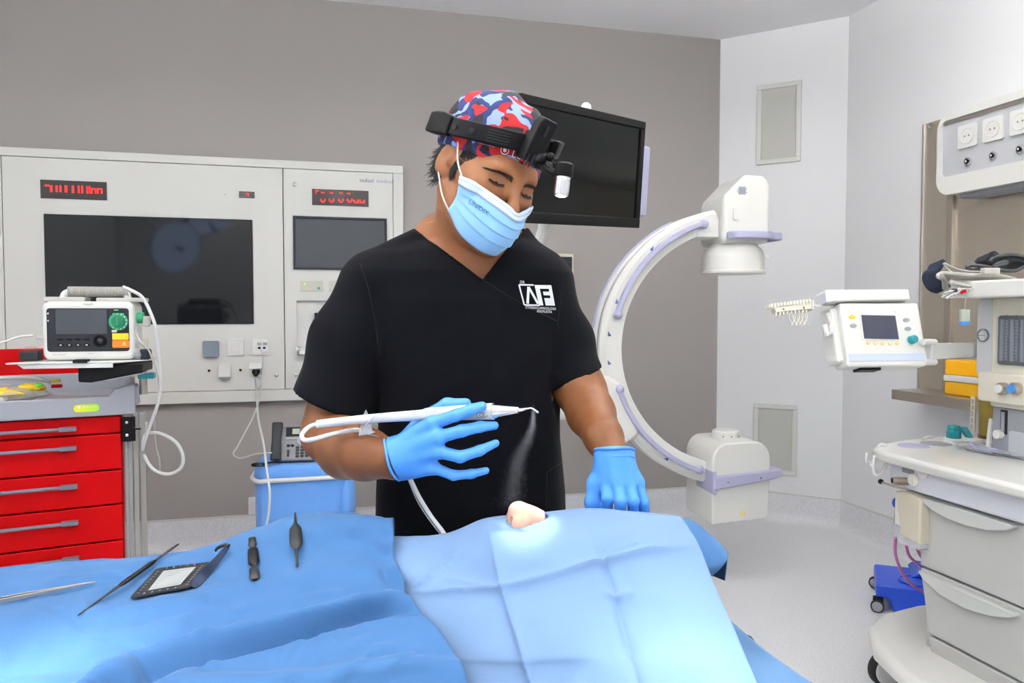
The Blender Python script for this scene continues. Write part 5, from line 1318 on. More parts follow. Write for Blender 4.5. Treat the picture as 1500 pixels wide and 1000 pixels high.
# ------------------------------------------------------------------ tilted monitor on its stand
bl = at(757, 326, 2.15); br = at(937, 334, 2.62); tr = at(953, 180.5, 2.60)
ux = (br-bl).normalized(); uz = (tr-br); Hm = uz.length; uz = (uz-ux*uz.dot(ux)).normalized(); uy = uz.cross(ux); Wm = (br-bl).length
MM = Matrix(((ux.x, uy.x, uz.x, bl.x), (ux.y, uy.y, uz.y, bl.y), (ux.z, uy.z, uz.z, bl.z), (0, 0, 0, 1)))
MO = thing('monitor', 'large black tilted monitor with white back cover behind the surgeon head', 'monitor', MM)
b_ = .026; fr = MB()
for p, q in (((0, 0), (Wm, b_*1.25)), ((0, Hm-b_), (Wm, Hm)), ((0, b_*1.25), (b_, Hm-b_)), ((Wm-b_, b_*1.25), (Wm, Hm-b_))): fr.box((p[0], 0, p[1]), (q[0], .035, q[1]))
mk('bezel', fr, M_black, MO, bevel=.003)
mk('screen', MB().box((b_, .006, b_*1.25), (Wm-b_, .012, Hm-b_)), mat('monitor_glass', (12, 13, 12), .12, spec=.18), MO)
mk('shell', MB().box((.004, .033, .004), (Wm-.004, .05, Hm-.004)), M_black, MO, bevel=.004)
mk('back_cover', MB().box((.06, .048, .05), (Wm+.085, .105, Hm-.07)), M_cw, MO, bevel=.02, segs=4)
mk('back_grip', MB().box((Wm+.03, .040, .04), (Wm+.105, .075, Hm-.07)), M_lav, MO, bevel=.01, segs=3)
mk('top_knob', MB().lathe([(.03, 0), (.032, .03), (.02, .035), (.018, .05), (.022, .052), (.020, .07), (.008, .08)], (Matrix.Translation((.43*Wm/.66, .09, Hm-.025)) @ Matrix.Scale(.8, 4)), 24), M_white, MO, smooth=40)
mk('knob_band', MB().lathe([(.0195, .036), (.0235, .038), (.0235, .049), (.0195, .051)], (Matrix.Translation((.43*Wm/.66, .09, Hm-.025)) @ Matrix.Scale(.8, 4)), 24), M_black, MO, smooth=40)
sx, sy = 0.06, 2.62
mk('stand_pole', MB().tube([Vector((sx, sy, .08)), Vector((sx, sy, 1.45)), Vector((sx+.05, sy-.02, 1.58)), MM @ Vector((Wm*.4, .10, Hm*.4))], .022, 14), M_white, MO, smooth=60, M=I4)
mk('stand_base', MB().box((sx-.28, sy-.25, .05), (sx+.28, sy+.25, .09)), M_white, MO, bevel=.01, M=I4)
for a, b in ((-1, -1), (1, -1), (-1, 1), (1, 1)): mk('caster', MB().tube([(sx+a*.24, sy+b*.21-.012, .026), (sx+a*.24, sy+b*.21+.012, .026)], .026, 16), M_rubber, MO, smooth=40, M=I4)
# ------------------------------------------------------------------ red emergency cart
FCt = frame(at(188, 600, 2.75), (math.cos(R(27)), math.sin(R(27)))); FCt.translation.z = 0
RC = thing('emergency_cart', 'red drawer cart with grey tray top beneath the defibrillator', 'cart', FCt)
X0, X1 = -.66, -.022
mk('body', MB().box((X0, .012, .10), (X1, .50, .925)), M_red, RC, bevel=.004)
zs_ = [.925, .859, .725, .598, .465, .33, .14]
for i in range(6):
    zt, zb = zs_[i], zs_[i+1]
    D_ = mk('drawer', MB().box((X0+.003, -.012, zb+.0025), (X1-.003, .012, zt-.0025)), M_red, RC, bevel=.004)
    hz_ = [.886, .817, .680, .550, .42, .27][i]
    hM = MB().tube([(X0+.16, -.030, hz_), (X1-.155, -.030, hz_)], .0062, 12)
    for x in (X0+.17, X1-.17): hM.box((x-.026, -.036, hz_-.007), (x+.026, -.010, hz_+.007))
    h_ = mk('handle', hM, M_handle, RC, smooth=40); h_.parent = D_
# tray top
ty0, ty1 = -.035, .52; tx0, tx1 = X0-.03, .024
tp = MB()
tp.prism([(tx0, .927), (tx1, .927), (tx1, 1.038), (tx1-.012, 1.038), (-.046, 1.021), (-.062, .997), (tx0, .995)], ty0, ty0+.014)
tp.box((tx0, ty0+.014, .927), (tx1, ty1-.01, .972)); tp.box((tx0, ty1-.01, .927), (tx1, ty1+.004, 1.045))
tp.prism([(ty0+.014, .945), (ty1-.01, .945), (ty1-.01, 1.045), (.06, 1.05), (ty0+.014, 1.038)], tx1-.014, tx1, 'x'); tp.box((tx0, ty0, .927), (tx0+.014, ty1, 1.04))
mk('tray_top', tp, M_grey, RC, bevel=.006, segs=3)
mk('corner_bumper', MB().prism([(tx1-.012, 1.03), (tx1+.012, 1.03), (tx1+.016, .965), (tx1-.005, .955)], ty0+.02, ty0+.14), M_grey, RC, bevel=.006)
mk('back_panel', MB().box((X0-.02, .527, 1.02), (-.06, .545, 1.15)), M_red, RC, bevel=.003)
# posts and latches at the right side
pt = MB(); 
for x in (.006, .046): pt.box((x-.016, .0, .10), (x+.012, .03, .927))
mk('post', MB().box((-.016, .0, .08), (.010, .03, .925)), M_alu, RC, bevel=.003); mk('post', MB().box((.012, .012, .08), (.030, .05, .925)), M_alu, RC, bevel=.003); mk('post', MB().box((.034, .03, .08), (.056, .07, .925)), M_alu, RC, bevel=.003)
mk('post_groove', MB().box((-.006, -.0015, .10), (0, .002, .85)), M_greym, RC)
for z0, z1 in ((.877, .915), (.828, .872)):
    l_ = mk('latch', MB().box((-.022, -.030, z0), (.022, .004, z1)), M_black, RC, bevel=.003)
    mk('latch_screw', MB().ball((-.006, -.030, (z0+z1)/2+.002), (.006, .003, .006)), M_chrome, RC, smooth=180)
mk('latch_lever', MB().box((-.02, -.034, .870), (.04, -.02, .874)), M_black, RC)
st = MB().prism(rrect(-.172, .945, -.092, .972, .012), ty0-.0012, ty0+.001); 
def grad_sticker():
    m = mat('sticker_green', (190, 220, 40), .5); nt = m.node_tree; tc = nt.nodes['Texture Coordinate']; sx_ = nt.nodes.new('ShaderNodeSeparateXYZ'); cr_ = nt.nodes.new('ShaderNodeMapRange'); cr_.inputs['From Min'].default_value = -.172; cr_.inputs['From Max'].default_value = -.092
    mx = nt.nodes.new('ShaderNodeMix'); mx.data_type = 'RGBA'; mx.inputs['A'].default_value = lin((228, 224, 20))+(1,); mx.inputs['B'].default_value = lin((150, 212, 40))+(1,)
    nt.links.new(tc.outputs['Object'], sx_.inputs[0]); nt.links.new(sx_.outputs['X'], cr_.inputs['Value']); nt.links.new(cr_.outputs[0], mx.inputs['Factor']); nt.links.new(mx.outputs['Result'], nt.nodes['Principled BSDF'].inputs['Base Color']); return m
mk('sticker', st, grad_sticker(), RC)
mk('sticker_dot', MB().lathe([(.006, 0), (.006, .0006)], Matrix.Translation((-.155, ty0-.0012, .963)) @ Matrix.Rotation(R(90), 4, 'X')), M_white, RC)
tm = MB(); text_on(tm, 'Emergency', .010, Matrix.Translation((-.122, ty0-.0018, .964))); mk('sticker_text', tm, M_white, RC)
for x in (X0+.08, X1-.06):
    for y in (.07, .43): mk('caster', MB().tube([(x-.015, y, .05), (x+.015, y, .05)], .05, 20), M_rubber, RC, smooth=40)
# clutter in the tray
q = FCt @ Vector((-.40, .12, .947)); 
SB = thing('supply_bag', 'clear bag of yellow and green medical leads in the cart tray', 'bag', FCt @ Matrix.Translation((-.40, .12, .972)))
rb = random.Random(5)
def crumple(c, r, seed, n=14):
    rr = random.Random(seed); mb = MB().ball((0, 0, 0), 1, n); mb.v = [(c[0]+v[0]*r[0]*rr.uniform(.7, 1.1), c[1]+v[1]*r[1]*rr.uniform(.7, 1.1), max(c[2]+v[2]*r[2]*rr.uniform(.6, 1.1), .001)) for v in mb.v]; return mb
mk('pouch', crumple((.0, 0, .035), (.17, .10, .032), 3, 18), mat('bag_film', (232, 232, 222), .25, alpha=.5), SB, smooth=50)
mk('yellow_lead', crumple((-.02, -.06, .04), (.10, .035, .026), 4), M_yellow, SB, smooth=40); mk('yellow_lead', crumple((.09, -.03, .055), (.05, .03, .02), 6), M_yellow, SB, smooth=40)
mk('green_tip', MB().ball((.115, -.045, .066), (.014, .01, .008)), mat('lime_plastic', (90, 200, 70), .4), SB, smooth=180)
mk('red_clip', MB().box((.15, -.01, .05), (.185, .01, .062)), M_red, SB, bevel=.003); mk('yellow_clip', MB().box((.12, .0, .07), (.18, .014, .08)), M_yellow, SB, bevel=.003)
mk('white_tube', MB().tube([Vector(p) for p in catmull([(-.25, -.06, .075), (-.12, -.05, .09), (.0, -.03, .095), (.10, -.01, .088), (.15, .0, .070)], 6)], .006, 8), M_cable, SB, smooth=180)
PK = thing('paper_packet', 'white paper packet at the left front of the cart tray', 'packet', FCt @ Matrix.Translation((-.44, .02, .973)) @ Matrix.Rotation(R(20), 4, 'Z'))
mk('packet', MB().box((-.05, -.02, .0), (.07, .05, .012)), M_white, PK, bevel=.004); mk('flap', MB().prism([(-.05, .012), (.06, .016), (.07, .034), (-.04, .022)], -.01, .0), M_white, PK)
PK2 = thing('plastic_sleeve', 'clear flat plastic sleeve lying in the cart tray', 'sleeve', FCt @ Matrix.Translation((-.20, .10, .973)))
mk('sleeve', MB().prism([(-.1, 0), (.13, 0), (.13, .006), (.0, .012), (-.07, .02), (-.1, .003)], -.06, .08), M_clear, PK2, bevel=.002)
# ------------------------------------------------------------------ defibrillator on its arm tray
FD = frame(at(62, 524, 2.62), (math.cos(R(13)), math.sin(R(13))))
dz = FD.translation.z
# arm tray
TRa = thing('defibrillator_tray', 'white tilting tray with black corner clamps on a black arm over the cart', 'tray', FD @ Matrix.Translation((.15, .1, -.03)))
mk('plate', MB().prism([(-.09, -.07), (.26, -.055), (.335, .03), (.335, .18), (-.03, .18), (-.03, .0)], -.018, -.012, 'z', FD), M_white, TRa, bevel=.003, M=I4)
mk('lip', MB().prism([(-.06, -.018), (.24, -.018), (.24, -.034), (-.04, -.034)], -.058, -.052, 'y', FD), M_white, TRa, bevel=.002, M=I4)
for c_ in (((-.075, .0), (-.012, .05)), ((.305, .02), (.34, .07))): mk('clamp', MB().box((c_[0][0], c_[0][1], -.012), (c_[1][0], c_[1][1], .026), FD), M_dark, TRa, bevel=.008, M=I4)
mk('clamp', MB().box((.115, -.065, -.016), (.16, -.03, -.004), FD), M_black, TRa, bevel=.002, M=I4)
mk('arm', MB().prism([(.12, -.034), (.12, -.085), (.16, -.088), (.33, -.055), (.33, -.02)], -.03, .12, 'y', FD), M_black, TRa, bevel=.006, M=I4)
mk('arm_link', MB().prism([(.16, -.085), (.33, -.052), (.33, -.062), (.21, -.085)], .03, .10, 'y', FD), M_white, TRa, M=I4)
mk('arm_post', MB().tube([FD @ Vector((.30, .10, -.06)), FD @ Vector((.30, .10, -.145))], .014, 14), M_alu, TRa, smooth=40, M=I4)
mk('post_ring', MB().box((.29, .06, -.085), (.345, .10, -.065), FD), M_teal, TRa, bevel=.003, M=I4)
wr_ = thing('plastic_wrap', 'crumpled clear wrap on the tray right of the defibrillator', 'wrap', FD @ Matrix.Translation((.27, .05, -.012)))
mk('wrap', crumple((.015, .0, .022), (.05, .05, .034), 9), M_clear, wr_, smooth=20)
DF = thing('defibrillator', 'white portable defibrillator with grey screen and green dial', 'defibrillator', FD)
BW, BH = .297, .208
mk('housing', MB().prism(rrect(0, -.010, BW, BH-.010, .026, 8), .0, .13), M_cw, DF, bevel=.016, segs=4)
fu = lambda x: (x-245)/(825-245)*BW
fv = lambda y: (575-y)/425*BH-.010
def fr_(x0, y0, x1, y1, r, d, name, m, d0=.002, bev=.001): return mk(name, MB().prism(rrect(fu(x0), fv(y1), fu(x1), fv(y0), r), -d, d0), m, DF, bevel=bev)
fr_(277, 200, 793, 512, .010, .002, 'front_panel', M_dark)
fr_(333, 210, 655, 386, .002, .0035, 'screen', M_lcd)
gm_ = lambda x, y, d=0: Matrix.Translation((fu(x), -d, fv(y))) @ Matrix.Rotation(R(90), 4, 'X')
mk('dial_ring', MB().lathe([(.031, 0), (.031, .005), (.024, .006)], gm_(727, 297, .002), 32), M_green, DF, smooth=40)
mk('dial_knob', MB().lathe([(.022, .005), (.021, .012), (.004, .014)], gm_(727, 297, .002), 32), mat('dark_green', (24, 112, 78), .4), DF, smooth=40)
mk('dial_grip', MB().box((fu(721), -.022, fv(325)), (fu(733), -.012, fv(268))), M_green, DF, bevel=.002)
for k in range(9):
    a = R(-60+k*28); mk('dial_tick', MB().ball((fu(727)+.0275*math.cos(a-1.2), -.0078, fv(297)+.0275*math.sin(a-1.2)), (.0022, .001, .0022), 6), M_white, DF)
fr_(690, 236, 762, 262, .003, .004, 'green_tab', mat('bright_green', (90, 205, 130), .4)); fr_(698, 210, 728, 218, .001, .003, 'indicator', MATS['bright_green'])
fr_(682, 357, 716, 375, .003, .004, 'key_white', M_cream); fr_(685, 382, 790, 430, .003, .0045, 'charge_button', M_yellow); fr_(685, 433, 793, 487, .004, .0045, 'shock_button', M_orange)
mk('button_cap', MB().lathe([(.009, 0), (.008, .002)], gm_(762, 404, .0045)), MATS['yellow_plastic'], DF, smooth=40)
mk('button_cap', MB().prism([(-.006, -.006), (.006, -.006), (.005, .003), (0, .008), (-.005, .003)], -.0065, -.004, 'y', Matrix.Translation((fu(762), 0, fv(458)))), mat('pale_orange', (255, 190, 120), .4), DF)
mk('joystick_ring', MB().lathe([(.022, 0), (.022, .003), (.016, .003), (.015, .001)], gm_(608, 438, .002), 28), M_black, DF, smooth=40)
mk('joystick', MB().ball((fu(608), -.005, fv(438)), (.012, .006, .012), 14), M_dark, DF, smooth=180)
for i in range(4):
    fr_(343+i*54, 418, 380+i*54, 430, .002, .0035, 'soft_key', M_black, bev=.0006); fr_(343+i*54, 455, 380+i*54, 474, .003, .0035, 'soft_key', M_black, bev=.0006)
    fr_(355+i*54, 461, 368+i*54, 468, .001, .0042, 'key_symbol', M_white, bev=0)
for y in (238, 290): fr_(282, y-6, 292, y+6, .001, .003, 'side_symbol', M_white, bev=0)
tm = MB(); text_on(tm, 'PHILIPS', .0095, Matrix.Translation((fu(537), -.0008, fv(172)))); mk('brand_text', tm, M_ink, DF)
tm = MB(); text_on(tm, 'Efficia DFM100', .0065, Matrix.Translation((fu(350), -.0008, fv(534)))); text_on(tm, 'biphasic', .006, Matrix.Translation((fu(546), -.0008, fv(526)))); mk('small_print', tm, M_greym, DF)
# handle, side connector, paddle shelf
z1 = fv(150)
mk('carry_handle', MB().tube([Vector(p) for p in catmull([(.055, .055, z1-.01), (.055, .055, z1+.018), (.075, .055, z1+.033), (.15, .055, z1+.035), (.24, .055, z1+.035), (.262, .055, z1+.02), (.265, .055, z1-.01)], 6)], .013, 14), M_cw, DF, smooth=180)
sp_ = [(.07+.20*t+.0, .055+.0165*math.cos(t*2*math.pi*34), z1+.035+.0165*math.sin(t*2*math.pi*34)) for t in [i/544 for i in range(545)]]
mk('coiled_lead', MB().tube([Vector(p) for p in sp_], .0026, 5), M_cableg, DF, smooth=180)
mk('paddle', MB().prism(rrect(-.005, z1-.002, .13, z1+.016, .006), .03, .10), M_cableg, DF, bevel=.004); mk('paddle', MB().prism(rrect(.165, z1-.002, .325, z1+.014, .006), .03, .10), M_cableg, DF, bevel=.004)
mk('side_connector', MB().tube([(BW-.002, .05, fv(270)), (BW+.02, .05, fv(270))], .020, 18), M_green, DF, smooth=40)
mk('side_plug', MB().box((BW+.018, .035, fv(335)), (BW+.042, .065, fv(258))), M_cableg, DF, bevel=.005)
mk('left_plug', MB().box((-.03, .03, fv(425)), (.004, .045, fv(400))), M_cable, DF, bevel=.004)
cable('monitor_lead', 'white lead entering the defibrillator from the left', [at(-60, 512, 2.5), at(0, 502, 2.58), at(25, 494, 2.62), at(48, 491, 2.63)], .0042, M_cable)
cable('paddle_cable', 'thick white cable looping down from the defibrillator handle', [at(180, 420, 2.66), at(196, 427, 2.66), at(209, 436, 2.66), at(220, 457, 2.66), at(229, 484, 2.66), at(233, 523, 2.68), at(235.5, 560, 2.70), at(231, 592, 2.72), at(221, 620, 2.74), at(211, 650, 2.76), at(209, 658, 2.78), at(210, 640, 2.80), at(216, 634, 2.80), at(236, 635, 2.80), at(258, 648, 2.80), at(268, 668, 2.80), at(264, 686, 2.80), at(246, 694, 2.80), at(226, 688, 2.80), at(213, 670, 2.80), at(209, 650, 2.82), at(214, 618, 2.82)], .0062, M_cable, n=8)
cable('sensor_lead', 'thin pale lead hanging from the side plug of the defibrillator', [at(198, 478, 2.68), at(199, 487, 2.68), at(206, 500, 2.67), at(218, 513, 2.68), at(226, 535, 2.69), at(232, 556, 2.70), at(233, 575, 2.75), at(226, 610, 2.78), at(228, 650, 2.82), at(233, 672, 2.83), at(234, 690, 2.83)], .0030, M_cableg)
# ------------------------------------------------------------------ steel wall panel, shelf, supply box on the right wall
def PRr(px, py, y=0): return hit(FR, px, py, y)
SPn = thing('steel_splashback', 'brushed steel splash sheet on the right wall above the steel shelf', 'splashback', FR @ Matrix.Translation((.6, 0, .90)))
M_st2 = mat('satin_steel', (206, 198, 184), .28, metal=.8, var=.04, vscale=3)
for i, (xa, xb) in enumerate(((.600, .770), (.80, 1.75))): mk('sheet', MB().box((xa, -.012, .86), (xb, 0, 2.26)), M_st2, SPn, M=FR)
mk('corner_channel', MB().box((.765, -.03, .86), (.805, 0, 2.26)), M_steel, SPn, bevel=.003, M=FR)
mk('edge_strip', MB().box((.592, -.02, .86), (.604, 0, 2.26)), M_alu, SPn, bevel=.002, M=FR)
mk('bolt', MB().ball((.63, -.014, 2.235), .008), M_greym, SPn, M=FR)
SH = thing('steel_shelf', 'brushed steel wall shelf holding the yellow bin', 'shelf', FR @ Matrix.Translation((.66, 0, .86)))
mk('board', MB().box((.660, -.235, .862), (1.8, -.012, .911)), M_steel, SH, bevel=.002, M=FR)
mk('upper_rail', MB().box((.80, -.05, .985), (1.75, -.013, 1.005)), M_steel, SH, bevel=.002, M=FR)
q0 = PRr(1399, 527, -.10); q1 = PRr(1432, 566, -.10)
YB_ = thing('yellow_bin', 'yellow plastic waste box with white lid on the steel shelf', 'bin', FR @ Matrix.Translation((q0.x, -.15, .912)))
zz0 = .912
mk('lower_box', MB().box((q0.x, -.16, .912), (q0.x+.30, -.03, .975), FR), mat('amber_plastic', (226, 170, 24), .35), YB_, bevel=.008, M=I4)
mk('lid', MB().box((q0.x-.004, -.165, .975), (q0.x+.305, -.025, 1.005), FR), M_white, YB_, bevel=.006, M=I4)
mk('upper_box', MB().box((q0.x, -.16, 1.005), (q0.x+.30, -.03, 1.075), FR), mat('amber_bright', (250, 180, 10), .35), YB_, bevel=.008, M=I4)
BX = thing('supply_box', 'white and grey wall supply duct with power sockets top right', 'supply duct', FR @ Matrix.Translation((.86, 0, 1.86)))
bx0, bx1, bz0, bz1 = .862, 2.3, 1.845, 2.225
prof = []
def slab_x(name, pts, d0, d1, m, bev=.004, **k): return mk(name, MB().prism(pts, d0, d1, 'y', FR), m, BX, bevel=bev, M=I4, **k)
out_ = rrect(bx0, bz0, bx1, bz1, .075, 8)
mk('body', MB().prism(out_, -.17, -.012, 'y', FR), M_cw, BX, bevel=.008, M=I4)
# frame lip with recessed face
n_ = len(out_); inn = rrect(bx0+.022, bz0+.085, bx1-.02, bz1-.035, .03, 8)
vs = [FR @ Vector((x, -.185, z)) for x, z in out_]+[FR @ Vector((x, -.185, z)) for x, z in inn]+[FR @ Vector((x, -.168, z)) for x, z in inn]+[FR @ Vector((x, -.168, z)) for x, z in out_]
fs = []
for k in range(n_):
    j = (k+1) % n_; fs += [(k, j, n_+j, n_+k), (n_+k, n_+j, 2*n_+j, 2*n_+k), (3*n_+k, 3*n_+j, j, k)]
mk('rim', MB().add(vs, fs), M_cw, BX, smooth=40, M=I4)
mk('face', MB().prism(inn, -.172, -.169, 'y', FR), mat('face_grey', (188, 190, 194), .4), BX, M=I4)
mk('inner_rail', MB().box((bx0+.03, -.178, bz1-.052), (bx1-.03, -.171, bz1-.04), FR), M_steel, BX, M=I4)
mk('underside_tray', MB().box((bx0+.10, -.15, bz0-.02), (bx1, -.03, bz0+.004), FR), M_grey, BX, bevel=.004, M=I4)
socks = [((1408, 190), (1431, 224), (1419, 235)), ((1444, 178.5), (1470, 212), (1456, 225)), ((1484, 167), (1512, 200), (1496, 214))]
for i, (a, b, c_) in enumerate(socks):
    a_, b_, k_ = PRr(*a, -.172), PRr(*b, -.172), PRr(*c_, -.172); cx_, cz_ = (a_.x+b_.x)/2, 2.095; hs = .052
    Sk = thing('power_socket', ['leftmost', 'middle', 'rightmost'][i]+' round power socket on the upper right supply duct', 'socket', FR @ Matrix.Translation((cx_, -.172, cz_)))
    mk('plate', MB().prism(rrect(cx_-hs, cz_-hs, cx_+hs, cz_+hs, .010), -.184, -.172, 'y', FR), M_white, Sk, bevel=.002, M=I4)
    mk('well', MB().lathe([(.036, 0), (.036, .003), (.033, .003), (.031, .0008), (.002, .0006)], FR @ Matrix.Translation((cx_, -.184, cz_)) @ Matrix.Rotation(R(90), 4, 'X'), 32), M_cw, Sk, smooth=40, M=I4)
    for s_ in (-1, 1): mk('contact_hole', MB().cyl(FR @ Vector((cx_+s_*.011, -.1835, cz_)), FR @ Vector((cx_+s_*.011, -.1865, cz_)), .004, n=12), M_greym, Sk, M=I4)
    Pp = thing('earth_terminal', 'steel earthing stud under the '+['leftmost', 'middle', 'rightmost'][i]+' power socket of the duct', 'terminal', FR @ Matrix.Translation((k_.x, -.172, k_.z)))
    mk('ring', MB().lathe([(.019, 0), (.019, .008), (.014, .010)], FR @ Matrix.Translation((k_.x, -.172, cz_-.115)) @ Matrix.Rotation(R(90), 4, 'X')), M_chrome, Pp, smooth=40, M=I4)
    mk('pin', MB().lathe([(.010, .006), (.010, .014), (.004, .016)], FR @ Matrix.Translation((k_.x, -.172, cz_-.115)) @ Matrix.Rotation(R(90), 4, 'X')), M_black, Pp, smooth=40, M=I4)
    mk('pin_tip', MB().ball(FR @ Vector((k_.x, -.188, cz_-.115)), .005), M_chrome, Pp, smooth=180, M=I4)
# ------------------------------------------------------------------ anaesthesia machine
FA = frame((1.25, 2.56, 0), XR)
AMc = thing('anaesthesia_machine', 'white anaesthesia machine trolley with grey drawers at the right edge', 'medical machine', FA)
HA = lambda px, py, y: hit(FA, px, py, y)
M_wt = mat('worktop_white', (226, 226, 220), .3, coat=.2); M_ap = mat('apron_white', (214, 217, 224), .4); M_dr = mat('drawer_grey', (186, 187, 184), .5)
def am(name, mb, m, **k): return mk(name, mb, m, AMc, **k)
am('worktop', MB().prism([(1.3, -.02), (1.3, .62), (-.06, .62), (-.145, .55), (-.16, .40), (-.13, .22), (-.07, .06), (-.02, .0), (.05, -.025)], .795, .832, 'z'), M_wt, bevel=.016, segs=4)
am('apron', MB().prism([(1.3, .02), (1.3, .60), (-.02, .60), (-.10, .5), (-.10, .3), (.0, .06), (.05, .02)], .715, .796, 'z'), M_ap, bevel=.012, segs=3)
am('cabinet', MB().prism([(1.3, .065), (1.3, .58), (.16, .58), (.152, .08), (.165, .065)], .14, .716, 'z'), M_dr, bevel=.01)
DW = []
for z0, z1, x0 in ((.472, .708, .150), (.262, .468, .155)):
    xa = x0; xb = 1.29
    D_ = am('drawer', MB().prism([(xa, z1-.0), (xb, z1), (xb, z0+.003), (xa+.004+(.035 if z0 < .3 else 0), z0+.003)], .045, .07), M_dr, bevel=.006, segs=3); DW.append(D_)
am('drawer', MB().prism([(.195, .258), (1.29, .258), (1.29, .19), (.21, .19)], .045, .07), M_dr, bevel=.006)
def crescent(pts, dr, name='drawer_handle'):
    l = [HA(px, py, .045) for px, py in pts]; o = am(name, MB().prism([(p.x, p.z) for p in l], .022, .048), MATS.get('handle_light') or mat('handle_light', (200, 202, 198), .45), bevel=.012, segs=3); o.parent = dr; return o
crescent([(1350, 726), (1420, 746), (1490, 768), (1493, 772), (1480, 776), (1455, 776), (1425, 770), (1395, 759), (1370, 745)], DW[0])
crescent([(1352, 834), (1423, 866), (1494, 897), (1496, 902), (1485, 904), (1456, 901), (1420, 890), (1384, 870), (1360, 848)], DW[1])
am('base', MB().prism([(1.35, -.16), (1.35, .62), (-.05, .62), (-.12, .5), (-.135, .3), (-.10, .12), (-.02, .0), (.12, -.10), (.3, -.15)], .150, .212, 'z'), M_wt, bevel=.028, segs=5)
def caster(c, r, w, parent, ax, mt=M_rubber, mh=M_white):
    ax = Vector(ax).normalized(); c = Vector(c)
    t_ = mk('caster', MB().tube([c-ax*w/2, c-ax*w*.35, c+ax*w*.35, c+ax*w/2], [r*.9, r, r, r*.9], 32), mt, parent, smooth=50)
    mk('caster_disc', MB().tube([c-ax*w*.62, c-ax*w*.5], [r*.70, r*.80], 32), mh, parent, smooth=50); mk('caster_disc', MB().tube([c+ax*w*.5, c+ax*w*.62], [r*.80, r*.70], 32), mh, parent, smooth=50)
p = FA.inverted() @ at(1298, 980, 2.56)
caster((p.x, p.y, .063), .062, .035, AMc, (1, -.12, 0)); caster((1.15, .0, .063), .062, .035, AMc, (1, -.12, 0)); caster((0, .5, .063), .062, .035, AMc, (1, -.12, 0)); caster((1.15, .5, .063), .062, .035, AMc, (1, -.12, 0))
am('caster_fork', MB().box((p.x-.03, p.y-.0, .07), (p.x+.03, p.y+.05, .14)), M_greym, bevel=.01)
# controls on the apron
def disc(px, py, y, r, h, name, m, par=AMc, n=24):
    q = HA(px, py, y); return mk(name, MB().lathe([(r, 0), (r, h*.7), (r*.85, h)], Matrix.Translation(q) @ Matrix.Rotation(R(90), 4, 'X'), n), m, par, smooth=40)
disc(1353, 691, .02, .022, .006, 'flush_button', M_white); disc(1339, 703, .02, .021, .010, 'selector_knob', M_cream); 
q = HA(1340, 703, .02); am('selector_grip', MB().box((q.x-.004, .004, q.z-.017), (q.x+.004, .012, q.z+.017)), M_white, bevel=.002)
q = HA(1331, 705, .02); am('gas_port', MB().tube([(q.x, .03, q.z), (q.x-.010, -.008, q.z+.001), (q.x-.018, -.028, q.z+.002)], [.013, .013, .011], 18), mat('brown_connector', (140, 126, 112), .35, metal=.3), smooth=40)
am('gas_port_hole', MB().tube([(q.x-.0175, -.027, q.z+.002), (q.x-.019, -.0305, q.z+.002)], .008, 14), M_black)
q = HA(1332, 690, .02); am('symbol_plate', MB().prism(rrect(q.x-.03, q.z-.008, q.x+.02, q.z+.010, .002), .0185, .022), M_grey)
q = HA(1326, 713, .02); am('port_lever', MB().tube([(q.x-.06, -.02, q.z+.004), (q.x+.03, -.0, q.z-.004)], .004, 8), M_steel, smooth=60)
am('lever_tip', MB().ball((q.x-.065, -.02, q.z+.006), .009), M_black, smooth=180)
def hook(l, r, name):
    am(name, MB().tube([FA.inverted() @ Vector(p) for p in catmull([tuple(at(*c)) for c in l], 5)], r, 10), M_white, smooth=180)
hook([(1299, 674, 2.53), (1296, 685, 2.52), (1289, 695, 2.50), (1281, 694, 2.49), (1279, 682, 2.49), (1281, 667, 2.49)], .0055, 'hose_hook')
hook([(1281, 688, 2.49), (1275, 678, 2.49), (1269, 675, 2.48), (1270, 663, 2.48)], .005, 'hose_hook')
hook([(1298, 652, 2.60), (1290, 651, 2.60), (1286, 657, 2.59), (1290, 664, 2.58)], .006, 'hose_hook')
hook([(1352, 643, 2.70), (1358, 640, 2.71), (1366, 640, 2.71)], .005, 'hose_hook')
for px, py in ((1338, 653), (1371, 650)):
    q = hitz(FA, px, py, .832); am('grey_disc', MB().lathe([(.052, 0), (.050, .0025), (.044, .003)], Matrix.Translation(q), 36), M_lav if px < 1350 else M_grey, smooth=40)
# teal vaporiser cap
q = hitz(FA, 1397, 646, .832)
TC = thing('rotary_valve', 'teal rotary cap on a white ring on the machine worktop', 'cap', FA @ Matrix.Translation(q))
mk('ring', MB().lathe([(.034, 0), (.032, .010), (.028, .012)], None, 28), M_white, TC, smooth=40); mk('cap', MB().lathe([(.024, .008), (.024, .036), (.020, .042), (.022, .05), (.018, .058), (.004, .058)], None, 14), M_teal, TC, smooth=20)
TL = thing('teal_lever', 'teal lever on white mount behind the teal cap', 'lever', FA @ Matrix.Translation(hitz(FA, 1425, 647, .832)))
mk('mount', MB().lathe([(.034, 0), (.032, .012), (.02, .014)], None, 24), M_white, TL, smooth=40); mk('lever', MB().prism([(-.055, .045), (-.035, .050), (.0, .012), (-.02, .012)], -.014, .010), M_teal, TL, bevel=.004)
WB = thing('clear_packet', 'clear plastic packet of tubing on the machine worktop', 'packet', FA @ Matrix.Translation(hitz(FA, 1448, 662, .832)))
mk('film', crumple((0, 0, .012), (.14, .075, .012), 21, 20), M_clear, WB, smooth=50)
mk('inner_tubing', MB().tube([Vector((.075*math.cos(a)*(1+.1*math.sin(3*a)), .035*math.sin(a), .014+.004*math.sin(5*a))) for a in [2*math.pi*i/40 for i in range(40)]], .005, 8, closed=True), mat('violet_tubing', (168, 176, 222), .4), WB, smooth=180)
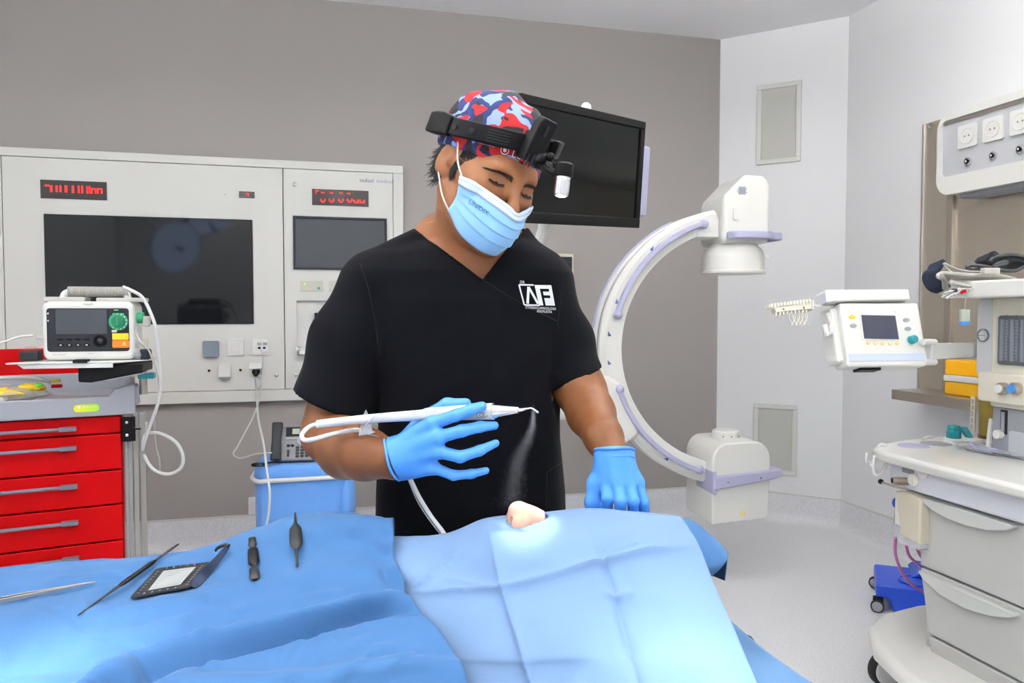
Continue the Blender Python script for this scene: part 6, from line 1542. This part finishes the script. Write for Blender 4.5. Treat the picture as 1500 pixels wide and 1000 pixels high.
# yellow tinted bellows canister
q = hitz(FA, 1446, 642, .832)
CN = thing('amber_canister', 'amber translucent absorber canister beside the machine tower', 'canister', FA @ Matrix.Translation(q))
M_amb = mat('amber_clear', (190, 168, 84), .15, trans=.55, ior=1.3)
mk('vessel', MB().lathe([(.048, 0), (.05, .01), (.05, .15), (.045, .155)], Matrix.Translation((0, .03, 0)), 32), M_amb, CN, smooth=40)
mk('granules', MB().lathe([(.044, .004), (.044, .022)], Matrix.Translation((0, .03, 0)), 24), mat('granule_yellow', (224, 200, 110), .8), CN)
mk('base_ring', MB().lathe([(.051, -.001), (.052, .012)], Matrix.Translation((0, .03, 0)), 32), mat('dark_amber', (70, 56, 20), .3), CN)
lad = MB()
for x in (-.062, -.048): lad.box((x-.0022, -.012, .015), (x+.0022, -.006, .15))
for i in range(6): lad.box((-.062, -.012, .02+i*.024), (-.048, -.007, .027+i*.024))
mk('ladder_bracket', lad, M_cream, CN)
mk('lid', MB().lathe([(.05, .15), (.052, .158), (.04, .164)], Matrix.Translation((0, .03, 0)), 32), MATS['dark_amber'], CN, smooth=40)
# tower
am('gauge_panel', MB().prism(rrect(.104, HA(1440, 551, .30).z, .172, 1.345, .02), .30, .56), mat('panel_greywhite', (212, 214, 216), .45), bevel=.008, segs=3)
am('tower', MB().box((.172, .29, .99), (.95, .58, 1.345)), M_cream, bevel=.008)
am('tower_lower', MB().box((.176, .30, .832), (.95, .58, .99)), M_grey, bevel=.004)
am('tower_edge', MB().prism([(.172, .95), (.180, .95), (.176, .832), (.160, .832)], .288, .30), M_white, bevel=.002)
gq = HA(1441, 491, .30); GG = Matrix.Translation((gq.x, .30, gq.z)) @ Matrix.Rotation(R(90), 4, 'X')
am('gauge_ring', MB().lathe([(.022, 0), (.022, .006), (.018, .006), (.0175, .003)], GG, 32), M_slate, smooth=40); am('gauge_face', MB().lathe([(.018, .0045), (.001, .0064)], GG, 32), M_white)
am('gauge_needle', MB().box((gq.x-.012, .292, gq.z-.0008), (gq.x+.012, .293, gq.z+.0008)), M_ink)
for k in range(9):
    a = R(-40+k*32); am('gauge_tick', MB().box((gq.x+.0145*math.cos(a)-.001, .292, gq.z+.0145*math.sin(a)-.001), (gq.x+.0145*math.cos(a)+.001, .2935, gq.z+.0145*math.sin(a)+.001)), M_ink)
w0 = HA(1464, 462, .29); w1 = HA(1500, 536, .29); wx0, wx1, wz0, wz1 = w0.x, .62, w1.z, w0.z
am('meter_recess', MB().prism(rrect(wx0, wz0, wx1, wz1, .01), .286, .2895), mat('recess_grey', (92, 94, 98), .5))
for k in range(9):
    x = wx0+.018+k*.036; am('flow_tube', MB().tube([(x, .284, wz0+.012), (x, .284, wz1-.012)], .0065, 12), M_clear, smooth=40)
    am('flow_scale', MB().box((x+.009, .2845, wz0+.014), (x+.018, .286, wz1-.014)), M_grey); 
    tk = MB()
    for j in range(14): tk.box((x+.010, .2838, wz0+.02+j*.0105), (x+.016, .2846, wz0+.0225+j*.0105))
    tag(am('scale_ticks', tk, M_ink), None, kind='stuff')
    am('float', MB().ball((x, .284, wz0+.02), .0055, 10), M_red if k < 2 else M_ink, smooth=180)
am('meter_window', MB().box((wx0+.002, .276, wz0+.002), (wx1, .278, wz1-.002)), mat('window_clear', (240, 245, 250), .05, trans=.95, ior=1.1))
st_, sb_ = HA(1460, 546, .262).z, HA(1460, 590, .262).z
am('control_strip', MB().prism(rrect(.150, sb_, .95, st_, .012), .262, .30), M_cream, bevel=.006)
for px, m_, mm in ((1472, M_white, M_steel), (1491, mat('blue_plastic', (60, 130, 200), .4), M_steel)):
    q = HA(px, 569, .262); am('flow_knob', MB().lathe([(.019, 0), (.020, .018), (.017, .024)], Matrix.Translation(q) @ Matrix.Rotation(R(90), 4, 'X'), 18), mm, smooth=30)
    am('knob_cap', MB().lathe([(.014, .022), (.013, .030), (.003, .031)], Matrix.Translation(q) @ Matrix.Rotation(R(90), 4, 'X'), 20), m_, smooth=40)
q = HA(1471, 622, .30); am('flow_slot', MB().box((q.x-.012, .296, q.z-.03), (q.x+.012, .302, q.z+.048)), M_dark, bevel=.001)
am('slot_tube', MB().tube([(q.x, .294, q.z-.022), (q.x, .294, q.z+.042)], .006, 12), M_clear, smooth=40); am('slot_knob', MB().lathe([(.015, 0), (.014, .018)], Matrix.Translation((q.x-.010, .297, q.z-.032)) @ Matrix.Rotation(R(90), 4, 'X')), M_white, smooth=40)
am('cover_panel', MB().prism(rrect(.24, .845, .6, .92, .01), .2975, .301), mat('cover_grey', (186, 190, 196), .45))
# top shelf
s0 = HA(1421, 436, .25)
am('top_shelf', MB().prism([(-.05, .30), (.05, .20), (1.0, .20), (1.0, .6), (-.05, .6)], 1.35, 1.392, 'z'), M_wt, bevel=.012, segs=4)
am('shelf_edge', MB().prism([(.075, 1.345), (1.0, 1.345), (1.0, 1.40), (.06, 1.40)], .185, .205), M_wt, bevel=.008, segs=3)
# screen arm and control screen
Fi = FA.inverted()
a0 = HA(1432, 513, .33); am('swing_arm', MB().strip([Fi @ at(1436, 512, 2.60), Fi @ at(1400, 513, 2.50), Fi @ at(1358, 514.5, 2.33)], .050, .03, (0, 0, 1)), M_white, bevel=.004)
for py in (501, 530): am('arm_hinge', MB().box((0, 0, 0), (.001, .001, .001)) if False else MB().tube([Fi @ at(1352, py, 2.30), Fi @ at(1369, py, 2.34)], .010, 12), M_white, smooth=40)
sl_ = at(1243, 535, 2.26); sr_ = at(1360, 530, 2.30); su_ = at(1233, 443, 2.31)
ux = (sr_-sl_); Ws = ux.length; ux.normalize(); uz = su_-sl_; Hs = uz.length; uz.normalize(); uy = uz.cross(ux).normalized()
VM = Matrix(((ux.x, uy.x, uz.x, sl_.x), (ux.y, uy.y, uz.y, sl_.y), (ux.z, uy.z, uz.z, sl_.z), (0, 0, 0, 1)))
VS = thing('ventilator_screen', 'white control screen with teal knob on the machine swing arm', 'control screen', VM)
mk('housing', MB().box((-.002, 0, -.004), (Ws, .07, Hs)), M_wt, VS, bevel=.008, segs=3)
mk('side_shell', MB().box((-.022, .02, .012), (.01, .085, Hs-.008)), M_wt, VS, bevel=.01, segs=3)
mk('blue_strip', MB().box((.004, -.002, .012), (Ws-.004, .004, .036)), mat('pale_blue_strip', (198, 208, 226), .4), VS, bevel=.001)
Sc = lambda x, y: ((x-545)/(975-545)*Ws*1.0, (565-y)/(565-245)*Hs)
# coordinates below are measured on the front face
q0, q1 = Sc(600, 295), Sc(815, 430)
k_ = .155
def fx(px, py):
    Mi = VM.inverted(); o = Mi @ EYE; d = Mi.to_3x3() @ ray(px, py); t_ = -o.y/d.y; p = o+d*t_; return p.x, p.z
cpx = lambda x, y: fx(1100+x/3.75, 380+y/3.75)
def quadbox(c, name, m, d, d2=.0):
    P4 = [cpx(*p) for p in c]; return mk(name, MB().prism(P4, -d, -d2), m, VS, bevel=.0006)
quadbox([(600, 293), (803, 292), (818, 438), (614, 440)], 'screen_frame', M_white, .002)
quadbox([(611, 302), (797, 300), (814, 430), (624, 432)], 'display', mat('display_navy', (34, 40, 62), .2, coat=.3), .003)
for x, y, m_ in ((562, 314, M_yellow), (567, 362, M_grey), (858, 322, M_grey), (865, 370, M_grey)):
    a, b = cpx(x, y); mk('oval_key', MB().prism([(a+.011*math.cos(t_), b+.0062*math.sin(t_)) for t_ in [2*math.pi*i/24 for i in range(24)]], -.003, 0), m_, VS, bevel=.0006)
for i in range(5):
    a, b = cpx(647+i*39.5, 454-i*.6); mk('menu_key', MB().lathe([(.0062, 0), (.0058, .002), (.001, .003)], Matrix.Translation((a, 0, b)) @ Matrix.Rotation(R(90), 4, 'X'), 18), mat('sand_key', (222, 194, 120), .4) if 'sand_key' not in MATS else MATS['sand_key'], VS, smooth=40)
a, b = cpx(880, 432); mk('knob_seat', MB().lathe([(.017, 0), (.016, .003)], Matrix.Translation((a, 0, b)) @ Matrix.Rotation(R(90), 4, 'X'), 24), M_white, VS, smooth=40); mk('teal_knob', MB().lathe([(.0135, .002), (.0125, .02), (.009, .024), (.001, .025)], Matrix.Translation((a, 0, b)) @ Matrix.Rotation(R(90), 4, 'X'), 18), M_teal, VS, smooth=40)
a, b = cpx(797, 279); tm = MB(); text_on(tm, '7900', .005, Matrix.Translation((a, -.0008, b))); mk('print', tm, M_grey, VS)
mk('top_bar', MB().prism([(-.045, Hs+.002), (Ws-.03, Hs+.008), (Ws-.03, Hs+.043), (-.045, Hs+.040)], -.006, .055), M_wt, VS, bevel=.005, segs=3)
mk('bar_end', MB().prism([(-.047, Hs+.0), (-.03, Hs+.0), (-.03, Hs+.038), (-.047, Hs+.036)], -.004, .05), M_ap, VS, bevel=.003)
mk('side_hook', MB().tube([Vector((fx(1222, 455)[0], .03, fx(1222, 455)[1])), Vector((fx(1228, 470)[0], .03, fx(1228, 470)[1])), Vector((fx(1226, 484)[0], .03, fx(1226, 484)[1])), Vector((fx(1218, 489)[0], .02, fx(1218, 489)[1])), Vector((fx(1215, 474)[0], .02, fx(1215, 474)[1]))], .008, 10), M_white, VS, smooth=180)
mk('card_slot', MB().box((.05, .02, -.012), (.12, .06, -.003)), M_black, VS, bevel=.002)
# tube comb rack
HR = thing('hose_rack', 'cream comb-shaped hose holder left of the control screen', 'hose holder', VM @ Matrix.Translation((-.1, .04, Hs)))
mk('support_rod', MB().tube([Vector((fx(1212, 443)[0], .03, fx(1212, 443)[1])), Vector((fx(1192, 444)[0], .03, fx(1192, 444)[1]))], .004, 10), M_white, HR, smooth=60, M=VM)
mk('bracket', MB().prism([fx(1195, 437), fx(1195, 452), fx(1193, 452), fx(1192, 438)], .01, .045), M_cream, HR, M=VM, bevel=.002)
mk('comb_bar', MB().prism([fx(1129, 446), fx(1193, 436.5), fx(1194, 450), fx(1140, 457), fx(1138, 451.5), fx(1130, 451)], .015, .04), M_cream, HR, M=VM, bevel=.002)
for i in range(13):
    x = 1133+i*4.7; y = 446-i*.72; mk('tooth', MB().prism([fx(x-1.6, y-1), fx(x+1.6, y-1.3), fx(x+1.6, y+4), fx(x-1.6, y+4.3)], .010, .018), M_cream, HR, M=VM)
for i in range(9):
    x = 1141+i*5.6; y = 456-i*.7; mk('peg', MB().prism([fx(x-1, y), fx(x+1, y), fx(x+.8, y+5), fx(x-.8, y+5)], .018, .028), M_cream, HR, M=VM)
for i in range(5):
    x = 1163+i*6; y = 455-i*.5; c_ = [fx(x, y), fx(x-2, y+8), fx(x+1, y+15), fx(x+4, y+20)]; c2 = [fx(x+6, y), fx(x+7, y+8), fx(x+4, y+15), fx(x+1, y+20)]
    for cc_ in (c_, c2)[:2 if i < 4 else 1]: mk('clip_strand', MB().tube([Vector((q[0], .025, q[1])) for q in catmull(cc_, 4)], .0018, 6), M_cream, HR, smooth=180, M=VM)
for x, y in ((1151, 452), (1181, 449)):
    a, b = fx(x, y); mk('screw', MB().ball((a, .014, b), .003), mat('olive', (110, 110, 60), .4) if 'olive' not in MATS else MATS['olive'], HR, M=VM)
# canister hanging below the apron, pink hoses, blue dolly
q = HA(1337, 755, .03)
SC = thing('hanging_absorber', 'cream and clear absorber canister hanging under the machine edge', 'canister', FA @ Matrix.Translation((q.x, .03, .50)))
zt, zb = HA(1337, 720, .03).z, HA(1337, 793, .03).z
x1 = HA(1345, 750, .03).x; x0 = HA(1327, 750, .03).x; xa = HA(1311, 750, .03).x
mk('cream_body', MB().prism([(x0, zb+.01), (x1+.03, zb), (x1+.03, zt-.01), (x0+.01, zt), (x0-.03, zt-.012)], .01, .09, 'y', FA), mat('canister_cream', (236, 228, 206), .3, trans=.25, ior=1.2), SC, bevel=.008, M=I4)
mk('clear_column', MB().prism([(xa, zb+.02), (x0, zb+.016), (x0, zt-.01), (xa+.01, zt-.02)], .02, .07, 'y', FA), M_clear, SC, bevel=.006, M=I4)
mk('white_column', MB().box((x0-.035, .015, zb+.04), (x0-.008, .05, zt-.01), FA), M_white, SC, bevel=.006, M=I4)
mk('bottom_cup', MB().box((x0-.01, .005, zb-.014), (x1+.03, .095, zb+.012), FA), M_clear, SC, bevel=.008, M=I4)
for px, py in ((1311, 736), (1326.5, 740)):
    q = HA(px, py, .04); mk('blue_cap', MB().ball(FA @ Vector((q.x+.004, .04, q.z)), (.012, .014, .018), 12), mat('cobalt_plastic', (30, 60, 160), .35) if 'cobalt_plastic' not in MATS else MATS['cobalt_plastic'], SC, smooth=180, M=I4)
M_pink = mat('pink_tubing', (196, 108, 178), .3)
for i, (l, w_d) in enumerate((([(1311.5, 787, 2.6), (1312, 813, 2.62), (1322, 839, 2.66), (1337, 857, 2.70), (1354, 868, 2.74), (1372, 880, 2.80)], 'outermost'), ([(1326, 790, 2.61), (1331, 812, 2.64), (1341, 823, 2.68), (1352, 832, 2.72), (1368, 844, 2.8)], 'middle'), ([(1340, 792, 2.62), (1344, 805, 2.65), (1351, 817, 2.70), (1364, 832, 2.8)], 'innermost'))):
    cable('pink_hose', w_d+' pink hose curving down under the absorber canister', [at(*p) for p in l], .0055, M_pink)
FDl = frame(at(1283, 875, 3.22), (math.cos(R(-24)), math.sin(R(-24)))); FDl.translation.z = 0
BD = thing('blue_dolly', 'low bright blue dolly on black casters behind the machine', 'dolly', FDl)
M_cob = mat('bright_blue', (14, 70, 196), .35)
mk('deck', MB().prism([(0, .055), (0, .118), (.24, .122), (.55, .122), (.55, .02), (.07, .0), (.055, .05), (.035, .062)], .0, .30), M_cob, BD, bevel=.012, segs=3)
mk('raised_block', MB().prism([(.14, .12), (.60, .12), (.60, .155), (.17, .145)], .14, .34), M_cob, BD, bevel=.008)
mk('ring_groove', MB().lathe([(.07, .121), (.07, .126), (.064, .126), (.064, .122)], Matrix.Translation((.16, .10, 0)), 32), M_cob, BD, smooth=40)
caster((.006, -.012, .027), .027, .018, BD, (.1, 1, 0), M_rubber, M_grey); caster((.006, .30, .027), .027, .018, BD, (.1, 1, 0), M_rubber, M_grey); mk('caster_fork', MB().box((-.012, -.012, .03), (.03, .02, .062)), M_black, BD, bevel=.004)
# ------------------------------------------------------------------ bundled cables on the top shelf
def tubes(name, label, cat, loops, m, r):
    T = thing(name, label, cat, at(*loops[0][0]))
    for i, l in enumerate(loops): mk('loop', MB().tube([Vector(p) for p in catmull([tuple(at(*q)) for q in l], 7)], r if not isinstance(r, list) else r[i], 8), m, T, smooth=180, M=I4)
    return T
k7 = lambda x, y: (1350+x/10, 370+y/10)
def L7(l, Y): return [(*k7(x, y), Y+dy) for x, y, dy in l]
Yc = 2.42
loops = []
for j in range(6):
    o = j*9; loops.append(L7([(330+o, 520, .05), (320, 400-o, 0), (240+o*1.2, 345-o*.4, -.03), (300, 300+o*.5, 0), (480, 310+o, 0), (760, 330+o, .02), (1080, 330+o, .04), (1330, 380+o, .06), (1400+o, 440, .1), (1300, 480-o*.6, .12), (1000, 500-o*.7, .04), (700, 490-o*.7, .0), (420, 440-o*.3, -.02)], Yc+j*.006))
tubes('cable_bundle', 'thick coil of pale grey monitoring cables on the machine top shelf', 'cable bundle', loops, M_cableg, .0065)
loops = [L7([(330, 150+k*14, 0), (430, 200+k*10, 0), (560, 250+k*9, .02), (720, 275+k*8, .03), (880, 280+k*3, .04), (1020, 285, .05)], Yc+.05+k*.004) for k in range(6)]+[L7([(320, 160, 0), (380, 240, .02), (480, 300, .0), (620, 300, .0)], Yc)]
tubes('lead_bundle', 'thin pale electrode leads fanning over the grey cable coil', 'cable bundle', loops, mat('lead_grey', (196, 194, 184), .5), .0028)
loops = [L7([(660, 220, .06), (700, 185, .06), (850, 190, .06), (1000, 215, .05), (1200, 260, .05), (1380, 260, .05), (1520, 200, .06)], Yc+.05), L7([(660, 220, .06), (760, 250, .07), (860, 225, .07), (880, 200, .07)], Yc+.05),
         L7([(1000, 130, .05), (1050, 80, .05), (1200, 40, .05), (1350, 30, .05), (1520, 60, .05)], Yc+.06), L7([(980, 150, .05), (1080, 100, .05), (1220, 65, .05), (1380, 60, .05), (1520, 90, .05)], Yc+.08), L7([(1050, 200, .03), (1150, 180, .03), (1230, 160, .03), (1240, 130, .03), (1150, 150, .03), (1080, 180, .03)], Yc+.05)]
tubes('cable_bundle', 'dark grey cable loops at the right of the top shelf', 'cable bundle', loops, mat('charcoal_cable', (66, 68, 72), .45), .006)
def cuff(label, l, t_, m, seed=1):
    T = thing('pressure_cuff', label, 'cuff', at(*l[0]))
    mk('sleeve', MB().strip([at(*q) for q in [tuple(c) for c in catmull(l, 5)]], .06, t_, (.3, -.9, .35)), m, T, bevel=.004, M=I4)
M_navy = mat('navy_fabric', (22, 34, 54), .85, bump=.3, scale=300)
cuff('navy pressure cuff curled at the left end of the shelf', L7([(235, 150, .06), (190, 240, .05), (140, 310, .05), (150, 400, .05), (220, 490, .05), (330, 530, .06)], Yc+.05), .014, M_navy)
M_blkf = mat('black_fabric', (28, 30, 36), .85)
cuff('black pressure cuff folded on the right of the shelf', L7([(880, 150, .08), (960, 70, .08), (1010, 110, .08), (960, 190, .08), (1080, 170, .08), (1250, 140, .08), (1400, 170, .08), (1480, 200, .08)], Yc+.06), .02, M_blkf)
BXX = thing('lead_connector', 'grey connector block on top of the cable coil', 'connector', at(*k7(990, 265), Yc)); mk('block', MB().box((-.022, -.01, -.011), (.030, .012, .009)), mat('block_grey', (190, 188, 180), .5), BXX, bevel=.003)
# electrode clips hanging at the shelf edge
EC = thing('electrode_clips', 'bunch of clear electrode clips with red and dark ends at the shelf corner', 'clips', at(*k7(480, 580), 2.36))
for i, (x0, y0, x1, y1) in enumerate(((400, 600, 290, 660), (470, 600, 360, 670), (520, 590, 430, 640), (560, 570, 480, 610), (420, 570, 330, 600), (500, 560, 400, 560))):
    mk('clip', MB().strip([at(*k7(x0+60, y0-40), 2.37), at(*k7(x0, y0), 2.36), at(*k7(x1, y1), 2.355)], .007, .004, (0, -.4, 1)), M_cable if i % 2 else M_cableg, EC, bevel=.001, M=I4)
mk('red_clip', MB().box((-.008, -.004, -.004), (.008, .004, .005), Matrix.Translation(at(*k7(610, 575), 2.36)) @ Matrix.Rotation(R(-15), 4, 'Y')), M_red, EC, bevel=.001, M=I4)
mk('dark_clip', MB().box((-.008, -.004, -.005), (.008, .004, .005), Matrix.Translation(at(*k7(480, 550), 2.36))), M_dark, EC, bevel=.001, M=I4)
mk('lead', MB().tube([Vector(p) for p in catmull([tuple(at(*k7(x, y), 2.36)) for x, y in ((520, 560), (600, 530), (700, 535), (760, 520))], 5)], .003, 8), M_cableg, EC, smooth=180, M=I4)
SP = thing('hanging_sensor', 'small grey sensor with blue end hanging on a thin wire below the shelf', 'sensor', at(1413, 464, 2.37))
mk('wire', MB().tube([Vector(p) for p in catmull([tuple(at(*k7(x, y), 2.37)) for x, y in ((700, 540), (665, 600), (640, 700), (635, 780), (635, 850))], 5)], .0012, 6), M_cableg, SP, smooth=180, M=I4)
sf = frame(at(1413, 466, 2.37), (1, 0)); mk('body', MB().box((-.0145, -.006, -.012), (.0145, .006, .028), sf), mat('sensor_grey', (178, 184, 174), .5), SP, bevel=.003, M=I4); mk('blue_end', MB().box((-.0135, -.0065, -.020), (.0135, .0065, -.010), sf), mat('sensor_blue', (50, 130, 220), .4), SP, bevel=.001, M=I4)
